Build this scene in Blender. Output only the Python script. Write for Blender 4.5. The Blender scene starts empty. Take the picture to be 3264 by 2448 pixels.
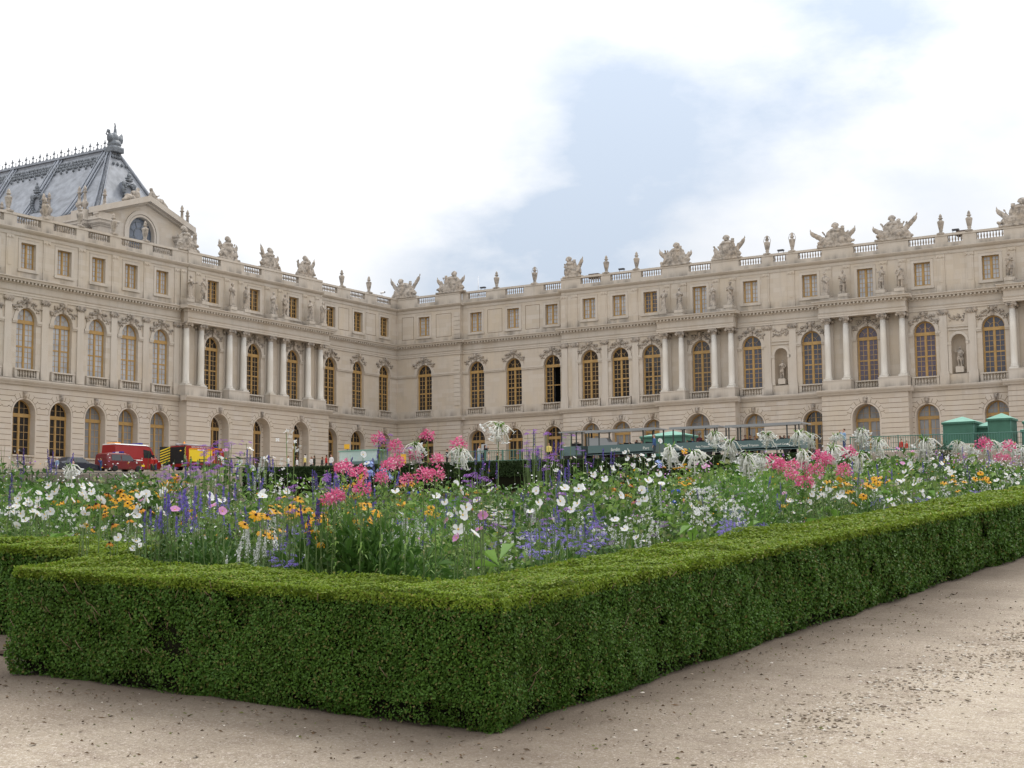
import bpy, bmesh, math, random
import numpy as np
from mathutils import Matrix, Vector, Euler

SC = bpy.context.scene
COL = SC.collection
R = math.radians
ZC = 1.6                      # eye height above the gravel at the photographer's feet

# ------------------------------------------------------------------ camera
F_PX, PITCH, ROLL, YAW = 4690.74, 0.104732, -0.0090860, 0.559717
PW, PH = 3264.0, 2448.0
_F = np.array([-math.sin(YAW) * math.cos(PITCH), math.cos(YAW) * math.cos(PITCH), math.sin(PITCH)])
_R0 = np.array([math.cos(YAW), math.sin(YAW), 0.0])
_U0 = np.cross(_R0, _F)
_R = math.cos(ROLL) * _R0 + math.sin(ROLL) * _U0
_U = -math.sin(ROLL) * _R0 + math.cos(ROLL) * _U0
cd = bpy.data.cameras.new('camera'); cam = bpy.data.objects.new('camera', cd); COL.objects.link(cam)
cd.sensor_fit = 'HORIZONTAL'; cd.sensor_width = 36.0; cd.lens = 36.0 * F_PX / PW
cd.clip_start = 0.1; cd.clip_end = 5000.0
cam.matrix_world = Matrix(((_R[0], _U[0], -_F[0], 0), (_R[1], _U[1], -_F[1], 0), (_R[2], _U[2], -_F[2], ZC), (0, 0, 0, 1)))
SC.camera = cam

def ray(px, py):
    """direction from the eye through a place measured on the photograph"""
    v = _F + _R * ((px - PW / 2) / F_PX) - _U * ((py - PH / 2) / F_PX)
    return v / np.linalg.norm(v)

# ------------------------------------------------------------------ sky, sun, exposure
SUN_EL, SUN_AZ = R(52), R(8)          # high behind thin cloud, beyond the palace
w = bpy.data.worlds.new('World'); SC.world = w; w.use_nodes = True
nt = w.node_tree; nt.nodes.clear()
def N(tree, kind, **kw):
    n = tree.nodes.new(kind)
    for k, v in kw.items():
        if k.startswith('i_'): n.inputs[int(k[2:])].default_value = v
        else: setattr(n, k, v)
    return n
out = N(nt, 'ShaderNodeOutputWorld'); bg = N(nt, 'ShaderNodeBackground'); bg.inputs[1].default_value = 0.1
sky = N(nt, 'ShaderNodeTexSky', sky_type='NISHITA', sun_disc=False, sun_elevation=SUN_EL, sun_rotation=SUN_AZ, air_density=1.0, dust_density=2.0, ozone_density=1.0)
tc = N(nt, 'ShaderNodeTexCoord')
nz = N(nt, 'ShaderNodeTexNoise'); nz.inputs['Scale'].default_value = 7.0; nz.inputs['Detail'].default_value = 8.0; nz.inputs['Roughness'].default_value = 0.56
nz2 = N(nt, 'ShaderNodeTexNoise'); nz2.inputs['Scale'].default_value = 3.2; nz2.inputs['Detail'].default_value = 6.0
mp = N(nt, 'ShaderNodeMapping'); mp.inputs['Scale'].default_value = (1, 1, 2.0); mp.inputs['Location'].default_value = (3.1, 0.4, 1.7)
L = nt.links.new
L(tc.outputs['Generated'], mp.inputs[0]); L(mp.outputs[0], nz.inputs['Vector']); L(mp.outputs[0], nz2.inputs['Vector'])
# breaks in the cloud: soft patches of thinner cloud at fixed compass bearings
acc = None
for (px, py, s, a) in [(2250, 150, .0045, .62), (2950, 130, .0045, .66), (1720, 720, .0032, .58), (1480, 840, .0018, .55), (2060, 540, .0018, .24), (1080, 130, .0010, .22), (700, 800, .0010, .40), (2450, 760, .0012, .20), (1950, 800, .0016, .42), (2750, 330, .0020, .30), (1900, 230, .0012, .25)]:
    d = ray(px, py)
    dn = N(nt, 'ShaderNodeVectorMath', operation='DOT_PRODUCT'); dn.inputs[1].default_value = tuple(d)
    L(tc.outputs['Generated'], dn.inputs[0])
    m1 = N(nt, 'ShaderNodeMath', operation='SUBTRACT'); m1.inputs[1].default_value = 1.0; L(dn.outputs['Value'], m1.inputs[0])
    m2 = N(nt, 'ShaderNodeMath', operation='DIVIDE'); m2.inputs[1].default_value = s; L(m1.outputs[0], m2.inputs[0])
    m3 = N(nt, 'ShaderNodeMath', operation='EXPONENT'); L(m2.outputs[0], m3.inputs[0])
    m4 = N(nt, 'ShaderNodeMath', operation='MULTIPLY'); m4.inputs[1].default_value = a; L(m3.outputs[0], m4.inputs[0])
    if acc is None: acc = m4
    else:
        ad = N(nt, 'ShaderNodeMath', operation='ADD'); L(acc.outputs[0], ad.inputs[0]); L(m4.outputs[0], ad.inputs[1]); acc = ad
rm = N(nt, 'ShaderNodeMapRange'); rm.inputs[1].default_value = 0.32; rm.inputs[2].default_value = 0.68; rm.inputs[3].default_value = 0.05; rm.inputs[4].default_value = 1.55
L(nz.outputs[0], rm.inputs[0])
mk = N(nt, 'ShaderNodeMath', operation='MULTIPLY', use_clamp=True); L(acc.outputs[0], mk.inputs[0]); L(rm.outputs[0], mk.inputs[1])
cl = N(nt, 'ShaderNodeMapRange'); cl.inputs[1].default_value = 0.3; cl.inputs[2].default_value = 0.7; cl.inputs[3].default_value = 0.0; cl.inputs[4].default_value = 1.0
L(nz2.outputs[0], cl.inputs[0])
cloud = N(nt, 'ShaderNodeMix', data_type='RGBA'); cloud.inputs[6].default_value = (7.3, 7.4, 7.6, 1); cloud.inputs[7].default_value = (9.2, 9.2, 9.3, 1)
L(cl.outputs[0], cloud.inputs[0])
# thin cloud over blue: the clear sky, veiled
veil = N(nt, 'ShaderNodeMix', data_type='RGBA'); veil.inputs[0].default_value = 0.9; veil.inputs[7].default_value = (4.9, 5.6, 6.6, 1)
L(sky.outputs[0], veil.inputs[6])
mx = N(nt, 'ShaderNodeMix', data_type='RGBA'); L(mk.outputs[0], mx.inputs[0]); L(cloud.outputs[2], mx.inputs[6]); L(veil.outputs[2], mx.inputs[7])
# an overcast sky is brighter overhead than at the horizon
sx = N(nt, 'ShaderNodeSeparateXYZ'); L(tc.outputs['Generated'], sx.inputs[0])
el = N(nt, 'ShaderNodeMapRange'); el.inputs[1].default_value = -.05; el.inputs[2].default_value = 1.0; el.inputs[3].default_value = 0.80; el.inputs[4].default_value = 2.5; L(sx.outputs[2], el.inputs[0])
br = N(nt, 'ShaderNodeVectorMath', operation='SCALE'); L(mx.outputs[2], br.inputs[0]); L(el.outputs[0], br.inputs['Scale'])
L(br.outputs[0], bg.inputs[0]); L(bg.outputs[0], out.inputs[0])
sl = bpy.data.lights.new('sun', 'SUN'); so = bpy.data.objects.new('sun', sl); COL.objects.link(so)
sl.energy = 1.5; sl.angle = R(16); sl.color = (1, .97, .92)
sd = Vector((-math.sin(SUN_AZ) * -math.cos(SUN_EL), math.cos(SUN_AZ) * math.cos(SUN_EL), math.sin(SUN_EL)))
so.rotation_euler = sd.to_track_quat('Z', 'Y').to_euler(); so.location = (0, 0, 80)
SC.view_settings.view_transform = 'Standard'; SC.view_settings.look = 'None'; SC.view_settings.gamma = 1.0
SC.view_settings.exposure = 0.10
SC.cycles.max_bounces = 6; SC.cycles.diffuse_bounces = 3; SC.cycles.transparent_max_bounces = 8
SC.cycles.use_adaptive_sampling = True; SC.cycles.adaptive_threshold = 0.02
SC.cycles.use_denoising = True

# ------------------------------------------------------------------ helpers
def thing(name, label, cat, loc=(0, 0, 0), rz=0.0, group=None, kind=None):
    o = bpy.data.objects.new(name, None); COL.objects.link(o); o.empty_display_size = .2
    o.location = loc; o.rotation_euler = (0, 0, rz)
    return tag(o, label, cat, group, kind)
def tag(o, label=None, cat=None, group=None, kind=None):
    if label: o['label'] = label
    if cat: o['category'] = cat
    if group: o['group'] = group
    if kind: o['kind'] = kind
    return o
def link(name, me, parent=None, loc=None, rot=None, scale=None):
    o = bpy.data.objects.new(name, me); COL.objects.link(o)
    if parent is not None: o.parent = parent
    if loc is not None: o.location = loc
    if rot is not None: o.rotation_euler = rot
    if scale is not None: o.scale = scale
    return o
def tree_copy(root, loc, rz=0.0, scale=None):
    r = root.copy(); COL.objects.link(r); r.location = loc; r.rotation_euler = (0, 0, rz)
    if scale is not None: r.scale = (scale,) * 3
    for ch in root.children:
        c = ch.copy(); COL.objects.link(c); c.parent = r
        for g in ch.children:
            d = g.copy(); COL.objects.link(d); d.parent = c
    return r

class MB:
    """collects shapes into one mesh"""
    def __init__(s): s.v = []; s.f = []; s.m = []; s.sm = []; s.n = 0
    def add(s, vs, fs, mi=0, smooth=False):
        b = len(s.v); s.v.extend([tuple(map(float, q)) for q in vs])
        for f in fs:
            s.f.append(tuple(i + b for i in f)); s.m.append(mi); s.sm.append(smooth)
    def box(s, x0, x1, y0, y1, z0, z1, mi=0):
        s.add([(x0, y0, z0), (x1, y0, z0), (x1, y1, z0), (x0, y1, z0), (x0, y0, z1), (x1, y0, z1), (x1, y1, z1), (x0, y1, z1)],
              [(0, 3, 2, 1), (4, 5, 6, 7), (0, 1, 5, 4), (1, 2, 6, 5), (2, 3, 7, 6), (3, 0, 4, 7)], mi)
    def fb(s, u0, u1, n0, n1, z0, z1, mi=0):      # facade box: along, outward, up
        s.box(u0, u1, -n1, -n0, z0, z1, mi)
    def prof(s, u0, u1, pts, mi=0):               # moulding: closed (outward, up) outline run along the facade
        k = len(pts)
        s.add([(u0, -n, z) for n, z in pts] + [(u1, -n, z) for n, z in pts],
              [(i, (i + 1) % k, (i + 1) % k + k, i + k) for i in range(k)] + [tuple(range(k - 1, -1, -1)), tuple(range(k, 2 * k))], mi)
    def prism(s, pts, d0, d1, axis='y', mi=0):    # outline (a,b) swept along an axis
        k = len(pts)
        def P(a, b, d): return {'y': (a, d, b), 'x': (d, a, b), 'z': (a, b, d)}[axis]
        s.add([P(a, b, d0) for a, b in pts] + [P(a, b, d1) for a, b in pts],
              [(i, (i + 1) % k, (i + 1) % k + k, i + k) for i in range(k)] + [tuple(range(k - 1, -1, -1)), tuple(range(k, 2 * k))], mi)
    def lathe(s, c, pr, seg=12, mi=0, sx=1.0, sy=1.0, smooth=True, M=None):
        vs = []; fs = []
        for r, z in pr:
            for i in range(seg):
                a = 2 * math.pi * i / seg; q = (r * math.cos(a) * sx, r * math.sin(a) * sy, z)
                if M is not None: q = M @ Vector(q)
                vs.append((c[0] + q[0], c[1] + q[1], c[2] + q[2]))
        k = len(pr)
        for j in range(k - 1):
            for i in range(seg):
                fs.append((j * seg + i, j * seg + (i + 1) % seg, (j + 1) * seg + (i + 1) % seg, (j + 1) * seg + i))
        fs.append(tuple(range(seg - 1, -1, -1))); fs.append(tuple(range((k - 1) * seg, k * seg)))
        s.add(vs, fs, mi, smooth)
    def tube(s, pts, rad, seg=6, mi=0, smooth=True):
        pts = [Vector(q) for q in pts]; k = len(pts)
        if not hasattr(rad, '__len__'): rad = [rad] * k
        vs = []; fs = []; up = Vector((0, 0, 1))
        for j, q in enumerate(pts):
            t = (pts[min(j + 1, k - 1)] - pts[max(j - 1, 0)])
            if t.length < 1e-9: t = Vector((0, 0, 1))
            t.normalize(); a = up if abs(t.z) < .9 else Vector((1, 0, 0))
            e1 = t.cross(a).normalized(); e2 = t.cross(e1)
            for i in range(seg):
                an = 2 * math.pi * i / seg; vs.append(q + (e1 * math.cos(an) + e2 * math.sin(an)) * rad[j])
        for j in range(k - 1):
            for i in range(seg): fs.append((j * seg + i, j * seg + (i + 1) % seg, (j + 1) * seg + (i + 1) % seg, (j + 1) * seg + i))
        fs.append(tuple(range(seg - 1, -1, -1))); fs.append(tuple(range((k - 1) * seg, k * seg)))
        s.add(vs, fs, mi, smooth)
    def ell(s, c, r, rot=None, seg=10, rings=6, mi=0):
        M = Euler(rot).to_matrix() if rot else Matrix.Identity(3)
        pr = [(math.sin(math.pi * j / rings), -math.cos(math.pi * j / rings)) for j in range(rings + 1)]
        pr[0] = (.02, -1); pr[-1] = (.02, 1)
        vs = []; fs = []
        for rr, z in pr:
            for i in range(seg):
                a = 2 * math.pi * i / seg; q = M @ Vector((rr * math.cos(a) * r[0], rr * math.sin(a) * r[1], z * r[2]))
                vs.append((c[0] + q.x, c[1] + q.y, c[2] + q.z))
        k = len(pr)
        for j in range(k - 1):
            for i in range(seg): fs.append((j * seg + i, j * seg + (i + 1) % seg, (j + 1) * seg + (i + 1) % seg, (j + 1) * seg + i))
        fs.append(tuple(range(seg - 1, -1, -1))); fs.append(tuple(range((k - 1) * seg, k * seg)))
        s.add(vs, fs, mi, True)
    def loft(s, rings, mi=0, smooth=True, cap=True):
        k = len(rings); n = len(rings[0]); vs = [q for r in rings for q in r]; fs = []
        for j in range(k - 1):
            for i in range(n): fs.append((j * n + i, j * n + (i + 1) % n, (j + 1) * n + (i + 1) % n, (j + 1) * n + i))
        if cap: fs.append(tuple(range(n - 1, -1, -1))); fs.append(tuple(range((k - 1) * n, k * n)))
        s.add(vs, fs, mi, smooth)
    def mesh(s, name, mats):
        me = bpy.data.meshes.new(name); me.from_pydata(s.v, [], s.f)
        for m in (mats if isinstance(mats, (list, tuple)) else [mats]): me.materials.append(m)
        me.polygons.foreach_set('material_index', s.m); me.polygons.foreach_set('use_smooth', s.sm)
        me.update(); return me
    def obj(s, name, mats, parent=None, loc=None, rot=None): return link(name, s.mesh(name, mats), parent, loc, rot)

def quads_mesh(name, P, mat, mi=None):
    """P: (n,4,3) array of quads -> one mesh, fast"""
    n = len(P); me = bpy.data.meshes.new(name)
    me.vertices.add(n * 4); me.vertices.foreach_set('co', np.ascontiguousarray(P, dtype=np.float32).ravel())
    me.loops.add(n * 4); me.loops.foreach_set('vertex_index', np.arange(n * 4, dtype=np.int32))
    me.polygons.add(n); me.polygons.foreach_set('loop_start', np.arange(0, n * 4, 4, dtype=np.int32))
    for m in (mat if isinstance(mat, (list, tuple)) else [mat]): me.materials.append(m)
    if mi is not None: me.polygons.foreach_set('material_index', np.asarray(mi, dtype=np.int32))
    me.update(calc_edges=True); return me
def leaf_quads(pos, nrm, ln, wd, rng, fold=None):
    """rhombic leaves: centre, outward normal, length, width -> (n,4,3)"""
    n = len(pos); t = rng.normal(size=(n, 3)); t -= nrm * np.sum(t * nrm, 1, keepdims=True)
    t /= np.linalg.norm(t, axis=1, keepdims=True) + 1e-9; b = np.cross(nrm, t)
    ln = np.broadcast_to(ln, (n,))[:, None]; wd = np.broadcast_to(wd, (n,))[:, None]
    return np.stack([pos - t * ln * .5, pos + b * wd * .5 + t * ln * .05, pos + t * ln * .5, pos - b * wd * .5 + t * ln * .05], 1)
def unit(a): return a / (np.linalg.norm(a, axis=1, keepdims=True) + 1e-9)
def sculpt(mb, name, mat, voxel=.05, smooth=2, rough=0.0, rsize=.3, adapt=0.0):
    """fuse overlapping shapes into one carved surface"""
    me = mb.mesh('tmp', mat); o = bpy.data.objects.new('tmp', me); COL.objects.link(o)
    m = o.modifiers.new('r', 'REMESH'); m.mode = 'VOXEL'; m.voxel_size = voxel; m.adaptivity = adapt; m.use_smooth_shade = True
    if smooth: q = o.modifiers.new('s', 'SMOOTH'); q.iterations = smooth; q.factor = .5
    if rough:
        t = bpy.data.textures.new('t', 'CLOUDS'); t.noise_scale = rsize; t.noise_depth = 3
        q = o.modifiers.new('d', 'DISPLACE'); q.texture = t; q.strength = rough; q.mid_level = .5
    dg = bpy.context.evaluated_depsgraph_get(); dg.update()
    res = bpy.data.meshes.new_from_object(o.evaluated_get(dg)); res.name = name
    bpy.data.objects.remove(o); bpy.data.meshes.remove(me)
    res.materials.clear(); res.materials.append(mat)
    return res

# ------------------------------------------------------------------ materials
def mat(name, col, rough=.8, spec=.3, metal=0.0):
    m = bpy.data.materials.new(name); m.use_nodes = True; b = m.node_tree.nodes['Principled BSDF']
    b.inputs['Base Color'].default_value = (*col, 1); b.inputs['Roughness'].default_value = rough
    b.inputs['Specular IOR Level'].default_value = spec; b.inputs['Metallic'].default_value = metal
    return m
def mixc(t, fac, a, b, mode='MIX'):
    n = t.nodes.new('ShaderNodeMix'); n.data_type = 'RGBA'; n.blend_type = mode
    for sock, v in ((0, fac), (6, a), (7, b)):
        if hasattr(v, 'node'): t.links.new(v, n.inputs[sock])
        elif sock == 0: n.inputs[0].default_value = v
        else: n.inputs[sock].default_value = (*v, 1)
    return n.outputs[2]
def mrange(t, v, a, b, c=0.0, d=1.0):
    n = t.nodes.new('ShaderNodeMapRange'); t.links.new(v, n.inputs[0])
    for i, q in enumerate((a, b, c, d)): n.inputs[i + 1].default_value = q
    return n.outputs[0]
def noise(t, vec, scale, detail=5, rough=.55):
    n = t.nodes.new('ShaderNodeTexNoise'); n.inputs['Scale'].default_value = scale; n.inputs['Detail'].default_value = detail; n.inputs['Roughness'].default_value = rough
    if vec is not None: t.links.new(vec, n.inputs['Vector'])
    return n.outputs[0]
def mapped(t, vec, scale=(1, 1, 1), rot=(0, 0, 0)):
    n = t.nodes.new('ShaderNodeMapping'); n.inputs['Scale'].default_value = scale; n.inputs['Rotation'].default_value = rot
    t.links.new(vec, n.inputs[0]); return n.outputs[0]
def bump(t, b, h, dist, strength=1.0):
    n = t.nodes.new('ShaderNodeBump'); n.inputs['Distance'].default_value = dist; n.inputs['Strength'].default_value = strength
    t.links.new(h, n.inputs['Height']); t.links.new(n.outputs[0], b.inputs['Normal'])
def stone(name, base, warm, dark=(.16, .145, .13), block=True, soot=.55, carved=False):
    """dressed limestone: blocks of slightly different tone, warm stains, lichen and soot on upward faces"""
    m = mat(name, base, .88, .2); t = m.node_tree; b = t.nodes['Principled BSDF']
    g = t.nodes.new('ShaderNodeNewGeometry'); pos = g.outputs['Position']
    sp = t.nodes.new('ShaderNodeSeparateXYZ'); t.links.new(pos, sp.inputs[0])
    ad = t.nodes.new('ShaderNodeMath'); ad.operation = 'ADD'; t.links.new(sp.outputs[0], ad.inputs[0]); t.links.new(sp.outputs[1], ad.inputs[1])
    cb = t.nodes.new('ShaderNodeCombineXYZ'); t.links.new(ad.outputs[0], cb.inputs[0]); t.links.new(sp.outputs[2], cb.inputs[1])
    c = None
    if block:
        bk = t.nodes.new('ShaderNodeTexBrick'); bk.inputs['Scale'].default_value = 1.0; bk.inputs['Brick Width'].default_value = 1.35; bk.inputs['Row Height'].default_value = .52
        bk.inputs['Mortar Size'].default_value = .012; bk.inputs['Mortar Smooth'].default_value = .5
        bk.inputs['Color1'].default_value = (*base, 1); bk.inputs['Color2'].default_value = (*[q * f for q, f in zip(base, (.88, .84, .78))], 1)
        bk.inputs['Mortar'].default_value = (*[q * .80 for q in base], 1); t.links.new(cb.outputs[0], bk.inputs['Vector']); c = bk.outputs[0]
    n1 = noise(t, mapped(t, pos, (.5, .5, .22)), 1.0, 6); c = mixc(t, mrange(t, n1, .46, .68), c if c else base, warm)
    n2 = noise(t, mapped(t, pos, (2.6, 2.6, .30)), 1.0, 5, .6); c = mixc(t, mrange(t, n2, .52, .78, 0, .5), c, tuple(q * .66 for q in base))
    n4 = noise(t, pos, .13, 3); c = mixc(t, mrange(t, n4, .4, .64, 0, .35), c, tuple(q * f for q, f in zip(base, (1.08, 1.03, .96))))
    st = noise(t, mapped(t, pos, (.9, .9, .12)), 1.0, 5, .6)
    for z0, z1 in ((24.75 + 1.6, 25.7 + 1.6), (15.25 + 1.6, 16.0 + 1.6), (29.45 + 1.6, 30.2 + 1.6)):
        w1 = t.nodes.new('ShaderNodeMath'); w1.operation = 'MULTIPLY'; t.links.new(mrange(t, sp.outputs[2], z1, z0), w1.inputs[0])
        w2 = t.nodes.new('ShaderNodeMath'); w2.operation = 'MULTIPLY'; t.links.new(mrange(t, sp.outputs[2], z0 - .12, z0), w2.inputs[0]); t.links.new(mrange(t, st, .42, .66, 0, .85), w2.inputs[1])
        t.links.new(w2.outputs[0], w1.inputs[1]); c = mixc(t, w1.outputs[0], c, dark)
    nn = t.nodes.new('ShaderNodeSeparateXYZ'); t.links.new(g.outputs['Normal'], nn.inputs[0])
    n3 = noise(t, pos, 1.7, 5, .6)
    up = t.nodes.new('ShaderNodeMath'); up.operation = 'MULTIPLY'; t.links.new(mrange(t, nn.outputs[2], .25, .8), up.inputs[0]); t.links.new(mrange(t, n3, .3, .6, .3, 1), up.inputs[1])
    ul = t.nodes.new('ShaderNodeMath'); ul.operation = 'MULTIPLY'; ul.inputs[1].default_value = soot; t.links.new(up.outputs[0], ul.inputs[0])
    c = mixc(t, ul.outputs[0], c, dark)
    if carved:
        c = mixc(t, mrange(t, noise(t, pos, 2.3, 6, .65), .43, .64, 0, .85), c, dark)
    t.links.new(c, b.inputs['Base Color'])
    bump(t, b, noise(t, pos, 9.0, 6, .6), .03, .5)
    return m
def leafm(name, c1, c2, rough=.55, trans=.25, spec=.35, third=None, f3=.12):
    """leaf or petal colour that differs from leaf to leaf, some light coming through"""
    m = mat(name, c1, rough, spec); t = m.node_tree; b = t.nodes['Principled BSDF']
    g = t.nodes.new('ShaderNodeNewGeometry'); c = mixc(t, g.outputs['Random Per Island'], c1, c2)
    if third is not None:
        wn = t.nodes.new('ShaderNodeTexWhiteNoise'); wn.noise_dimensions = '1D'; t.links.new(g.outputs['Random Per Island'], wn.inputs['W'])
        c = mixc(t, mrange(t, wn.outputs[0], 1 - f3, 1 - f3 + .02), c, third)
    n = noise(t, g.outputs['Position'], 1.6, 3); c = mixc(t, mrange(t, n, .35, .7, 0, .55), c, tuple(q * .6 for q in c1))
    t.links.new(c, b.inputs['Base Color'])
    if trans:
        o = [q for q in t.nodes if q.type == 'OUTPUT_MATERIAL'][0]; tr = t.nodes.new('ShaderNodeBsdfTranslucent'); t.links.new(c, tr.inputs[0])
        ms = t.nodes.new('ShaderNodeMixShader'); ms.inputs[0].default_value = trans; t.links.new(b.outputs[0], ms.inputs[1]); t.links.new(tr.outputs[0], ms.inputs[2]); t.links.new(ms.outputs[0], o.inputs[0])
    return m
def varied(name, col, amt=.25, scale=3.0, rough=.6, spec=.4, metal=0.0):
    m = mat(name, col, rough, spec, metal); t = m.node_tree; b = t.nodes['Principled BSDF']; g = t.nodes.new('ShaderNodeNewGeometry')
    c = mixc(t, mrange(t, noise(t, g.outputs['Position'], scale), .35, .7), col, tuple(q * (1 - amt) for q in col)); t.links.new(c, b.inputs['Base Color']); return m

M = {}
M['stone'] = stone('limestone_ashlar', (.50, .452, .395), (.49, .42, .33))
M['stone_gf'] = stone('limestone_ground_floor', (.515, .465, .41), (.50, .435, .35))
M['trim'] = stone('limestone_trim', (.49, .445, .39), (.44, .385, .32), block=False, soot=.75)
M['column'] = stone('limestone_column', (.60, .575, .53), (.55, .51, .44), block=False)
M['carved'] = stone('carved_limestone', (.40, .35, .30), (.36, .295, .225), block=False, soot=.5, carved=True)
M['statue'] = stone('statue_stone', (.43, .385, .335), (.37, .305, .24), block=False, soot=.3, carved=True)
M['joint'] = mat('joint_shade', (.16, .12, .085), .95, .1)  # dark tone puts the shade of grooves into the strips' colour
M['soffit'] = stone('darker_soffit_stone', (.36, .305, .245), (.28, .225, .165), block=False)  # darker, browner stone for niche backs and the portico floor and ceiling
M['ochre'] = varied('ochre_window_paint', (.41, .255, .09), .22, 2.0, .5, .4)
M['muntin'] = varied('ochre_glazing_bars', (.40, .26, .11), .2, 2.0, .5, .4)
M['glass'] = mat('dark_window_glass', (.016, .014, .014), .06, .6)
M['glass_sky'] = varied('dark_glass_painted_sky_reflection', (.030, .030, .034), .6, .8, .05, .7)  # mottled base tone stands in for a faint sky reflection
M['glass_warm'] = varied('dark_glass_over_brown_shutter', (.040, .026, .018), .6, .7, .08, .6)
M['glass_blue'] = varied('window_glass_painted_blue_reflection', (.050, .052, .075), .5, .6, .10, .6)  # bluish tone paints a reflection into the pane colour
M['glass_purple'] = varied('window_glass_painted_purple_reflection', (.075, .055, .085), .35, .6, .10, .6)  # purple cast of the panes is a reflection painted in
M['curtain'] = varied('white_blind_behind_glass', (.44, .45, .47), .34, 1.3, .25, .5)
M['curtain_gf'] = varied('grey_blind_behind_glass', (.24, .24, .24), .3, .8, .2, .5)
M['void'] = mat('unlit_interior', (.004, .004, .004), .9, 0)
M['lead'] = varied('lead_roofing', (.29, .315, .36), .35, .9, .5, .4)
M['slate'] = varied('slate_roofing', (.27, .29, .325), .45, 1.1, .55, .45)
M['gilt_dark'] = varied('weathered_lead_ornament', (.17, .19, .215), .5, 3.0, .5, .4)
# ------------------------------------------------------------------ the palace: two ranges meeting in a corner
# local frame of a range: x along the front (rightwards), -y outwards, z from the eye's level
OX, OY = -110.97, 149.86
Z = dict(base=6.6, ledge=15.23, corn=24.69, att=29.40, top=30.75)
def arch_pts(c, r, zs, k=12, z0=None):
    return [(c - r * math.cos(math.pi * i / k), zs + r * math.sin(math.pi * i / k)) for i in range(k + 1)]
def wall(mb, u0, u1, z0, z1, n, ops, mi=0):
    """wall face with arched or square openings: ops = (centre, half width, sill, springing, arched, reveal)"""
    ops = sorted(ops); x = u0
    def q(a, b, c, d): mb.add([a, b, c, d], [(0, 1, 2, 3)], mi)
    P = lambda u, z, d=0.0: (u, -(n - d), z)
    for c, r, sill, zs, ar, dep in ops:
        q(P(x, z0), P(c - r, z0), P(c - r, z1), P(x, z1))
        if sill > z0 + .01: q(P(c - r, z0), P(c + r, z0), P(c + r, sill), P(c - r, sill))
        top = arch_pts(c, r, zs) if ar else [(c - r, zs), (c + r, zs)]
        for a, b in zip(top[:-1], top[1:]): q(P(*a), P(*b), P(b[0], z1), P(a[0], z1))
        outl = [(c - r, sill)] + top + [(c + r, sill)]
        for a, b in zip(outl, outl[1:] + outl[:1]): q(P(*a), P(*b), P(*b, dep), P(*a, dep))
        x = c + r
    q(P(x, z0), P(u1, z0), P(u1, z1), P(x, z1))
BAL = [(.085, 0), (.085, .06), (.05, .09), (.05, .13), (.095, .26), (.10, .34), (.075, .46), (.045, .60), (.04, .66), (.07, .70), (.07, .75)]
def balusters(mb, u0, u1, n, z0, h, pitch=.30):
    k = max(2, int(round((u1 - u0) / pitch)))
    for i in range(k):
        c = u0 + (u1 - u0) * (i + .5) / k
        mb.lathe((c, -n, z0), [(r * .95, z * h / .75) for r, z in BAL], 8)
_win = {}
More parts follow.
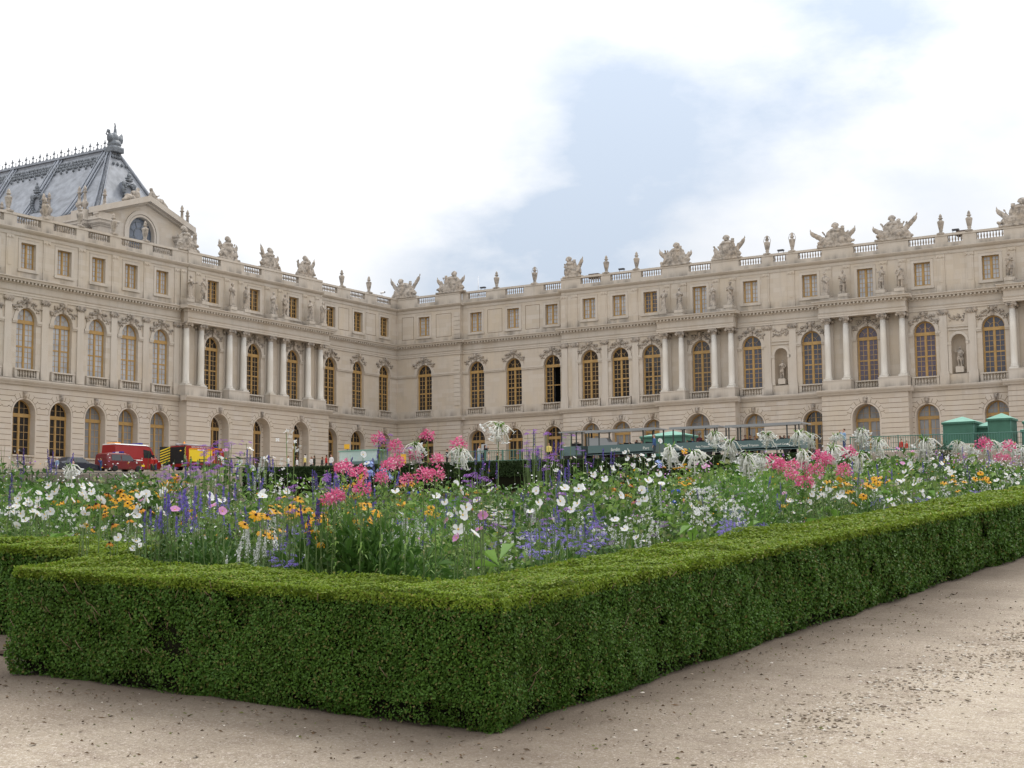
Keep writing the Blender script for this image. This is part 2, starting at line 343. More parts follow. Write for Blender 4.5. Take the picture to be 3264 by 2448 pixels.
def window_meshes(kind, r, sill, zs, arched, rows, lock=None):
    key = (kind, r, sill, zs, arched, rows, lock)
    if key in _win: return _win[key]
    fr = MB(); pn = MB(); t = .055
    W = .13 if kind != 'attic' else .10
    # frame, mullion, transom (centred on u=0, front face at n=0)
    fr.fb(-r, -r + W, -.10, t, sill, zs); fr.fb(r - W, r, -.10, t, sill, zs); fr.fb(-r + W, r - W, -.10, t - .01, sill, sill + .14)
    if lock != 'open': fr.fb(-.085, .085, -.08, t + .02, sill + .14, zs)
    else: fr.fb(-.16, -.03, -.08, t + .02, sill + .14, zs)
    tz = zs
    if arched:
        fr.fb(-r, r, -.10, t + .05, zs - .20, zs + .14); tz = zs - .20
        k = 14; o = arch_pts(0, r, zs + .14, k); i_ = arch_pts(0, r - .13, zs + .14, k)
        for a, b, c, d in zip(o[:-1], o[1:], i_[1:], i_[:-1]):
            fr.add([(a[0], -t, a[1]), (b[0], -t, b[1]), (c[0], -t, c[1]), (d[0], -t, d[1])], [(0, 1, 2, 3)])
            fr.add([(d[0], -t, d[1]), (c[0], -t, c[1]), (c[0], .1, c[1]), (d[0], .1, d[1])], [(0, 1, 2, 3)])
        fr.fb(-.075, .075, -.06, t + .01, zs + .14, zs + .14 + r - .1)
    else: fr.fb(-r + W, r - W, -.10, t - .01, zs - .11, zs)
    if rows >= 8:
        zm = sill + (tz - sill) * .5; fr.fb(-r + W, r - W, -.05, t - .02, zm - .05, zm + .05)
    nsplit = 2 if kind != 'gf' else 2
    for sgn in (-1, 1):
        if lock == 'open' and sgn > 0: continue
        a, b = (-r + W, -.085) if sgn < 0 else (.085, r - W)
        fr.fb(a, a + .05, -.05, t - .015, sill + .14, tz); fr.fb(b - .05, b, -.05, t - .015, sill + .14, tz)
        for j in range(1, nsplit):
            c = a + (b - a) * j / nsplit; fr.fb(c - .026, c + .026, -.03, t - .03, sill + .14, tz, 1)
        for j in range(1, rows):
            z = sill + .14 + (tz - sill - .14) * j / rows; fr.fb(a + .05, b - .05, -.03, t - .035, z - .026, z + .026, 1)
    if arched:
        zz = zs + .14; rr = r - .13
        for sgn in (-1, 1):
            if kind == 'gf':
                fr.fb(min(sgn * .5 * rr, sgn * .5 * rr + .03), max(sgn * .5 * rr, sgn * .5 * rr + .03), -.03, t - .03, zz, zz + rr * .85, 1)
                fr.fb(min(0, sgn * rr * .9), max(0, sgn * rr * .9), -.03, t - .035, zz + rr * .42, zz + rr * .42 + .035, 1)
            else:
                inn = arch_pts(0, rr * .45, zz, 8); inn2 = arch_pts(0, rr * .45 + .04, zz, 8)
                for a, b, c, d in zip(inn2[:-1], inn2[1:], inn[1:], inn[:-1]): fr.add([(q[0], -t + .02, q[1]) for q in (a, b, c, d)], [(0, 1, 2, 3)], 1)
                an = math.pi / 2 - sgn * .80
                ca, sa = math.cos(an), math.sin(an); w_ = .02
                p0 = (rr * .45 * ca, zz + rr * .45 * sa); p1 = (rr * ca, zz + rr * sa)
                fr.add([(p0[0] - sa * w_, -t + .02, p0[1] + ca * w_), (p1[0] - sa * w_, -t + .02, p1[1] + ca * w_), (p1[0] + sa * w_, -t + .02, p1[1] - ca * w_), (p0[0] + sa * w_, -t + .02, p0[1] - ca * w_)], [(0, 1, 2, 3)], 1)
    # panes: one glass quad per light, each leaning a hair differently
    rng = random.Random(int(r * 1000 + sill * 10 + rows))
    for sgn in (-1, 1):
        if lock == 'open' and sgn > 0: continue
        a, b = (-r + W, 0) if sgn < 0 else (0, r - W)
        for i in range(nsplit):
            for j in range(rows):
                x0 = a + (b - a) * i / nsplit; x1 = a + (b - a) * (i + 1) / nsplit
                z0 = sill + .1 + (tz - sill - .1) * j / rows; z1 = sill + .1 + (tz - sill - .1) * (j + 1) / rows
                d = [rng.uniform(-.006, .006) for _ in range(4)]
                pn.add([(x0, d[0], z0), (x1, d[1], z0), (x1, d[2], z1), (x0, d[3], z1)], [(0, 1, 2, 3)])
    if arched:
        o = arch_pts(0, r, zs + .1, 14)
        pn.add([(q[0], .002, q[1]) for q in o], [tuple(range(len(o)))])
    res = (fr.mesh('window', [M['ochre'], M['muntin']]), pn, {})
    _win[key] = res; return res
def place_window(parent, kind, c, n, r, sill, zs, arched, rows, pane, lock=None):
    if pane == 'glass': pane = ['glass', 'glass_sky', 'glass', 'glass_warm'][int(abs(c) * 7.3 + sill * 3) % 4]
    fm, pn, pm = window_meshes(kind, r, sill, zs, arched, rows, lock)
    f = link('window', fm, parent, (c, -n, 0))
    if pane not in pm: pm[pane] = pn.mesh('pane', M[pane])
    link('pane', pm[pane], f)
    if lock == 'open':
        v = MB(); v.fb(-.03, r - .13, -.5, -.45, sill, zs - .2); v.obj('dark_room', M['void'], f)
    return f
_kb = {}
def relief_mesh(seed, w=2.9):
    if seed in _kb: return _kb[seed]
    rng = random.Random(seed); m = MB()
    m.box(-.16, .16, -.30, 0, 1.12, 1.62); m.ell((0, -.33, 1.78), (.19, .16, .25)); m.ell((0, -.30, 1.98), (.26, .13, .10))
    for s in (-1, 1):
        for i in range(16):
            a = .12 + 1.0 * i / 16; rr = 1.62 + .22 * math.sin(i * 1.9) + rng.uniform(-.06, .1)
            x = s * rr * math.sin(a); z = min(rr * math.cos(a) + .15 * math.sin(i), 1.98)
            m.ell((x, -.06, z), (rng.uniform(.08, .2), .12, rng.uniform(.07, .16)), (0, rng.uniform(-1, 1), 0), 7, 4)
    _kb[seed] = m.mesh('carved_keystone', M['carved']); return _kb[seed]
def mask_mesh():
    if 'mask' in _kb: return _kb['mask']
    m = MB(); m.prism([(-.17, 0), (.17, 0), (.24, .62), (-.24, .62)], -.12, 0); m.ell((0, -.16, .30), (.17, .13, .24)); m.ell((0, -.13, .52), (.23, .10, .10))
    _kb['mask'] = m.mesh('keystone_mask', M['carved']); return _kb['mask']
def ring(mb, c, zs, r0, r1, n, h, k=14, mi=0):
    o = arch_pts(c, r1, zs, k); i_ = arch_pts(c, r0, zs, k)
    for a, b, cc, d in zip(o[:-1], o[1:], i_[1:], i_[:-1]):
        mb.add([(a[0], -n - h, a[1]), (b[0], -n - h, b[1]), (cc[0], -n - h, cc[1]), (d[0], -n - h, d[1]), (a[0], -n, a[1]), (b[0], -n, b[1]), (cc[0], -n, cc[1]), (d[0], -n, d[1])],
               [(0, 1, 2, 3), (0, 1, 5, 4), (3, 2, 6, 7)], mi)
_cols = {}
def column(parent, u, n):
    if 'c' not in _cols:
        s = MB(); s.box(-.44, .44, -.44, .44, 16.28, 16.44); s.lathe((0, 0, 0), [(.43, 16.44), (.45, 16.52), (.40, 16.60), (.36, 16.64), (.40, 16.70), (.36, 16.76), (.335, 16.8), (.335, 18.5), (.325, 20), (.285, 22.30)], 18)
        c = MB(); c.lathe((0, 0, 0), [(.285, 22.28), (.32, 22.34), (.29, 22.40), (.36, 22.56), (.42, 22.68)], 14); c.box(-.47, .47, -.47, .47, 22.80, 22.93)
        for sx in (-1, 1):
            for sy in (-1, 1):
                c.ell((sx * .43, sy * .38, 22.64), (.16, .12, .18), (0, 0, sx * sy * .7), 8, 6)
            c.ell((0, sx * .4, 22.66), (.13, .1, .12), None, 7, 5)
        c.box(-.40, .40, -.40, .40, 22.64, 22.80)
        _cols['c'] = s.mesh('column', M['column']); _cols['k'] = c.mesh('capital', M['carved'])
    o = link('column', _cols['c'], parent, (u, -n, 0)); link('capital', _cols['k'], o)
def pilaster(parent, u, n, w=.78):
    key = ('p', w)
    if key not in _cols:
        s = MB(); s.fb(-w / 2 - .08, w / 2 + .08, 0, .20, 16.26, 16.44); s.fb(-w / 2 - .04, w / 2 + .04, 0, .16, 16.44, 16.56); s.fb(-w / 2, w / 2, 0, .12, 16.56, 22.32)
        s.fb(-w / 2 - .10, w / 2 + .10, 0, .22, 15.25, 16.26)
        c = MB(); c.fb(-w / 2 - .02, w / 2 + .02, 0, .15, 22.32, 22.42); c.fb(-w / 2 - .05, w / 2 + .05, 0, .18, 22.55, 22.90)
        for sx in (-1, 1): c.ell((sx * (w / 2 + .02), -.17, 22.64), (.19, .12, .19), None, 8, 6)
        for sx in (-.5, 0, .5): c.ell((sx * w * .6, -.17, 22.47), (.1, .08, .10), None, 6, 4)
        a = MB(); a.fb(-w / 2 - .05, w / 2 + .05, 0, .13, 24.70, 25.52); a.fb(-w / 2, w / 2, 0, .075, 25.52, 28.3); a.fb(-w / 2 + .16, w / 2 - .16, .075, .10, 25.75, 28.0); a.fb(-w / 2 - .04, w / 2 + .04, 0, .12, 28.3, 28.64)
        for sx in (-.25, .25): a.ell((sx * w, -.12, 28.42), (.14, .05, .08), None, 6, 4)
        _cols[key] = (s.mesh('pilaster', M['trim']), c.mesh('capital', M['carved']), a.mesh('attic_pilaster', M['stone']))
    s, c, a = _cols[key]
    o = link('pilaster', s, parent, (u, -n, 0)); link('capital', c, o); return a
def mouldings(root, u0, u1, n, k, e0=True, e1=True, attic=True):
    """string course, entablature, attic cornice of one straight section; k shifts levels a hair so that sections never share a plane"""
    d = .006 * k
    def ends(p): return (u0 - (p if e0 else 0), u1 + (p if e1 else 0))
    m = MB()
    a, b = ends(.42); m.prof(a, b, [(n - .5, 14.64 + d), (n + .16, 14.64 + d), (n + .20, 14.74 + d), (n + .36, 14.92 + d), (n + .42, 15.06 + d), (n + .42, 15.19 + d), (n - .5, 15.23 + d)])
    m.obj('string_course', M['trim'], root)
    m = MB()
    a, b = ends(.10); m.prof(a, b, [(n - .5, 22.90 + d), (n + .08, 22.90 + d), (n + .08, 23.10 + d), (n + .12, 23.12 + d), (n + .12, 23.30 + d), (n + .20, 23.40 + d), (n - .5, 23.42 + d)])
    a, b = ends(.04); m.prof(a, b, [(n - .5, 23.42 + d), (n + .04, 23.42 + d), (n + .04, 24.04 + d), (n - .5, 24.04 + d)])
    a, b = ends(.16); m.prof(a, b, [(n - .5, 24.04 + d), (n + .10, 24.04 + d), (n + .16, 24.16 + d), (n + .16, 24.33 + d), (n - .5, 24.34 + d)])
    a, b = ends(.62); m.prof(a, b, [(n - .5, 24.34 + d), (n + .46, 24.34 + d), (n + .50, 24.48 + d), (n + .62, 24.58 + d), (n + .62, 24.66 + d), (n - .5, 24.72 + d)])
    x = u0 + .1
    while x < u1 - .1: m.fb(x, x + .17, n + .16, n + .42, 24.15 + d, 24.335 + d); x += .42
    m.obj('entablature', M['trim'], root)
    if not attic: return
    m = MB()
    a, b = ends(.05); m.prof(a, b, [(n - .5, 28.64 + d), (n + .05, 28.64 + d), (n + .07, 28.72 + d), (n + .02, 28.74 + d), (n + .02, 29.02 + d), (n - .5, 29.02 + d)])
    a, b = ends(.34); m.prof(a, b, [(n - .5, 29.02 + d), (n + .10, 29.02 + d), (n + .24, 29.14 + d), (n + .34, 29.28 + d), (n + .34, 29.36 + d), (n - .5, 29.42 + d)])
    m.obj('attic_cornice', M['trim'], root)
def parapet(root, u0, u1, n, gaps, k, e0=.0, e1=.0):
    """roof parapet: solid pedestals with open balustrades in the gaps"""
    d = .006 * k; n0, n1 = n - .42, n + .02; m = MB()
    m.fb(u0 - e0, u1 + e1, n0 - .03, n1 + .03, 29.38 + d, 29.80 + d)
    x = u0 - e0; g = sorted(gaps)
    for a, b in g + [(u1 + e1, None)]:
        if a > x + .05:
            m.fb(x, a, n0, n1, 29.80 + d, 30.52 + d)
        x = b
    m.fb(u0 - e0 - .02, u1 + e1 + .02, n0 - .05, n1 + .06, 30.52 + d, 30.75 + d)
    m.obj('parapet', M['trim'], root)
    for a, b in g:
        q = MB(); balusters(q, a, b, n - .2, 29.80 + d, .72, .29); q.obj('roof_balustrade', M['carved'], root)
def balcony(root, c, n, w, k=0):
    m = MB(); m.fb(c - w - .28, c + w + .28, n - .02, n + .30, 15.24, 15.34); m.fb(c - w - .28, c + w + .28, n - .02, n + .30, 16.04, 16.17)
    m.fb(c - w - .28, c - w, n, n + .24, 15.34, 16.04); m.fb(c + w, c + w + .28, n, n + .24, 15.34, 16.04)
    m.fb(c - w, c + w, n - .3, n - .05, 15.24, 16.02)
    balusters(m, c - w, c + w, n + .12, 15.34, .70, .30); m.obj('balcony_balustrade', M['trim'], root)
def niche_front(root, c, n):
    r = .73; zs = 19.58; m = MB()
    for sx in (-1, 1): m.fb(min(c + sx * 1.06, c + sx * (r + .03)), max(c + sx * 1.06, c + sx * (r + .03)), n, n + .07, 16.3, 19.25)
    ring(m, c, zs, r + .01, r + .28, n, .07)
    for sx in (-1, 1): m.fb(min(c + sx * 1.1, c + sx * r), max(c + sx * 1.1, c + sx * r), n, n + .12, 19.25, 19.55)
    m.fb(c - 1.06, c + 1.06, n, n + .10, 20.72, 20.84); m.fb(c - 1.06, c + 1.06, n, n + .10, 21.05, 21.17)
    m.obj('niche_surround', M['trim'], root)
    q = MB(); pr = [(r, z) for z in (16.3, 17.5, 18.6, zs)] + [(r * math.cos(a), zs + r * math.sin(a)) for a in (.3, .6, .9, 1.2, 1.5)]
    vs = []; fs = []; seg = 10
    for rr, z in pr:
        for i in range(seg + 1):
            a = math.pi * i / seg; vs.append((c + rr * math.cos(a), -n + rr * .9 * math.sin(a), z))
    for j in range(len(pr) - 1):
        for i in range(seg): fs.append((j * (seg + 1) + i, j * (seg + 1) + i + 1, (j + 1) * (seg + 1) + i + 1, (j + 1) * (seg + 1) + i))
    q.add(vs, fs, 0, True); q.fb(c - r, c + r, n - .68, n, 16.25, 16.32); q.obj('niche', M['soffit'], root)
    e = MB(); rng = random.Random(int(c * 10))
    for i in range(26): e.ell((c + rng.uniform(-.85, .85), -n - .02, 22.05 + rng.uniform(-.36, .36)), (rng.uniform(.07, .2), .09, rng.uniform(.06, .13)), (0, rng.uniform(-1, 1), 0), 7, 4)
    e.obj('relief_panel', M['carved'], root)
def ground_wall(root, u0, u1, n, ops, base, wide=False):
    """rusticated ground floor: bed joints that bend up to the voussoirs round each arch"""
    m = MB(); wall(m, u0, u1, base - .6, 14.66, n, ops); m.fb(u0, u1, n, n + .10, base - .6, base + .72); m.obj('ground_floor_wall', M['stone_gf'], root)
    j = MB(); h = .024; f = n + .004  # flat dark strips laid on the wall instead of shaded grooves
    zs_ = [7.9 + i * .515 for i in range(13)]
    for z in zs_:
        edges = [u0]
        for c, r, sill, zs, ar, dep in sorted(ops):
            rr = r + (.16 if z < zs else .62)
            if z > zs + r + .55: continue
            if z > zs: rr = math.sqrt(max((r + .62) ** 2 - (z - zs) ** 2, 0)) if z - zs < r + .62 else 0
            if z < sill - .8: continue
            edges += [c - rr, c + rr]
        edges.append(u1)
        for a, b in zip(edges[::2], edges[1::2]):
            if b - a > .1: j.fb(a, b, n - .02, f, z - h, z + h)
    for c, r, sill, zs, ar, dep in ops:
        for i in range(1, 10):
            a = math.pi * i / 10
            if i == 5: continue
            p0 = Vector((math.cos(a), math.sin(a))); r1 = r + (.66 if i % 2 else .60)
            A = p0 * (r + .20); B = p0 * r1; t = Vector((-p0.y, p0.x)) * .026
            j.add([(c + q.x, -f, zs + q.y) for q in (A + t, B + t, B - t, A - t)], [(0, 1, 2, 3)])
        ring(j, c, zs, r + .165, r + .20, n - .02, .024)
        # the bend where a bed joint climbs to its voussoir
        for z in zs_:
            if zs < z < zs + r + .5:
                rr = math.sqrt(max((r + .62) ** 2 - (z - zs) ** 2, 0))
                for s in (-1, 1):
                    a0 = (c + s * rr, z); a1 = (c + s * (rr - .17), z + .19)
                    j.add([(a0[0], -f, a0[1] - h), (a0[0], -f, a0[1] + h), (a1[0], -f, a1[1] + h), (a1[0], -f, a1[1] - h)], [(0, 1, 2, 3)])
    j.obj('bed_joint_shade_strips', M['joint'], root)
    for c, r, sill, zs, ar, dep in ops: link('keystone_mask', mask_mesh(), root, (c, -n, zs + r + .06))
def attic_surround(root, c, n, r, z0, z1):
    m = MB(); f = n + .055; w_ = .30
    m.fb(c - r - w_, c - r, n, f, z0 - .1, z1 + w_); m.fb(c + r, c + r + w_, n, f, z0 - .1, z1 + w_); m.fb(c - r, c + r, n, f, z1, z1 + w_)
    m.fb(c - r - w_ - .05, c + r + w_ + .05, n, n + .12, z0 - .34, z0 - .1)
    m.fb(c - r - w_ - .03, c + r + w_ + .03, n, n + .09, z1 + w_, z1 + w_ + .07)
    m.obj('window_surround', M['trim'], root)
def panel_lines(root, u0, u1, n, z0, z1):
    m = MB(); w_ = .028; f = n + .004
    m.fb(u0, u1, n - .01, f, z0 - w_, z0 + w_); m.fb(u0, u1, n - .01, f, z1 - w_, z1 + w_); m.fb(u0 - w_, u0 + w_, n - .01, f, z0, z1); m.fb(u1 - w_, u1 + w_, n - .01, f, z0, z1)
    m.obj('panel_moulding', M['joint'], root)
def storey(root, u0, u1, n, bays, base, k, gr, pil=(), impost_run=False, ends=(True, True), niches=(), gfr=1.2, rev=.45, gdep=.8, gfb=False, gaps=None, par=(0, 0)):
    """one straight section of a range; bays = (centre, main pane, attic pane, ground pane, lock)"""
    m = MB()
    ops = [(c, 1.135, 16.1, 20.78, True, rev) for c, *_ in bays] + [(c, .73, 16.3, 19.58, True, .02) for c in niches]
    wall(m, u0, u1, 14.9, 23.0, n, ops)
    aops = [(c, .86, 25.62 if lk != 'tall' else 24.95, 28.05, False, .40) for c, p, a, g, lk in bays]
    wall(m, u0, u1, 24.4, 28.7, n, aops)
    m.fb(u0, u1, n - 1.2, n - .6, 28.5, 29.3)
    for uu in (u0, u1):
        m.fb(uu - .002, uu + .002, n - 2.2, n, base - .6, 29.2)
    m.obj('upper_wall', M['stone'], root)
    ground_wall(root, u0, u1, n, [(c, gfr, base + (1.75 if gfb else .0), 13.35 - gfr, True, gdep) for c, *_ in bays], base)
    mouldings(root, u0, u1, n, k, *ends)
    for c, *_ in bays:
        d = MB(); ring(d, c, 20.78, 1.14, 1.52, n, .09); d.obj('arch_moulding', M['trim'], root)
    edges = sorted([u0 + .02] + [q for c, *_ in bays for q in (c - 1.14, c + 1.14)] + [u1 - .02])
    for a, b in zip(edges[::2], edges[1::2]):
        d = MB()
        if impost_run:
            d.fb(a, b, n, n + .11, 20.40, 20.56); d.fb(a, b, n, n + .16, 20.56, 20.77); d.obj('impost_band', M['trim'], root)
            if b - a > 1.2: d = MB(); d.fb(a, b, n, n + .05, 15.2, 16.12); d.obj('dado_panel', M['trim'], root)
        else:
            for e, s in ((a, 1), (b, -1)):
                if abs(e - u0) < .1 or abs(e - u1) < .1: continue
                d = MB(); q0, q1 = sorted((e, e + s * .55)); d.fb(q0, q1, n, n + .11, 20.40, 20.56); d.fb(q0, q1, n, n + .16, 20.56, 20.77); d.obj('impost', M['trim'], root)
    for i, (c, p, a, g, lk) in enumerate(bays):
        place_window(root, 'main', c, n - rev + .06, 1.135, 16.1, 20.78 - .14, True, 8, p, lk if lk == 'open' else None)
        tall = lk == 'tall'
        place_window(root, 'attic', c, n - .36, .86, 24.95 if tall else 25.62, 28.05, False, 6 if tall else 5, a)
        if g: place_window(root, 'gf', c, n - gdep + .06, gfr, base + (1.75 if gfb else 0), 13.35 - gfr - .14, True, 5, g)
        link('carved_keystone', relief_mesh(i % 3 if not impost_run else 3 + i % 2), root, (c, -n - .03, 20.78))
        attic_surround(root, c, n, .86, 24.95 if tall else 25.62, 28.05)
        balcony(root, c, n, 1.12)
        if gfb:
            b = MB(); b.fb(c - 1.3, c + 1.3, n - .2, n + .2, base + 1.02, base + 1.12); b.fb(c - 1.3, c + 1.3, n - .2, n + .22, base + 1.66, base + 1.78); balusters(b, c - 1.1, c + 1.1, n + .05, base + 1.12, .56, .27); b.fb(c - 1.3, c + 1.3, n - .35, n - .22, base + .9, base + 1.7)
            b.obj('sill_balustrade', M['trim'], root)
    for c in niches: niche_front(root, c, n)
    am = None
    for u in pil:
        am = pilaster(root, u, n)
        link('attic_pilaster', am, root, (u, -n, 0))
    parapet(root, u0, u1, n, gaps if gaps is not None else [(c - 1.4, c + 1.4) for c, *_ in bays], k, *par)
def portico(root, c0, hw, cols, proj, base, gops, k, main_n=0.0):
    """projecting arcade with free columns above: block, pedestals, columns, entablature"""
    u0, u1 = c0 - hw, c0 + hw; n = main_n + proj
    ground_wall(root, u0, u1, n, gops, base)
    m = MB()
    for uu in (u0, u1): m.fb(uu - .003, uu + .003, main_n - .3, n, base - .6, 14.7)
    m.fb(u0, u1, main_n - .2, n - .01, 14.5, 14.72)
    m.obj('portico_side', M['stone_gf'], root)
    mouldings(root, u0, u1, n, k, attic=False)
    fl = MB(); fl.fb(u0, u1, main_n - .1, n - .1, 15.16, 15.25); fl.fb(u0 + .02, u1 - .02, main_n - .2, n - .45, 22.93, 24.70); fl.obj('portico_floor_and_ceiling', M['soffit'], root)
    a = sorted(cols); prs = []
    i = 0
    while i < len(a):
        if i + 1 < len(a) and a[i + 1] - a[i] < 2.6: prs.append((a[i], a[i + 1])); i += 2
        else: prs.append((a[i], a[i])); i += 1
    for p, q in prs:
        fr = MB(); fr.fb(p - .52, q + .52, main_n + .02, n + .06, 15.24, 16.18); fr.fb(p - .55, q + .55, main_n + .01, n + .09, 16.18, 16.28); fr.obj('column_pedestal', M['trim'], root)
        fr = MB(); fr.fb(p - .5, q + .5, n - .75, n + .12, 24.71, 25.06)
        for e in {p, q}: fr.fb(e - .52, e + .52, n - .8, n + .18, 25.05, 25.38)
        fr.obj('statue_plinth', M['trim'], root)
    for u in a:
        column(root, u, n - .42)
    for u in a:
        am = pilaster(root, u, main_n, .72); link('attic_pilaster', am, root, (u, -main_n, 0))
    # shallow architrave band closing the cornice into the attic
def build_ranges():
    wing = thing('palace_wing', 'long limestone palace wing on the left with a portico of eight columns', 'palace wing', (OX, OY, ZC), R(90))
    b = 6.35
    CU, CG = 'curtain', 'curtain_gf'
    # left of the portico: single pilasters, white blinds
    ws = [-(58.32 - 4.3 * i) for i in range(-2, 5)]
    bays = [(c, CU, CU, 'glass' if i < 4 else CG, None) for i, c in enumerate(ws)]
    storey(wing, -70.0, -37.5, 0.0, bays, b, 0, None, pil=[c - 2.18 for c in ws] + [-38.95], ends=(False, False), gfr=1.30, gfb=True, gdep=.85, gaps=[(c - 1.42, c + 1.42) for c in ws])
    pw = [-33.75, -27.1, -20.45]
    storey(wing, -37.5, -15.3, 0.14, [(c, 'glass', 'glass', None, None) for c in pw], b, 1, None, ends=(False, False), gfr=1.2, gaps=[(c - 1.42, c + 1.42) for c in (-34.0, -27.4, -21.0)], gdep=.5)
    cols = [q for p in (-37.12, -30.55, -23.95, -17.38) for q in (p - 1.1, p + 1.1)]
    portico(wing, -26.85, 11.6, cols, 1.0, b, [(c, 1.38, b, 13.55 - 1.38, True, 1.15) for c in (-33.48, -26.85, -20.2)], 2, 0.14)
    for c in (-33.48, -26.85, -20.2): place_window(wing, 'main', c, 1.12 - 1.1, 1.38, b + .0, 13.55 - 1.38 - .14, True, 5, 'glass')
    ws = [-12.62, -7.28, -1.9]
    storey(wing, -15.3, .75, -.74, [(c, 'glass', 'glass', 'glass', None) for c in ws], b, 3, None, impost_run=True, ends=(False, False), gfr=1.36, gaps=[(c - 1.45, c + 1.45) for c in (-12.8, -7.36, -2.0)])
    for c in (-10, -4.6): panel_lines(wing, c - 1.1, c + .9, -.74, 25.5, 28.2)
    bd = MB(); bd.box(-70, .7, 2.6, 13.0, 5, 29.25); bd.obj('roof', M['lead'], wing)
    main = thing('palace_main_block', 'limestone main block of the palace on the right, with columned porticoes and arched ochre windows', 'palace', (OX, OY, ZC), 0)
    b = 6.75
    storey(main, -.75, 9.04, -.752, [(3.55, 'glass', CU, None, None)], b, 4, None, impost_run=True, ends=(False, True), gaps=[(2.5, 5.25)], gfr=1.36, par=(0, .02))
    place_window(main, 'gf', 3.55, -.752 - .75, 1.36, b, 13.35 - 1.36 - .14, True, 5, 'glass')
    q = MB()
    for i in range(24):
        z = 15.4 + i * .56
        if z < 16.3 or 22.4 < z < 24.8 or z + .5 > 28.6 or 19.9 < z < 20.8: continue
        q.fb(8.1 - (i % 2) * .0, 9.055, -.76, -.752 + .06, z, z + .50)
    q.obj('quoins', M['trim'], main)
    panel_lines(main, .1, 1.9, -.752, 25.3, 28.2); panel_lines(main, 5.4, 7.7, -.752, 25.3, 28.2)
    ws = [11.08, 16.52, 21.98]
    storey(main, 9.04, 24.15, -1.295, [(ws[0], 'glass', CU, 'glass', None), (ws[1], 'glass', CU, 'glass', None), (ws[2], 'glass', CU, 'glass', 'open')], b, 5, None, impost_run=True, ends=(False, False), gaps=[(9.9, 12.6), (15.4, 18.1), (20.9, 23.7)])
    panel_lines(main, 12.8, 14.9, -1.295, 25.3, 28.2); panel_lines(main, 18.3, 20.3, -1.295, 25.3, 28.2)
    G = 'glass'
    ws = [(27.85, G, CU, CG, None), (31.85, G, CU, CG, None), (35.9, G, 'glass_blue', CG, None), (42.08, G, CU, None, 'tall'), (48.2, 'glass_blue', CU, CG, None), (55.05, 'glass_blue', CU, G, None), (61.18, 'glass_purple', CU, None, 'tall'), (67.25, 'glass_purple', CU, CG, None), (74.2, 'glass_blue', CU, CG, None), (80.3, 'glass_blue', CU, None, 'tall'), (86.4, 'glass', CU, CG, None)]
    storey(main, 24.15, 92.0, 0.0, ws, b, 6, None, pil=[24.49, 25.92, 29.88, 33.9, 50.04, 52.96, 69.2, 72.13], ends=(True, False), niches=[51.57, 70.7], par=(.04, 0),
           gaps=[(26.75, 29.5), (30.75, 33.5), (34.75, 37.4), (40.8, 43.5), (46.9, 49.6), (50.95, 52.45), (53.8, 56.5), (60.0, 62.65), (65.9, 68.7), (70.0, 71.5), (72.9, 75.6), (79, 81.8)])
    for i, (c0, cc) in enumerate(((42.0, 42.1), (61.1, 61.2), (80.3, 80.35))):
        portico(main, c0, 4.62, [cc - 4.02, cc - 2.0, cc + 2.0, cc + 4.02], 1.3, b, [(cc, 1.46, b, 13.62 - 1.46, True, 1.3)], 7 + i)
        place_window(main, 'gf', cc, 1.3 - 1.25, 1.46, b, 13.62 - 1.46 - .14, True, 5, CG)
    bd = MB(); bd.box(-14, 92, 3.0, 16.0, 5, 29.25); bd.obj('roof', M['lead'], main)
    return wing, main
wing, main = build_ranges()
# ------------------------------------------------------------------ ground: a parterre sloping up to the terrace
def near_plane(x, y): return -0.0425 * x + 0.0634 * y            # height above the gravel under the camera
TY, TX = 93.0, -98.5                                              # front edges of the terrace
def terrace_z(x, y):
    zr = 5.42 + .0124 * (-35 - x) + .055 * (y - TY) if y > TY - 4 else -9
    zl = 5.85 + .045 * (TX - x) if x < TX + 4 else -9
    return min(6.72, max(zr, zl)) + ZC
def ground_z(x, y):
    d = math.hypot(x, y)
    if y < -2 and d > 1: # falls away gently behind the photographer
        return max(-3.0, near_plane(x, 0) * min(1, 20 / max(20, d)) + .03 * y)
    s = min(1.0, 24.0 / max(d, 1e-6)); z = near_plane(x * s, y * s)
    if d > 24: z += .012 * (min(d, 90) - 24)
    return z
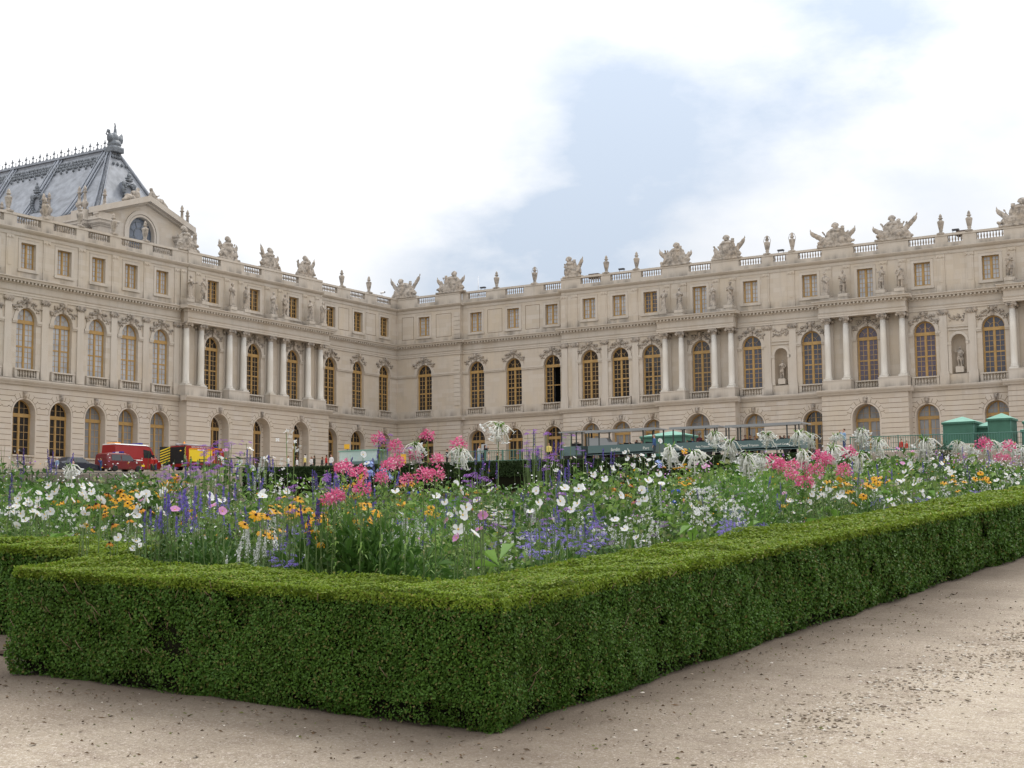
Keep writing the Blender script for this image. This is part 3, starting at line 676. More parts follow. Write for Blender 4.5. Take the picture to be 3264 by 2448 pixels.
# gravel
def gravel():
    m = mat('gravel_path', (.42, .34, .27), .95, .15); t = m.node_tree; b = t.nodes['Principled BSDF']; g = t.nodes.new('ShaderNodeNewGeometry'); p = g.outputs['Position']
    c = mixc(t, mrange(t, noise(t, p, .55, 6, .6), .36, .66), (.36, .305, .235), (.28, .23, .172))
    c = mixc(t, mrange(t, noise(t, mapped(t, p, (1, 2.0, 1)), 3.2, 7, .68), .48, .66, 0, .7), c, (.215, .165, .125))
    c = mixc(t, mrange(t, noise(t, mapped(t, p, (1, 1.5, 1), (0, 0, .6)), 13, 6, .74), .54, .66, 0, .65), c, (.20, .158, .118))
    c = mixc(t, mrange(t, noise(t, mapped(t, p, (1.3, 1, 1), (0, 0, 1.1)), 31, 4, .7), .56, .64, 0, .6), c, (.17, .135, .10))
    c = mixc(t, mrange(t, noise(t, p, 47, 4, .7), .55, .63, 0, .8), c, (.52, .455, .39))
    c = mixc(t, mrange(t, noise(t, mapped(t, p, (1, 1, 1), (.4, 0, 2)), 90, 3, .7), .56, .64, 0, .7), c, (.60, .55, .49))
    # earth and clippings at the hedge foot, with its shade painted in, ragged edge
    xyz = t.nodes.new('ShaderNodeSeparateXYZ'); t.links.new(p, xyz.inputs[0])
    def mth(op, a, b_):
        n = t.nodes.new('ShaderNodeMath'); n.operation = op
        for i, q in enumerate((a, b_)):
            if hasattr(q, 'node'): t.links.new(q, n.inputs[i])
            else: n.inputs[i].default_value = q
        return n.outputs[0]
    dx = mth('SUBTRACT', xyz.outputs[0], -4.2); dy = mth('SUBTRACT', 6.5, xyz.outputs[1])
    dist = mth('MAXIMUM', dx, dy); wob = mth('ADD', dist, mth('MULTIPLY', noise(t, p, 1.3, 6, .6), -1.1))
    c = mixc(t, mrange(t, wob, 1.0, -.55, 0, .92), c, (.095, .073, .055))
    t.links.new(c, b.inputs['Base Color'])
    h = mixc(t, .5, noise(t, p, 7, 6, .6), noise(t, p, 60, 4, .7)); bump(t, b, h, .03, .7)
    return m
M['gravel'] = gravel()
M['lawn'] = varied('mown_grass', (.05, .09, .02), .4, 2.0, .9, .1)
M['soil'] = varied('bed_soil', (.055, .038, .025), .4, 8.0, .95, .1)
M['paving'] = varied('terrace_gravel', (.40, .34, .28), .2, .6, .95, .1)
def grid_mesh(name, xs, ys, f, m):
    mb = MB(); nx = len(xs)
    vs = [(x, y, f(x, y)) for y in ys for x in xs]
    fs = [(j * nx + i, j * nx + i + 1, (j + 1) * nx + i + 1, (j + 1) * nx + i) for j in range(len(ys) - 1) for i in range(nx - 1)]
    mb.add(vs, fs, 0, True); return mb.obj(name, m)
def axis(a, b, fine0, fine1, step):
    far = [a] + [a + (fine0 - a) * q for q in (.3, .55, .75, .88, .95)]
    mid = list(np.arange(fine0, fine1, step)); far2 = [fine1 + (b - fine1) * q for q in (0, .05, .12, .25, .45, .7, 1)]
    return [float(q) for q in far + mid + far2]
rngp = random.Random(3)
def bumpy(x, y):
    z = ground_z(x, y)
    if abs(x) < 20 and -1 < y < 30: z += .012 * math.sin(3.1 * x + 1.3 * math.sin(2.3 * y)) * math.sin(2.7 * y + .7 * x) + .006 * math.sin(9 * x + 2 * y) * math.sin(8 * y - 3 * x)
    return z
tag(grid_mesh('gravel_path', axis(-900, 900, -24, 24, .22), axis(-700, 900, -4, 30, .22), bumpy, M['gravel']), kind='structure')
# terrace along the two fronts, with its retaining face
def terr():
    m = MB()
    def strip(xs, ys):
        nx = len(xs); m.add([(x, y, terrace_z(x, y)) for y in ys for x in xs], [(j * nx + i, j * nx + i + 1, (j + 1) * nx + i + 1, (j + 1) * nx + i) for j in range(len(ys) - 1) for i in range(nx - 1)], 0, True)
    strip([-125, -112, -108, -104, TX], [20, 40, 60, 75, 84, TY]); strip([-125, -112, -108, -104, TX, -90, -80, -60, -40, -20, 0, 20, 60], [TY, 97, 101, 106, 110, 114, 125, 155])
    for a, b in (((TX, 20), (TX, TY)), ((TX, TY), (60, TY))):
        m.add([(*a, terrace_z(*a)), (*b, terrace_z(*b)), (*b, -1), (*a, -1)], [(0, 1, 2, 3)])
    o = m.obj('terrace', M['paving']); tag(o, kind='structure')
terr()

tag(grid_mesh('lawn', [-120, -80, -50, -30, -20, -14, -11, -8.9], [10.9, 13, 16, 20, 26, 34, 46, 60, 84], lambda x, y: ground_z(x, y) + .02, M['lawn']), kind='structure')
tag(grid_mesh('flower_bed_soil', [-8.8, -7.5, -6, -4.6], [7.0, 9, 11, 14, 18, 23, 30, 38, 46], lambda x, y: ground_z(x, y) + .012, M['soil']), kind='structure')
tag(grid_mesh('flower_bed_soil', [-22, -18, -14, -11, -8.8], [8.0, 9.5, 10.9], lambda x, y: ground_z(x, y) + .012, M['soil']), kind='structure')
# ------------------------------------------------------------------ the chapel whose roof rises behind the left wing
def chapel():
    YC = OY - 33.0; hw = 6.9; XW = -122.0; XE = -176.0
    r = thing('chapel', 'tall chapel with a steep lead and slate roof rising behind the left wing', 'chapel', (0, 0, ZC))
    # stone body
    m = MB(); m.box(XE, XW - .6, YC - hw, YC + hw, 24, 35.4)
    wx = XW
    m.obj('chapel_wall', M['stone'], r)
    g = MB()      # west gable with the arched window
    ops_r = 1.9; zs = 34.55; c = YC - .6
    def P(u, z, d=0): return (wx - d, u, z)
    top = [(c - ops_r * math.cos(math.pi * i / 16), zs + ops_r * math.sin(math.pi * i / 16)) for i in range(17)]
    apex = (YC, 38.3); lo = YC - hw + .4; hi = YC + hw - .4
    def up(u): return 35.9 + (38.2 - 35.9) * (1 - abs(u - YC) / (hw - .4))
    def q(*p): g.add(list(p), [tuple(range(len(p)))])
    q(P(lo, 28), P(c - ops_r, 28), P(c - ops_r, up(c - ops_r)), P(lo, up(lo))); q(P(c + ops_r, 28), P(hi, 28), P(hi, up(hi)), P(c + ops_r, up(c + ops_r)))
    for a, b in zip(top[:-1], top[1:]): q(P(*a), P(*b), P(b[0], up(b[0])), P(a[0], up(a[0])))
    o = [(c - ops_r, 28)] + top + [(c + ops_r, 28)]
    for a, b in zip(o[:-1], o[1:]): q(P(*a), P(*b), P(*b, .5), P(*a, .5))
    g.obj('west_gable', M['stone'], r)
    a = MB()
    for r0, r1, h in ((1.92, 2.16, .10), (2.22, 2.62, .16)):
        oo = [(c - r1 * math.cos(math.pi * i / 16), zs + r1 * math.sin(math.pi * i / 16)) for i in range(17)]; ii = [(c - r0 * math.cos(math.pi * i / 16), zs + r0 * math.sin(math.pi * i / 16)) for i in range(17)]
        oo = [(c - r1, 30)] + oo + [(c + r1, 30)]; ii = [(c - r0, 30)] + ii + [(c + r0, 30)]
        for p0, p1, p2, p3 in zip(oo[:-1], oo[1:], ii[1:], ii[:-1]):
            a.add([(wx + h, *p0), (wx + h, *p1), (wx + h, *p2), (wx + h, *p3), (wx, *p0), (wx, *p1), (wx, *p2), (wx, *p3)], [(0, 1, 2, 3), (0, 1, 5, 4), (3, 2, 6, 7)])
    a.obj('window_moulding', M['trim'], r)
    # round-headed window: lead bars round a central circle
    wd = MB(); gl = MB()
    gl.add([(wx - .45, u, z) for u, z in o], [tuple(range(len(o)))])
    def bar(u0, z0, u1, z1, h=.045):
        d = Vector((u1 - u0, z1 - z0)).normalized(); t = Vector((-d.y, d.x)) * h
        wd.add([(wx - .40, u0 + t.x, z0 + t.y), (wx - .40, u1 + t.x, z1 + t.y), (wx - .40, u1 - t.x, z1 - t.y), (wx - .40, u0 - t.x, z0 - t.y)], [(0, 1, 2, 3)])
    for rr in (.72, 1.45, 1.82):
        for i in range(20):
            b0, b1 = 2 * math.pi * i / 20, 2 * math.pi * (i + 1) / 20
            bar(c + rr * math.cos(b0), zs + rr * math.sin(b0), c + rr * math.cos(b1), zs + rr * math.sin(b1), .05 if rr < 1.8 else .08)
    for i in range(8):
        b = 2 * math.pi * (i + .5) / 8; bar(c + .72 * math.cos(b), zs + .72 * math.sin(b), c + 1.45 * math.cos(b), zs + 1.45 * math.sin(b))
    for z in (33.0, 32.2): bar(c - 1.85, z, c + 1.85, z)
    wo = wd.obj('gable_window', M['gilt_dark'], r); gl.obj('pane', M['chapel_glass'], wo)
    # pediment: raking cornices, returns, corner piers with stepped entablature
    p = MB()
    for s in (-1, 1):
        u_out = YC + s * (hw + .35)
        pts = [(u_out, 35.9), (YC, 38.35), (YC, 39.0), (u_out, 36.55)]
        p.add([(wx + .75, u, z) for u, z in pts] + [(wx - 1.2, u, z) for u, z in pts], [(0, 1, 2, 3), (0, 1, 5, 4), (3, 2, 6, 7), (0, 3, 7, 4)])
        pts = [(u_out, 35.7), (YC, 38.10), (YC, 38.36), (u_out, 35.92)]
        p.add([(wx + .35, u, z) for u, z in pts] + [(wx - .5, u, z) for u, z in pts], [(0, 1, 2, 3), (0, 1, 5, 4), (3, 2, 6, 7), (0, 3, 7, 4)])
    p.obj('pediment', M['trim'], r)
    k = MB()
    def pier(x0, x1, y0, y1, cap=True, zt=35.9):
        k.box(x0, x1, y0, y1, 26, 33.5)
        for z0, z1, e in ((33.5, 33.7, .10), (33.7, 34.3, .03), (34.3, 34.5, .14), (34.5, 34.62, .30), (34.62, 34.95, .42), (34.95, 35.15, .55)):
            k.box(x0 - e, x1 + e, y0 - e, y1 + e, z0, z1)
        if cap: k.box(x0 + .05, x1 - .05, y0 + .05, y1 - .05, 35.15, zt)
    pier(wx - .6, wx + .55, YC - hw - .3, YC - hw + 1.6); pier(wx - .4, wx + .5, YC + hw - 2.2, YC + hw - .4, False)
    xs = [wx - 8.2, wx - 16.2, wx - 24.2, wx - 32.2, wx - 40.2, wx - 48.2]
    for x in [wx - 2.4] + xs: pier(x - 1.1, x + 1.1, YC - hw - .9, YC - hw + .5, True, 36.3)
    k.box(XE, wx, YC - hw - .25, YC - hw + .2, 34.4, 35.15); k.box(XE, wx, YC - hw - .5, YC - hw + .2, 35.15, 35.45); k.box(XE, wx - .9, YC - hw - .1, YC - hw + .3, 35.45, 36.2)
    k.obj('buttresses', M['trim'], r)
    # roof: steep, hipped to the west
    E0 = 35.9; RZ = 45.2; xr = -127.4; b = hw - .25
    rf = MB()
    A = (wx - .9, YC - b, E0); B = (wx - .9, YC + b, E0); C_ = (XE, YC - b, E0); D = (XE, YC + b, E0); P0 = (xr, YC - .25, RZ); P1 = (xr, YC + .25, RZ); Q0 = (XE, YC - .25, RZ); Q1 = (XE, YC + .25, RZ)
    def lerp(p, q_, t): return tuple(a_ + (b_ - a_) * t for a_, b_ in zip(p, q_))
    def sag(p, q_, t):   # slopes flare a little at the foot
        v = list(lerp(p, q_, t)); v[2] -= .9 * math.sin(math.pi * t) * (1 - t) * .9; return tuple(v)
    kk = 8
    for (p, q_, p2, q2) in ((A, P0, C_, Q0), (B, P1, D, Q1), (A, P0, B, P1)):
        for i in range(kk):
            rf.add([sag(p, q_, i / kk), sag(p, q_, (i + 1) / kk), sag(p2, q2, (i + 1) / kk), sag(p2, q2, i / kk)], [(0, 1, 2, 3)])
    rf.obj('roof', M['slate'], r)
    ld = MB()     # lead rolls on the hips and across the slope
    def rib(p, q_, w_, e=.10):
        pts = [sag(p, q_, i / 8) for i in range(9)]
        ld.tube([(x + e * .6, y - e, z + e) for x, y, z in pts], w_, 6)
    for s in (0, .55): rib((A[0] - s, A[1], A[2]), (P0[0] - s, P0[1], P0[2]), .11); rib((A[0], A[1] + s, A[2]), (P0[0], P0[1] + .0, P0[2]), .11)
    rib(B, P1, .2)
    for x0 in xs[:5]:
        for s in (-.55, .55, .0): rib((x0 + 2.1 + s, A[1], E0), (x0 + 2.1 + s, P0[1], RZ), .09 if s else .16)
    ld.box(XE, wx - .8, YC - b - .3, YC - b + .1, E0 - .15, E0 + .12)
    ld.box(XE, xr + .2, YC - .5, YC + .5, RZ - .9, RZ - .55); ld.box(XE, xr + .3, YC - .42, YC + .42, RZ - .55, RZ + .05); ld.box(XE, xr + .45, YC - .62, YC + .62, RZ - .02, RZ + .2)
    ld.obj('lead_flashing', M['lead'], r)
    # fringe of cast ornament under the ridge, and the ridge cresting
    fr = MB(); rg = random.Random(5)
    x = xr - .4; i = 0
    while x > XE + 1:
        for t in (.90, .86, .82, .78):
            if t < .80 and i % 3: continue
            y = A[1] + (P0[1] - A[1]) * t; z = sag(A, P0, t)[2]
            fr.ell((x + rg.uniform(-.1, .1), y - .12, z + .05), (.18, .10, .22), (0, rg.uniform(-.5, .5), 0), 6, 4)
        x -= .36; i += 1
    for i in range(8):
        t = .9 - (i % 2) * .09; y = A[1] + (P0[1] - A[1]) * t + (i - 3.5) * .02
        px_ = lerp(A, P0, t); fr.ell((px_[0] + .12, YC - (1 - t) * b * .9 + i * (1 - t) * b * .25, sag(A, P0, t)[2]), (.12, .2, .24), None, 6, 4)
    fr.obj('ridge_fringe', M['gilt_dark'], r)
    def finial(big):
        q = MB(); z = 0
        q.prism([(-.36, z), (.36, z), (.3, z + .22), (0, z + (.5 if big else .3)), (-.3, z + .22)], -.06, .06)
        if big:
            q.box(-.035, .035, -.04, .04, z + .4, z + 1.18); q.ell((0, 0, z + .95), (.08, .07, .22), None, 6, 4)
            for s in (-1, 1): q.ell((s * .14, 0, z + .82), (.11, .06, .09), (0, s * .6, 0), 6, 4)
        else: q.box(-.03, .03, -.03, .03, z + .2, z + .62); q.ell((0, 0, z + .62), (.08, .07, .1), None, 6, 4)
        return q.mesh('ridge_finial', M['gilt_dark'])
    fm = finial(True), finial(False)
    x = xr - .2; i = 0
    while x > XE:
        link('ridge_finial', fm[i % 2], r, (x, YC, RZ + .2)); x -= .62; i += 1
    # ornate dormers
    def dormer(M4, mirror=1):
        d = MB()
        def T(q_): v = M4 @ Vector(q_); return (v.x, v.y, v.z)
        tmp = MB()
        for i in range(18):
            a_ = 2 * math.pi * i / 18; tmp.ell((.72 * math.cos(a_), 0, .95 * math.sin(a_)), (.2, .22, .2), None, 6, 4)
        tmp.ell((0, 0, 1.45), (.55, .25, .22)); tmp.box(-.45, .45, -.2, .2, 1.6, 1.75); tmp.ell((0, 0, 2.0), (.32, .2, .3)); tmp.ell((0, 0, 2.4), (.12, .1, .2))
        for s in (-1, 1): tmp.ell((s * .75, 0, .9), (.34, .2, .4), (0, s * .5, 0)); tmp.ell((s * .62, 0, -.9), (.3, .2, .35)); tmp.ell((s * .9, 0, .3), (.18, .2, .5))
        d.add([T(q_) for q_ in tmp.v], tmp.f, 0, True)
        dd = d.obj('dormer', M['gilt_dark'], r)
        h = MB(); h.add([T(q_) for q_ in [(-.62, .1, -.85), (.62, .1, -.85), (.7, .1, .2), (.4, .1, .85), (-.4, .1, .85), (-.7, .1, .2)]], [(0, 1, 2, 3, 4, 5)])
        h.add([T(q_) for q_ in [(-.8, .1, -1.3), (.8, .1, -1.3), (.8, .1, 1.2), (-.8, .1, 1.2), (0, 2.2, 1.35), (0, 1.2, -1.0)]], [(0, 3, 4), (2, 1, 4), (0, 4, 5), (1, 5, 4), (3, 2, 4)])
        h.obj('dormer_roof', M['lead'], dd)
    t = .30; n_ = sag(A, P0, t)
    for x0 in (wx - 12.4, wx - 20.4, wx - 28.4): dormer(Matrix.Translation((x0, n_[1] - .25, n_[2] + .5)))
    dormer(Matrix.Translation((lerp(A, P0, .42)[0] + .35, YC - .3, sag(A, P0, .42)[2] + .3)) @ Matrix.Rotation(R(90), 4, 'Z'))
    # crest group at the ridge end
    g = MB(); x, y, z = xr + .1, YC, RZ + .1
    g.box(x - .8, x + .8, y - .8, y + .8, z - .5, z + .15); g.ell((x, y, z + .5), (.85, .85, .6)); g.ell((x, y - .1, z + 1.2), (.6, .6, .7))
    g.tube([(x, y + .2, z + 1), (x, y + .1, z + 2), (x - .05, y + .1, z + 3.2)], [.28, .2, .05], 7)
    for i in range(5): g.tube([(x, y + .1, z + 2 + i * .24), (x + .05, y + .1 + (.35 if i % 2 else -.35), z + 2.18 + i * .24)], [.07, .02], 5)
    for s, hh in ((-1, 1.9), (1, 1.7)):
        g.ell((x + .1, y + s * .75, z + 1.15), (.4, .38, .55)); g.ell((x + .1, y + s * .95, z + hh), (.2, .2, .22)); g.tube([(x, y + s * .9, z + 1.3), (x, y + s * 1.25, z + 1.5), (x, y + s * .95 + s * .1, z + 2.3)], [.12, .09, .05], 6)
    link('roof_crest', sculpt(g, 'roof_crest', M['gilt_dark'], .09, 1, .1, .3), r)
    return r, YC, hw, wx
M['chapel_glass'] = varied('chapel_window_glass', (.13, .155, .20), .35, .9, .12, .6)
chapel_obj, CH_Y, CH_HW, CH_X = chapel()
# ------------------------------------------------------------------ urns, trophies and statues of the roofline
def to_world(rng_, u, n, z=0.0):
    """place on a range ('L' wing, 'R' main block) -> world"""
    return (OX + u, OY - n, ZC + z) if rng_ == 'R' else (OX + n, OY + u, ZC + z)
RZ_ = {'R': 0.0, 'L': R(90)}
URN = [(.32, 0), (.32, .12), (.20, .16), (.15, .26), (.22, .34), (.17, .40), (.22, .5), (.30, .9), (.35, 1.2), (.36, 1.28), (.28, 1.36), (.15, 1.44), (.13, 1.52), (.24, 1.58), (.25, 1.64), (.14, 1.70), (.17, 1.82), (.12, 1.98), (.02, 2.12)]
def urn_mesh(handles):
    m = MB(); m.box(-.36, .36, -.36, .36, -.08, .06); m.lathe((0, 0, 0), URN, 12)
    if handles:
        for s in (-1, 1): m.tube([(s * .33, 0, 1.2), (s * .42, 0, 1.5), (s * .28, 0, 1.9), (s * .06, 0, 2.06)], .03, 5)
    return m.mesh('urn', M['statue'])
_u0, _u1 = urn_mesh(False), urn_mesh(True)
def ordinal(i): return ['first', 'second', 'third', 'fourth', 'fifth', 'sixth', 'seventh', 'eighth', 'ninth', 'tenth', 'eleventh', 'twelfth', 'thirteenth', 'fourteenth', 'fifteenth', 'sixteenth', 'seventeenth', 'eighteenth', 'nineteenth', 'twentieth', '21st', '22nd', '23rd', '24th', '25th', '26th', '27th', '28th', '29th', '30th'][i] if i < 30 else '%dth' % (i + 1)
ul = [('L', -60.59, 0, 0), ('L', -56.29, 0, 0), ('L', -52.03, 0, 0), ('L', -47.71, 0, 0), ('L', -43.40, 0, 0)]
for i, (s, u, n, h) in enumerate(ul):
    o = link('urn', _u0, None, to_world(s, u, n - .2, 30.83)); tag(o, 'stone urn on the left wing parapet before the chapel, %s from the left edge' % ordinal(i), 'urn', 'urns on the parapet before the chapel')
ul = [('L', -10.26, -.74, 0), ('L', -4.86, -.74, 0)]
for i, (s, u, n, h) in enumerate(ul):
    o = link('urn', _u0, None, to_world(s, u, n - .2, 30.83)); tag(o, 'slim stone urn with flame between the last wing trophy and the corner, %s one' % ['left', 'right'][i], 'urn', 'urns near the corner')
ur = [(14.03, -1.3, 0, 'stone urn beside the roof antenna, first urn right of the corner trophies'), (19.54, -1.3, 1, 'stone urn with thin handles just left of the plumed corner pavilion trophy'), (30.14, 0, 0, 'stone urn above the fifth arched window, left of a roof floodlight'), (34.12, 0, 0, 'stone urn above the first portico side window, right of a roof floodlight'),
      (50.23, 0, 1, 'handled stone urn above the first niche statue, left of a floodlight'), (53.13, 0, 1, 'handled stone urn right of the floodlight above the first niche'), (69.30, 0, 0, 'stone urn above the second niche, left of the roof plant box'), (72.20, 0, 0, 'rightmost stone urn on the roof, right of the dark roof plant box')]
for u, n, h, lb in ur:
    o = link('urn', _u1 if h else _u0, None, to_world('R', u, n - .2, 30.83)); tag(o, lb, 'urn', 'urns on the main block roof')
# chapel candelabra
m = MB(); m.box(-.3, .3, -.3, .3, -.1, .12); m.lathe((0, 0, 0), [(.24, .1), (.18, .35), (.38, .6), (.42, .85), (.22, 1.1), (.17, 1.3), (.15, 2.0), (.26, 2.06), (.27, 2.14), (.12, 2.2), (.2, 2.4), (.14, 2.6), (.02, 2.85)], 10)
cme = m.mesh('stone_candelabrum', M['statue'])
cp = [(CH_X - .1, CH_Y - CH_HW + .9, 35.9), (CH_X - 2.0, CH_Y - CH_HW - .2, 36.3), (CH_X - 2.9, CH_Y - CH_HW - .2, 36.3), (CH_X - 7.8, CH_Y - CH_HW - .2, 36.3), (CH_X - 8.7, CH_Y - CH_HW - .2, 36.3), (CH_X - 15.8, CH_Y - CH_HW - .2, 36.3), (CH_X - 16.7, CH_Y - CH_HW - .2, 36.3), (CH_X - .2, CH_Y + CH_HW - 1.0, 36.3), (CH_X - .2, CH_Y + CH_HW - .1, 35.9)]
cl = ['on the corner pier left of the gable', 'on the first buttress, right of its pair', 'on the first buttress, left of its pair', 'on the second buttress, right of its pair', 'on the second buttress, left of its pair', 'on the third buttress, right of its pair', 'on the third buttress, left of its pair', 'right of the pediment against the sky, left one', 'right of the pediment against the sky, right one']
for (x, y, z), lb in zip(cp, cl):
    o = link('stone_candelabrum', cme, None, (x, y, ZC + z)); tag(o, 'chapel stone candelabrum ' + lb, 'candelabrum', 'chapel candelabra')

def trophy(seed, w, h, head, fl, fr, shields=2, second=0.0):
    """heap of arms: cuirass, plumed helmet, shields, banners that lean outwards"""
    rg = random.Random(seed); m = MB()
    m.box(-w * .46, w * .46, -.38, .34, -.06, .16)
    m.ell((0, 0, .5), (w * .45, .42, .72)); m.ell((head * .3, .05, h * .42), (w * .27, .36, h * .28)); m.ell((head * .6, -.12, h * .36), (.56, .40, h * .28)); m.ell((head * .6, -.14, h * .56), (.60, .38, .26))
    # helmet with crest
    hx, hz = head, h * .73
    m.ell((hx, -.05, hz), (.31, .32, .36)); m.box(hx - .10, hx + .14, -.42, -.2, hz - .22, hz + .05); m.tube([(hx, -.05, hz - .5), (hx, -.05, hz)], .17, 8)
    for i in range(9):
        a = -.9 + 2.6 * i / 8; m.ell((hx + .34 * math.sin(a - .5) - .05, .0, hz + .32 * math.cos(a - .5) + .03), (.13, .10, .13), None, 6, 4)
    if second: m.ell((second, 0, h * .62), (.22, .24, .26)); m.tube([(second, 0, h * .3), (second, 0, h * .6)], .2, 7); m.ell((second, 0, h * .62 + .26), (.26, .1, .1), None, 7, 4)
    for s, (ln, an) in ((-1, fl), (1, fr)):
        if ln:
            # banner on its pole, drooping folds
            x0 = s * w * .16; x1 = s * (w * .16 + ln * math.sin(an)); z1 = .5 + ln * math.cos(an)
            m.tube([(x0, .1, .4), (x1, .1, z1)], .055, 5)
            m.tube([(x1, .1, z1 - .05), (x1 + s * .05, .1, z1 + .28)], [.1, .01], 5)
            for q in (.3, .5, .7, .88):
                xx = x0 + (x1 - x0) * q; zz = .4 + (z1 - .4) * q
                m.ell((xx + s * (-.05), .06, zz - .28 * q), (.34 - .10 * q, .17, .66 - .22 * q), (0, s * an * .8, 0), 8, 6)
    for i in range(shields):
        s = -1 if i % 2 == 0 else 1; m.ell((s * w * .29, -.22, .62), (.44, .13, .56), (0, s * .35, s * .4)); m.ell((s * w * .29, -.34, .64), (.15, .08, .18))
    for i in range(9):
        a = rg.uniform(-.48, .48) * w; m.ell((a, rg.uniform(-.3, .1), rg.uniform(.15, .75)), (rg.uniform(.12, .3), .2, rg.uniform(.12, .28)), (0, rg.uniform(-.8, .8), 0), 7, 5)
    for i in range(5):
        s = rg.choice((-1, 1)); a = rg.uniform(.35, .95); l = rg.uniform(.9, 1.5)
        m.tube([(s * w * .18, .1, .6), (s * (w * .18 + l * math.sin(a) * .8), .1, .6 + l * math.cos(a))], [.09, .04], 5)
        m.ell((s * (w * .18 + l * math.sin(a) * .8), .1, .6 + l * math.cos(a)), (.12, .08, .17), (0, s * a, 0), 6, 4)
    return sculpt(m, 'trophy', M['statue'], .046, 0, .07, .18)
TR = [('L', -37.4, 0, 3.4, 3.0, -.45, (0, 0), (0, 0), 'heap of carved arms with pointed helmet by the chapel gable foot', 1.2),
      ('L', -31.05, 0, 3.4, 3.0, -.1, (1.7, .5), (1.5, .6), 'stone trophy with a crested helmet, second on the left wing roof', 0),
      ('L', -24.31, 0, 3.6, 2.8, .1, (2.2, .35), (1.5, .7), 'stone trophy of spiky banners and a pointed cap on the left wing roof', 0),
      ('L', -17.92, 0, 3.6, 2.9, -.1, (1.3, .6), (2.0, .55), 'stone trophy with a rounded plumed helmet, nearest the corner on the left wing', .6),
      ('R', .34, -.75, 4.4, 2.9, -.55, (2.6, .62), (2.8, .62), 'stone trophy with two outspread flags standing in the palace corner', .9),
      ('R', 7.55, -.75, 4.6, 3.1, .55, (2.0, .75), (1.9, .7), 'wide stone trophy with a bust and small crowned head above the quoined corner', -.75),
      ('R', 25.63, 0, 2.7, 2.9, -.5, (0, 0), (1.9, .45), 'narrow stone trophy with a plumed hat, standing between urns on the right range', .2),
      ('R', 39.18, 0, 4.0, 3.0, .1, (2.0, .8), (1.5, .9), 'stone trophy of twin round helmets left of the first portico centre', .5),
      ('R', 45.43, 0, 3.9, 3.2, .0, (1.2, .8), (2.3, .7), 'stone trophy with a spiked helmet and a flag leaning right over the first portico', .7),
      ('R', 58.03, 0, 4.3, 3.0, .05, (2.6, .95), (2.0, .8), 'stone trophy with a crested helmet and banners fanned left over the second portico', .8),
      ('R', 64.32, 0, 4.2, 3.0, -.05, (1.8, .95), (2.7, .75), 'stone trophy with a winged helmet and tall flag leaning right over the second portico', .6),
      ('R', 77.2, 0, 4.4, 3.2, .35, (2.1, .8), (2.0, .7), 'stone trophy cut by the right edge of the picture, crested helmet', -.6)]
for i, (s, u, n, w_, h_, hd, fl, fr, lb, sec) in enumerate(TR):
    o = link('trophy', trophy(40 + i, w_, h_, hd, fl, fr, 2, sec), None, to_world(s, u, n - .2, 30.80), (0, 0, RZ_[s])); tag(o, lb, 'trophy', 'stone trophies on the roofline')

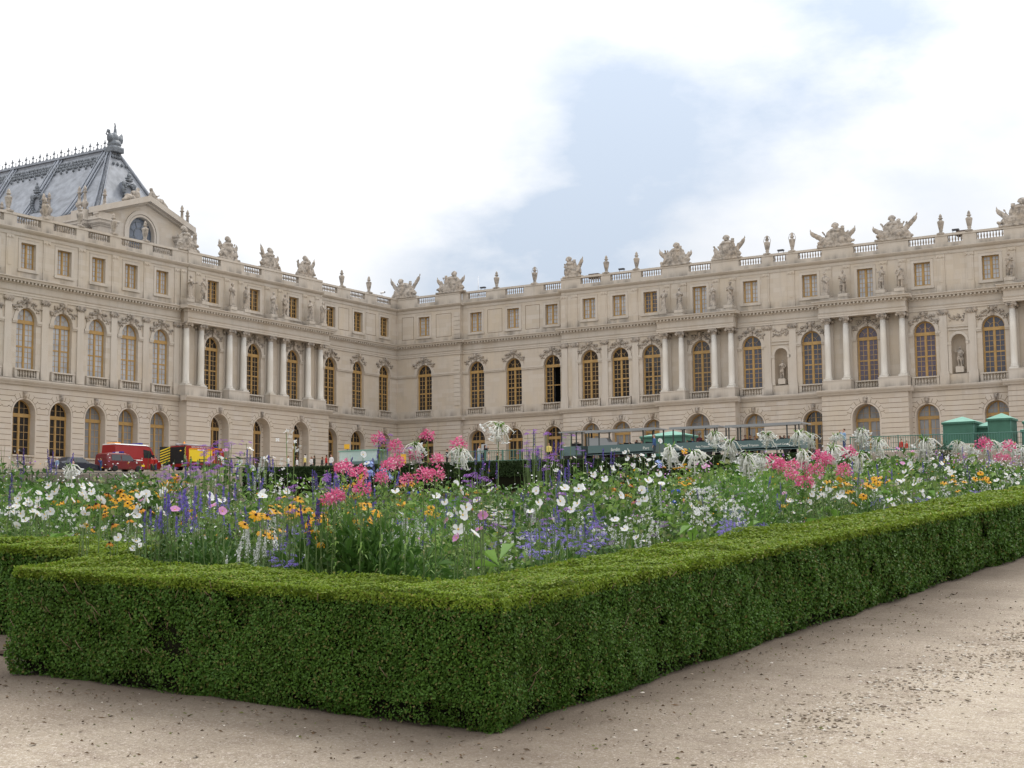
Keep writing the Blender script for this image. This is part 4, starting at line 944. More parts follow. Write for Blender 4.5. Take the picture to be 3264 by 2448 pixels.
def statue_mesh(seed, robe=True, armL=0, armR=0, cape=True, hat=False, child=False):
    """draped standing figure, 2.45 m; arms: 0 hanging, 1 bent to the chest, 2 forward, 3 raised, 4 hand on hip"""
    rg = random.Random(seed); m = MB(); H = 2.45; sway = rg.choice((-1, 1)) * .06
    def ringz(z, rx, ry, cx, cy, k, fold):
        out_ = []
        for i in range(20):
            a = 2 * math.pi * i / 20; f = 1 + fold * math.cos(k * a + seed + z * 3)
            out_.append((cx + rx * f * math.cos(a), cy + ry * f * math.sin(a), z))
        return out_
    m.box(-.36, .36, -.3, .3, -.10, .04)
    if robe:
        rs = [(.02, .36, .31, 0, 0, .10), (.25, .32, .28, sway * .3, 0, .12), (.6, .28, .25, sway * .8, 0, .12), (.95, .27, .24, sway, 0, .10), (1.25, .27, .22, sway, 0, .07), (1.45, .24, .19, sway * .5, .01, .05), (1.7, .27, .19, 0, .01, .04), (1.9, .29, .18, -sway * .5, .02, .03), (2.03, .22, .14, -sway * .5, .02, 0), (2.09, .09, .09, -sway * .5, .01, 0)]
    else:
        for s in (-1, 1):
            kx = s * .15 + sway * .3; m.tube([(s * .17, -.05 * s, .05), (s * .16, -.03 * s, .45), (kx, -.06, .62), (kx * .9 + sway, 0, 1.1)], [.085, .115, .105, .165], 9)
            m.ell((s * .17, -.12 - .05 * s, .07), (.09, .18, .08))
        rs = [(.82, .31, .25, sway, 0, .13), (1.05, .28, .23, sway, 0, .10), (1.3, .25, .19, sway, 0, .05), (1.5, .25, .18, 0, 0, .02), (1.75, .29, .20, 0, .01, .02), (1.93, .29, .18, -sway * .5, .02, 0), (2.04, .2, .13, -sway * .5, .02, 0), (2.09, .09, .09, -sway * .5, .01, 0)]
    m.loft([ringz(z, a, b, c, d, 7, f) for z, a, b, c, d, f in rs])
    hx = -sway * .8
    m.tube([(hx * .6, .01, 2.02), (hx, -.01, 2.2)], .085, 8); m.ell((hx, -.03, 2.30), (.115, .135, .165)); m.ell((hx, .03, 2.35), (.135, .14, .14)); m.ell((hx, -.16, 2.28), (.03, .04, .04))
    if hat: m.ell((hx, .0, 2.43), (.2, .2, .05)); m.ell((hx, .02, 2.48), (.12, .12, .09))
    for s, a in ((-1, armL), (1, armR)):
        sh = (s * .27, .0, 1.93)
        P_ = {0: [sh, (s * .36, .03, 1.6), (s * .34, -.08, 1.25)], 1: [sh, (s * .37, -.02, 1.62), (s * .08, -.26, 1.72)], 2: [sh, (s * .36, -.08, 1.62), (s * .42, -.42, 1.62)], 3: [sh, (s * .46, -.05, 1.85), (s * .5, -.15, 2.2)], 4: [sh, (s * .48, .05, 1.62), (s * .27, -.1, 1.38)]}[a]
        m.tube(P_, [.115, .09, .062], 8); m.ell(P_[-1], (.065, .065, .08))
        if robe: m.ell((s * .3, .02, 1.72), (.14, .14, .22))
        if a == 2: m.ell((P_[-1][0] + .02, P_[-1][1] - .05, P_[-1][2] + .06), (.17, .15, .11))
    if cape:
        s = rg.choice((-1, 1))
        m.loft([[(x + s * q, y + .14, z) for x, y, z in [(-.2, 0, zz), (0, .1, zz), (.2, .02, zz), (.2, -.06, zz), (0, .0, zz), (-.2, -.08, zz)]] for zz, q in ((1.95, .05), (1.5, .14), (1.0, .2), (.5, .22), (.2, .2))])
        m.tube([(-s * .24, -.12, 1.95), (0, -.24, 1.55), (s * .25, -.16, 1.2)], [.07, .09, .08], 6)
    if child: m.ell((.33, -.25, .55), (.13, .12, .3)); m.ell((.33, -.27, .95), (.1, .1, .12)); m.tube([(.33, -.25, .7), (.15, -.25, 1.0)], .05, 5)
    return sculpt(m, 'statue', M['statue'], .033, 0, .03, .15)
ST = [('L', -38.0, 1.0, dict(armL=2, armR=2, robe=True), 'woman holding out a bowl, leftmost statue above the left portico'),
      ('L', -36.05, 1.0, dict(armL=4, armR=0, robe=False), 'youth with hand on hip beside an attic window, second statue of the left portico'),
      ('L', -31.65, 1.0, dict(armL=1, armR=1, robe=True, hat=True), 'robed woman with clasped hands, third statue of the left portico'),
      ('L', -29.4, 1.0, dict(armL=0, armR=1, robe=True), 'robed figure with one arm up, fourth statue of the left portico'),
      ('L', -24.95, 1.0, dict(armL=1, armR=3, robe=True, child=True), 'figure with a raised staff and a child, fifth statue of the left portico'),
      ('L', -22.9, 1.0, dict(armL=4, armR=1, robe=False), 'short tunic figure, sixth statue of the left portico'),
      ('L', -18.45, 1.0, dict(armL=1, armR=3, robe=True), 'stooping robed figure, seventh statue of the left portico'),
      ('L', -16.2, 1.0, dict(armL=0, armR=2, robe=True), 'robed woman reaching right, last statue of the left portico by the corner'),
      ('R', 38.05, .9, dict(armL=1, armR=3, robe=True), 'draped figure with cloak over one shoulder, leftmost statue on the first right portico'),
      ('R', 40.0, .9, dict(armL=0, armR=2, robe=True), 'reddish stone woman stretching one arm, second statue of the first right portico'),
      ('R', 44.05, .9, dict(armL=4, armR=1, robe=True), 'slim robed figure right of the tall attic window, first right portico'),
      ('R', 46.15, .9, dict(armL=1, armR=1, robe=True, hat=True), 'robed figure in a flat hat, rightmost of the first right portico'),
      ('R', 57.1, .9, dict(armL=0, armR=4, robe=True), 'winged looking robed woman, leftmost statue of the second right portico'),
      ('R', 59.0, .9, dict(armL=1, armR=0, robe=False), 'bare legged man in a cloak with a dog, second statue of the second right portico'),
      ('R', 63.25, .9, dict(armL=3, armR=1, robe=False), 'armoured man with a raised hand, third statue of the second right portico'),
      ('R', 65.2, .9, dict(armL=4, armR=0, robe=False), 'bare legged man leaning, rightmost statue of the second right portico'),
      ('R', 76.25, .9, dict(armL=0, armR=1, robe=False), 'statue of a bare youth at the right edge of the picture')]
for i, (s, u, n, kw, lb) in enumerate(ST):
    o = link('statue', statue_mesh(100 + i, **kw), None, to_world(s, u, n, 25.48), (0, 0, RZ_[s])); tag(o, lb, 'statue', 'statues above the porticoes')
for i, (u, kw, lb) in enumerate([(51.57, dict(armL=1, armR=4, robe=False), 'pale statue in the niche left of the second portico'), (70.7, dict(armL=3, armR=4, robe=False), 'headless looking pale statue in the niche right of the second portico')]):
    me = statue_mesh(140 + i, **kw); o = link('statue', me, None, to_world('R', u, -.22, 17.0), None, (.82,) * 3); tag(o, lb, 'statue', 'statues in the niches')
    q = MB(); q.box(-.48, .48, -.36, .36, -.75, -.06); q.box(-.4, .4, -.3, .3, -.08, .02); q.obj('pedestal', M['trim'], o)
# reclining figures on the chapel pediment
def recline(s):
    m = MB(); m.ell((0, 0, .45), (.45, .95, .42), (R(-25), 0, 0)); m.ell((0, .6, .95), (.36, .36, .62)); m.ell((0, .72, 1.62), (.19, .2, .24)); m.tube([(0, .65, 1.3), (.1, .1, 1.05), (.1, -.25, 1.25)], [.15, .11, .08], 7); m.tube([(0, .1, .5), (.1, -.8, .45), (.1, -1.25, .1)], [.32, .24, .15], 8); m.ell((-.2, .3, .8), (.35, .3, .7))
    return sculpt(m, 'reclining_statue', M['statue'], .07, 1, .08, .25)
rme = recline(1)
o = link('reclining_statue', rme, None, (CH_X + .1, CH_Y + 1.6, ZC + 38.0), None, (1.1, -1.25, 1.15)); tag(o, 'reclining stone figure with an arm out, right slope of the chapel pediment', 'statue', 'figures on the chapel pediment')
o = link('reclining_statue', rme, None, (CH_X + .1, CH_Y - 2.2, ZC + 37.7), None, (1.1, 1.2, 1.1)); tag(o, 'crouching stone figure on the left slope of the chapel pediment', 'statue', 'figures on the chapel pediment')
# roof fittings
M['fitting'] = mat('dark_roof_fitting', (.05, .05, .055), .5, .4); M['white_paint'] = mat('white_paint', (.75, .75, .75), .5, .4)
m = MB(); m.box(-.34, .34, -.2, .2, .22, .38); m.add([(-.34, -.26, .2), (.34, -.26, .2), (.34, .22, .36), (-.34, .22, .36)], [(0, 1, 2, 3)]); m.tube([(-.3, 0, -.1), (-.3, 0, .25)], .03, 5); m.tube([(.3, 0, -.1), (.3, 0, .25)], .03, 5); m.box(-.36, .36, -.05, .05, -.02, .03)
fm = m.mesh('floodlight', M['fitting'])
for u, n, lb in ((11.74, -1.3, 'beside the aerial'), (31.95, 0, 'between the two urns left of the first portico'), (51.64, 0, 'between the handled urns'), (70.7, 0, 'left of the roof plant box')):
    o = link('floodlight', fm, None, to_world('R', u, n - .6, 30.88)); tag(o, 'small dark floodlight on the roof ' + lb, 'floodlight', 'roof floodlights')
m = MB(); m.tube([(0, 0, -.4), (0, 0, 1.9)], [.035, .025], 6); m.tube([(0, 0, -.5), (0, 0, -.35)], .12, 6); o = m.obj('antenna', M['white_paint'], None, to_world('R', 11.04, -1.9, 30.8)); tag(o, 'thin roof aerial standing behind the parapet right of the corner', 'antenna')
m = MB(); m.box(-.65, .65, -.4, .4, -.35, .22); m.add([(-.65, -.4, .22), (.65, -.4, .02), (.65, .4, .02), (-.65, .4, .24)], [(0, 1, 2, 3)]); bm_ = m.mesh('roof_plant_box', varied('brown_roof_box', (.14, .10, .08), .3, 3)); 
o = link('roof_plant_box', bm_, None, to_world('R', 28.2, -.9, 30.82)); tag(o, 'brown box on the roof right of the narrow plumed trophy', 'roof box')
o = link('roof_plant_box', bm_, None, to_world('R', 71.4, -.9, 30.84)); tag(o, 'dark low box on the roof between the two rightmost urns', 'roof box')
m = MB(); m.tube([(0, 0, -.1), (0, 0, .32)], .06, 6); m.box(-.16, .16, -.1, .1, -.02, .04); m.tube([(-.32, 0, .44), (.2, 0, .36)], .13, 8); m.tube([(-.42, 0, .455), (-.3, 0, .44)], .10, 8, 1)
o = m.obj('security_camera', [M['white_paint'], M['fitting']], None, to_world('L', -2.15, -.94, 30.83), (0, 0, R(200))); tag(o, 'white security camera on the parapet beside the corner trophy', 'security camera')
# ------------------------------------------------------------------ clipped box hedges round the flower bed
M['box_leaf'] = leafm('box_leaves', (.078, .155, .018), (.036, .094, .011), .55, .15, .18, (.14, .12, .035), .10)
M['box_top_lit'] = leafm('top_lit_box_leaves', (.215, .30, .028), (.125, .205, .018), .55, .35, .2, (.30, .28, .07), .08)  # lighter leaf copy: sky light on the hedge top put into colour
M['box_twig'] = varied('dark_hedge_core', (.012, .012, .007), .4, 12, .95, .02)  # near-black solid core; the shade deep inside the hedge is in its colour
M['twig_pale'] = varied('bare_twigs', (.20, .145, .09), .3, 8, .9, .1)
def nz3(p, f, s=0.0):
    """cheap smooth noise, about -1..1"""
    x, y, z = p[:, 0] * f + s, p[:, 1] * f + s * 1.7, p[:, 2] * f + s * .6
    return (np.sin(x + 1.7 * np.sin(y * .8 + .5)) * np.sin(y * 1.1 + 1.3 * np.sin(z * .9)) + np.sin(z * 1.3 + x * .7) * np.sin(y * .6 - x * 1.2)) * .7
HH = .70
gz = np.vectorize(ground_z)
def hedge_face(rng, o, a, b, nrm, dens_k=1.0, bottom=False):
    """leaves over the parallelogram o + s*a + t*b; size and number follow the distance seen from the path"""
    A = np.linalg.norm(np.cross(a, b)); L_ = max(np.linalg.norm(a), 1e-6); k = max(1, int(L_ / .8)); out_ = []; lab = []
    for i in range(k):
        mid = o + a * ((i + .5) / k) + b * .5; d = np.linalg.norm(mid[:2])
        s = min(.07, max(.0135, .0019 * d)); n = int(A / k * 2.6 * dens_k / (s * s * .36))
        u = (i + rng.random(n)) / k; v = rng.random(n)
        P = o + u[:, None] * a + v[:, None] * b
        P[:, 2] += gz(P[:, 0], P[:, 1]) if n else 0
        lump = nz3(P, 1.7, 7.0) * .022 + nz3(P, 5.0, 1.0) * .024 + nz3(P, 13.0, 4.0) * .016
        depth = rng.random(n) ** 1.6 * .06
        hole = nz3(P, 3.4, 9.0) + nz3(P, 9.0, 2.0) * .7
        keep = hole < 9; deep = hole > (.95 + rng.random(n) * .4); depth = np.where(deep, .055 + rng.random(n) * .035, depth)
        if abs(nrm[2]) < .5:   # lower face: thinner, tucked in near the ground
            low = v < .16; keep &= ~(low & (nz3(P, 6.0, 3.0) > .15) & (rng.random(n) < .75)); P -= nrm * (np.clip(.14 - v, 0, 1) * .35)[:, None]
        P += nrm * (lump - depth)[:, None]
        N_ = unit(nrm + rng.normal(size=(n, 3)) * (.42 if nrm[2] > .5 else .75) + np.array([0, 0, .2]))
        sz = s * rng.uniform(.7, 1.25, n)
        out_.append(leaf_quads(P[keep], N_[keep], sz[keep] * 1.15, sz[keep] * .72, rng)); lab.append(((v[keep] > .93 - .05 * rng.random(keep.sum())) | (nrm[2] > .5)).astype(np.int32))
    return np.concatenate(out_), np.concatenate(lab)
def hedge(name, label, boxes, seed, sprigs):
    """boxes: (x0,x1,y0,y1, faces to leaf)"""
    rng = np.random.default_rng(seed); Q = []; core = MB()
    for x0, x1, y0, y1, faces in boxes:
        h = np.array([0, 0, HH])
        if 'f' in faces: Q.append(hedge_face(rng, np.array([x0, y0, 0.]), np.array([x1 - x0, 0, 0.]), h, np.array([0, -1., 0])))
        if 'r' in faces: Q.append(hedge_face(rng, np.array([x1, y0, 0.]), np.array([0, y1 - y0, 0.]), h, np.array([1., 0, 0])))
        if 'l' in faces: Q.append(hedge_face(rng, np.array([x0, y0, 0.]), np.array([0, y1 - y0, 0.]), h, np.array([-1., 0, 0])))
        if 'b' in faces: Q.append(hedge_face(rng, np.array([x0, y1, 0.]), np.array([x1 - x0, 0, 0.]), h, np.array([0, 1., 0]), .4))
        if 't' in faces:
            if x1 - x0 > y1 - y0: Q.append(hedge_face(rng, np.array([x0, y0, HH]), np.array([x1 - x0, 0, 0.]), np.array([0, y1 - y0, 0.]), np.array([0, 0, 1.]), 1.05))
            else: Q.append(hedge_face(rng, np.array([x0, y0, HH]), np.array([0, y1 - y0, 0.]), np.array([x1 - x0, 0, 0.]), np.array([0, 0, 1.]), 1.05))
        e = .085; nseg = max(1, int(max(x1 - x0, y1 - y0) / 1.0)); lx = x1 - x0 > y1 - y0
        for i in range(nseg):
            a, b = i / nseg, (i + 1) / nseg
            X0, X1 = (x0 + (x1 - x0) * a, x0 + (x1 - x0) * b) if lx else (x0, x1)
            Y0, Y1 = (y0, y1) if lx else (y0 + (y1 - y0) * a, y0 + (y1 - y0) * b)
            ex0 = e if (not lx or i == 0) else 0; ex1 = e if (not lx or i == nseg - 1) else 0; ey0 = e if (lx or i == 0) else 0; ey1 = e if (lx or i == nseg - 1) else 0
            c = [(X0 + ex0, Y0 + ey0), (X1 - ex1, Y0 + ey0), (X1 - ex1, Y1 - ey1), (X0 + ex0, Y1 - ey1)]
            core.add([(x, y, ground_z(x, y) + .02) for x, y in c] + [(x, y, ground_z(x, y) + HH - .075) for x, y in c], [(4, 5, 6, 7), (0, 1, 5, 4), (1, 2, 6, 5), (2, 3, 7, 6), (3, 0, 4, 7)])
    P = np.concatenate([q[0] for q in Q]); LB = np.concatenate([q[1] for q in Q])
    # top leaves get a lighter colour that stands for light from above
    o = link(name, quads_mesh(name, P, [M['box_leaf'], M['box_top_lit']], LB)); tag(o, label, 'hedge', 'clipped box hedges')
    core.obj('hedge_core', M['box_twig'], o)  # near-black solid core stands for the shade inside the hedge, not twigs
    rg = random.Random(seed); tw = MB()
    for x, y, n_ in sprigs:
        z = ground_z(x, y); h0 = rg.uniform(.12, .62); l = rg.uniform(.03, .10); a = rg.uniform(-.8, .8)
        p0 = Vector((x, y, z + h0)) - Vector(n_) * .03; p1 = p0 + Vector(n_) * .045 + Vector((n_[1] * l * math.sin(a), -n_[0] * l * math.sin(a), l * math.cos(a)))
        tw.tube([p0, (p0 + p1) / 2 + Vector(n_) * .008, p1], [.0032, .0026, .0016], 4)
    if tw.v: tw.obj('bare_twigs', M['twig_pale'], o)
    return o
rg = random.Random(8)
spr = [(rg.uniform(-8.2, -4.2), 6.50, (0, -1, 0)) for _ in range(70)] + [(-4.17, rg.uniform(6.5, 10), (1, 0, 0)) for _ in range(30)]
XH, YH = -4.18, 6.50
hedge('box_hedge', 'long clipped green box hedge turning the corner in front of the flower bed', [(-7.98, XH, YH, 7.26, 'ftlbr'), (-4.94, XH, 7.26, 46.0, 'rtl')], 1, spr)
hedge('box_hedge', 'short clipped green box hedge set back behind the left end of the long hedge', [(-22.0, -8.22, 7.66, 8.30, 'ft')], 2, [])
# stones, clippings and dead leaves lying on the gravel
def litter():
    """stones, grit clumps and clippings lying loose on the path"""
    rg = random.Random(4); m = MB(); l = MB()
    A_, B_ = Vector((-2.9, 7.1)), Vector((-2.5, 12.5))
    def free(x, y): return not (x < -4.12 and y > 6.44)
    n = 0
    while n < 5200:
        if rg.random() < .34:
            t = rg.random(); x = A_.x + (B_.x - A_.x) * t + rg.gauss(0, .22); y = A_.y + (B_.y - A_.y) * t + rg.gauss(0, .25); s = rg.uniform(.004, .011) * (1.5 if rg.random() < .1 else 1)
        else: x = rg.uniform(-9.5, 3.5); y = 3.2 + 12 * rg.random() ** 1.4; s = rg.uniform(.0025, .008) * (2 if rg.random() < .05 else 1)
        if not free(x, y): continue
        n += 1; z = bumpy(x, y); u = rg.random(); m.ell((x, y, z + s * .15), (s * rg.uniform(.8, 1.8), s, s * .5), (0, 0, rg.uniform(0, 3)), 5, 3, 0 if u < .55 else (1 if u < .72 else 2))
    o = m.obj('gravel', [M['pebble'], M['pebble_dark'], M['pebble_pale']]); tag(o, kind='stuff')
    n = 0
    while n < 4200:
        x = rg.uniform(-9.5, 3.0); y = 3.2 + 11 * rg.random() ** 1.3
        if not free(x, y): continue
        d = max(x + 4.15, 6.47 - y)
        if rg.random() > (1.0 if d < .35 else .5 if d < .8 else .22): continue
        n += 1; z = bumpy(x, y) + .003; s = rg.uniform(.005, .016) * (1.8 if rg.random() < .06 else 1); a = rg.uniform(0, 6.28); c, si = math.cos(a) * s, math.sin(a) * s; k = rg.uniform(.2, .5)
        l.add([(x - c, y - si, z), (x + si * k, y - c * k, z + rg.uniform(0, .010)), (x + c, y + si, z + rg.uniform(0, .008)), (x - si * k, y + c * k, z)], [(0, 1, 2, 3)])
    o = l.obj('leaf_litter', M['dead_leaf']); tag(o, kind='stuff')
M['pebble'] = varied('pebbles', (.36, .30, .23), .4, 30, .9, .2); M['pebble_dark'] = varied('dark_pebbles', (.23, .185, .145), .4, 30, .9, .2); M['pebble_pale'] = varied('pale_pebbles', (.62, .57, .50), .2, 30, .9, .2)
M['dead_leaf'] = leafm('dead_leaves', (.13, .08, .045), (.06, .045, .03), .9, .05, .1, (.10, .12, .03), .2)
litter()
# ------------------------------------------------------------------ the flower bed
def in_bed(x, y): return (-8.35 <= x <= -5.02 and 7.34 <= y <= 45.5) or (-21.5 <= x <= -8.3 and 8.38 <= y <= 10.8)
def edge_d(x, y):   # distance in from the hedge
    return min(-5.02 - x, y - (7.34 if x > -8.3 else 8.38))
M['fol_bush'] = leafm('lance_leaves', (.085, .18, .030), (.035, .095, .016), .45, .25, .35)
M['fol_dark'] = leafm('dark_bedding_leaves', (.085, .175, .032), (.032, .082, .015), .5, .25, .3)
M['fol_mid'] = leafm('mid_bedding_leaves', (.23, .345, .075), (.12, .225, .045), .55, .35, .22, (.27, .27, .13), .12)
M['fol_feather'] = leafm('feathery_leaves', (.15, .34, .055), (.085, .23, .035), .6, .35, .2)
M['fol_broad'] = leafm('broad_leaves', (.22, .39, .065), (.13, .27, .045), .5, .35, .3)
M['stem'] = varied('flower_stems', (.10, .155, .045), .4, 9, .7, .2)
M['p_white'] = leafm('white_petals', (.80, .80, .79), (.72, .73, .73), .6, .3, .2)
M['p_cream'] = leafm('cream_tubes', (.78, .79, .70), (.82, .82, .78), .5, .3, .3, (.45, .55, .22), .16)
M['p_pink'] = leafm('pink_petals', (.62, .25, .52), (.72, .38, .62), .6, .3, .2)
M['p_hot'] = leafm('spider_flower_petals', (.64, .075, .22), (.74, .20, .36), .6, .3, .2, (.80, .46, .56), .25)
M['p_yellow'] = leafm('yellow_rays', (.78, .42, .012), (.70, .32, .010), .5, .3, .25)
M['p_amber'] = leafm('amber_rays', (.50, .17, .012), (.62, .28, .014), .5, .3, .25)
M['cone'] = mat('dark_cone', (.035, .016, .010), .8, .2); M['disc'] = mat('yellow_disc', (.65, .42, .04), .8, .2)
M['p_salvia'] = leafm('blue_violet_florets', (.13, .095, .40), (.20, .15, .52), .6, .2, .2)
M['p_dark'] = leafm('dark_violet_florets', (.075, .05, .22), (.13, .085, .32), .6, .2, .2)
M['p_wsalvia'] = leafm('white_florets', (.58, .60, .58), (.74, .74, .74), .6, .2, .2, (.30, .36, .26), .2)
M['p_ager'] = leafm('lavender_floss', (.31, .22, .72), (.42, .33, .82), .8, .25, .1)
M['p_verb'] = leafm('purple_florets', (.34, .13, .52), (.45, .24, .62), .7, .25, .1)
M['p_sky'] = leafm('pale_blue_petals', (.34, .45, .80), (.46, .56, .86), .6, .3, .2)
M['p_blue'] = leafm('gentian_blue_petals', (.035, .085, .55), (.06, .14, .66), .6, .3, .2)
rgf = random.Random(21); nrf = np.random.default_rng(21)
def petal(mb, an, L_, w, cup, droop, z0=0.0, r0=.004, mi=0, notch=True):
    """one petal from the centre outward, rounded tip"""
    ca, sa = math.cos(an), math.sin(an); rows = []
    for t, ww in ((0, .25), (.45, .85), (.8, 1.0), (1.0, .62)):
        r = r0 + L_ * t; z = z0 + cup * t - droop * t * t
        rows.append([(r * ca - sa * w * ww * s * .5, r * sa + ca * w * ww * s * .5, z + abs(s) * .08 * w) for s in (-1, 0, 1)])
    mb.add([q for row in rows for q in row], [(i * 3 + j, i * 3 + j + 1, i * 3 + j + 4, i * 3 + j + 3) for i in range(3) for j in range(2)], mi, True)
def daisy(n, L_, w, cup, droop, cr, ch, mats, seed=0, drop=0.0):
    rg = random.Random(seed); m = MB()
    for i in range(n):
        if rg.random() < drop: continue
        petal(m, 2 * math.pi * i / n + rg.uniform(-.08, .08), L_ * rg.uniform(.88, 1.08), w, cup * rg.uniform(.6, 1.3), droop * rg.uniform(.6, 1.4))
    me = m.mesh('flower', mats[0]); c = MB(); c.ell((0, 0, ch * .4), (cr, cr, ch), None, 8, 5); return me, c.mesh('flower_centre', mats[1])
def cloud(n, f, size, mt, name='flower', asp=.6):
    """many small florets: f(i) -> (position, outward direction)"""
    P = []; Nn = []
    for i in range(n):
        p, q = f(i); P.append(p); Nn.append(q)
    P = np.array(P); Nn = unit(np.array(Nn) + nrf.normal(size=(n, 3)) * .45)
    s = size * nrf.uniform(.7, 1.3, n); return quads_mesh(name, leaf_quads(P, Nn, s, s * asp, nrf), M[mt])
def sph(r, up=-.3):
    while True:
        v = nrf.normal(size=3); v /= np.linalg.norm(v)
        if v[2] > up: return v * r
def cleome(seed):
    m = MB(); rg = random.Random(seed)
    for i in range(120):
        v = sph(1, -.45); r = rg.uniform(.040, .082); p = v * r; t = np.cross(v, [0, 0, 1]) + 1e-3; t /= np.linalg.norm(t); b = np.cross(v, t); w = rg.uniform(.012, .019); L_ = rg.uniform(.024, .036)
        a = rg.uniform(0, 6.28); d = v * .6 + (t * math.cos(a) + b * math.sin(a)) * .7; d /= np.linalg.norm(d); s = np.cross(d, v); s /= np.linalg.norm(s)
        m.add([p, p + d * L_ * .6 + s * w * .6, p + d * L_, p + d * L_ * .6 - s * w * .6], [(0, 1, 2, 3)])
    for i in range(30):
        v = sph(1, -.6); s = np.cross(v, [.3, .2, 1]); s /= np.linalg.norm(s); p0 = v * .05; p1 = v * rg.uniform(.10, .135) + np.array([0, 0, -.012])
        m.add([p0 - s * .0011, p0 + s * .0011, p1 + s * .0008, p1 - s * .0008], [(0, 1, 2, 3)])
    return m.mesh('flower', M['p_hot'])
def nicot(seed, n=26):
    m = MB(); rg = random.Random(seed)
    for i in range(n):
        a = rg.uniform(0, 6.28); out_ = rg.uniform(.02, .12); L_ = rg.uniform(.05, .135); z0 = rg.uniform(-.05, .06)
        c, s = math.cos(a), math.sin(a); th = rg.uniform(.2, 1.25) if z0 > 0 else rg.uniform(.15, .7); L_ *= 1.15; z0 *= .8
        hx, hz = math.sin(th) * L_, -math.cos(th) * L_
        pts = [(c * .010, s * .010, z0), (c * (.010 + hx * .5), s * (.010 + hx * .5), z0 + hz * .32 + .012), (c * (.010 + hx), s * (.010 + hx), z0 + hz)]
        m.tube(pts, [.0030, .0044, .0058], 5, 0)
        e = Vector(pts[-1]); d = (Vector(pts[-1]) - Vector(pts[-2])).normalized(); t = d.cross(Vector((s, -c, .1))).normalized(); b = d.cross(t)
        for k in range(5):
            an = 2 * math.pi * k / 5; u_ = t * math.cos(an) + b * math.sin(an); w_ = d.cross(u_) * .008
            m.add([e, e + u_ * .016 + w_ * 1.3, e + u_ * .026 + d * .003, e + u_ * .016 - w_ * 1.3], [(0, 1, 2, 3)], 1)
    for i in range(9):
        a = rg.uniform(0, 6.28); m.tube([(0, 0, -.02), (.03 * math.cos(a), .03 * math.sin(a), .03), (.05 * math.cos(a), .05 * math.sin(a), .02 + rg.uniform(0, .04))], [.004, .005, .003], 5, 2)
    return m.mesh('flower', [M['p_cream'], M['p_white'], M['fol_broad']])
def spike(mt, seed, L_=.15, r=.017, n=130):
    def f(i):
        t = nrf.random(); a = nrf.random() * 6.28; rr = r * (1.05 - .75 * t) * (.75 + .35 * math.sin(t * 30)); return (rr * math.cos(a), rr * math.sin(a), (t - .5) * L_), (math.cos(a), math.sin(a), .5)
    return cloud(n, f, .0125, mt)
def domes(mt, seed, k, spread, r, n=52, flat=.6):
    rg = random.Random(seed); cs = [(rg.gauss(0, spread), rg.gauss(0, spread), rg.uniform(-.03, .02)) for _ in range(k)]
    def f(i):
        c = cs[i % k]; v = sph(r, -.1); return (c[0] + v[0], c[1] + v[1], c[2] + v[2] * flat), v / r
    return cloud(n * k, f, r * .34, mt, asp=.45)
def posy(mt, seed, k, spread, L_, w):
    rg = random.Random(seed); m = MB()
    for i in range(k):
        v = sph(spread, -.2) * rg.uniform(.6, 1); nn = Vector(v) + Vector((0, 0, .4 * spread)); nn.normalize(); t = nn.orthogonal().normalized(); b = nn.cross(t)
        for j in range(5):
            a = 2 * math.pi * j / 5 + i; u_ = t * math.cos(a) + b * math.sin(a); w_ = nn.cross(u_) * w; c = Vector(v)
            m.add([c, c + u_ * L_ * .6 + w_, c + u_ * L_, c + u_ * L_ * .6 - w_], [(0, 1, 2, 3)])
    return m.mesh('flower', M[mt])
def gaura(seed):
    rg = random.Random(seed); m = MB()
    for i in range(9):
        c = Vector((rg.gauss(0, .035), rg.gauss(0, .035), rg.uniform(-.12, .04))); nn = Vector((rg.gauss(0, 1), rg.gauss(0, 1), .6)).normalized(); t = nn.orthogonal().normalized(); b = nn.cross(t)
        for j in range(4):
            a = 1.57 * j + .3; u_ = t * math.cos(a) + b * math.sin(a); w_ = nn.cross(u_) * .006; m.add([c, c + u_ * .010 + w_, c + u_ * .016, c + u_ * .010 - w_], [(0, 1, 2, 3)])
    return m.mesh('flower', M['p_white'])
def stem_mesh(kind, seed):
    """stem of unit height with its leaves (scaled to each plant)"""
    rg = random.Random(seed); m = MB(); m.tube([(0, 0, 0), (rg.uniform(-.03, .03), rg.uniform(-.03, .03), .5), (0, 0, 1)], [.0050, .0038, .0026], 5)
    n, L_, w, lo, hi, mi = {'fern': (46, .06, .004, .25, .90, 1), 'lance': (26, .085, .020, .15, .85, 2), 'bare': (8, .06, .010, .05, .5, 2), 'palm': (34, .075, .013, .35, .97, 3), 'broad': (9, .20, .095, .1, .62, 4)}[kind]
    for i in range(n):
        z = rg.uniform(lo, hi); a = rg.uniform(0, 6.28); d = Vector((math.cos(a), math.sin(a), rg.uniform(-.25, .6))); l = L_ * rg.uniform(.7, 1.2); p = Vector((0, 0, z)); s = d.cross(Vector((0, 0, 1))).normalized() * w * .5
        q = p + d * l * .55 + Vector((0, 0, .004)); e = p + d * l + Vector((0, 0, -.25 * l))
        m.add([p, q + s, e, q - s], [(0, 1, 2, 3)], mi, False)
    return m.mesh('stem', [M['stem'], M['fol_mid'], M['fol_dark'], M['fol_mid'], M['fol_broad']])
ST_ = {k: [stem_mesh(k, i) for i in range(3)] for k in ('fern', 'lance', 'bare', 'palm', 'broad')}
KIND = {}
def kind(key, name, words_, hs, stem, heads, tilt, ht, sc=1.0): KIND[key] = dict(name=name, words=words_, heads=heads, stem=stem, tilt=tilt, ht=ht, sc=sc, hs=hs)
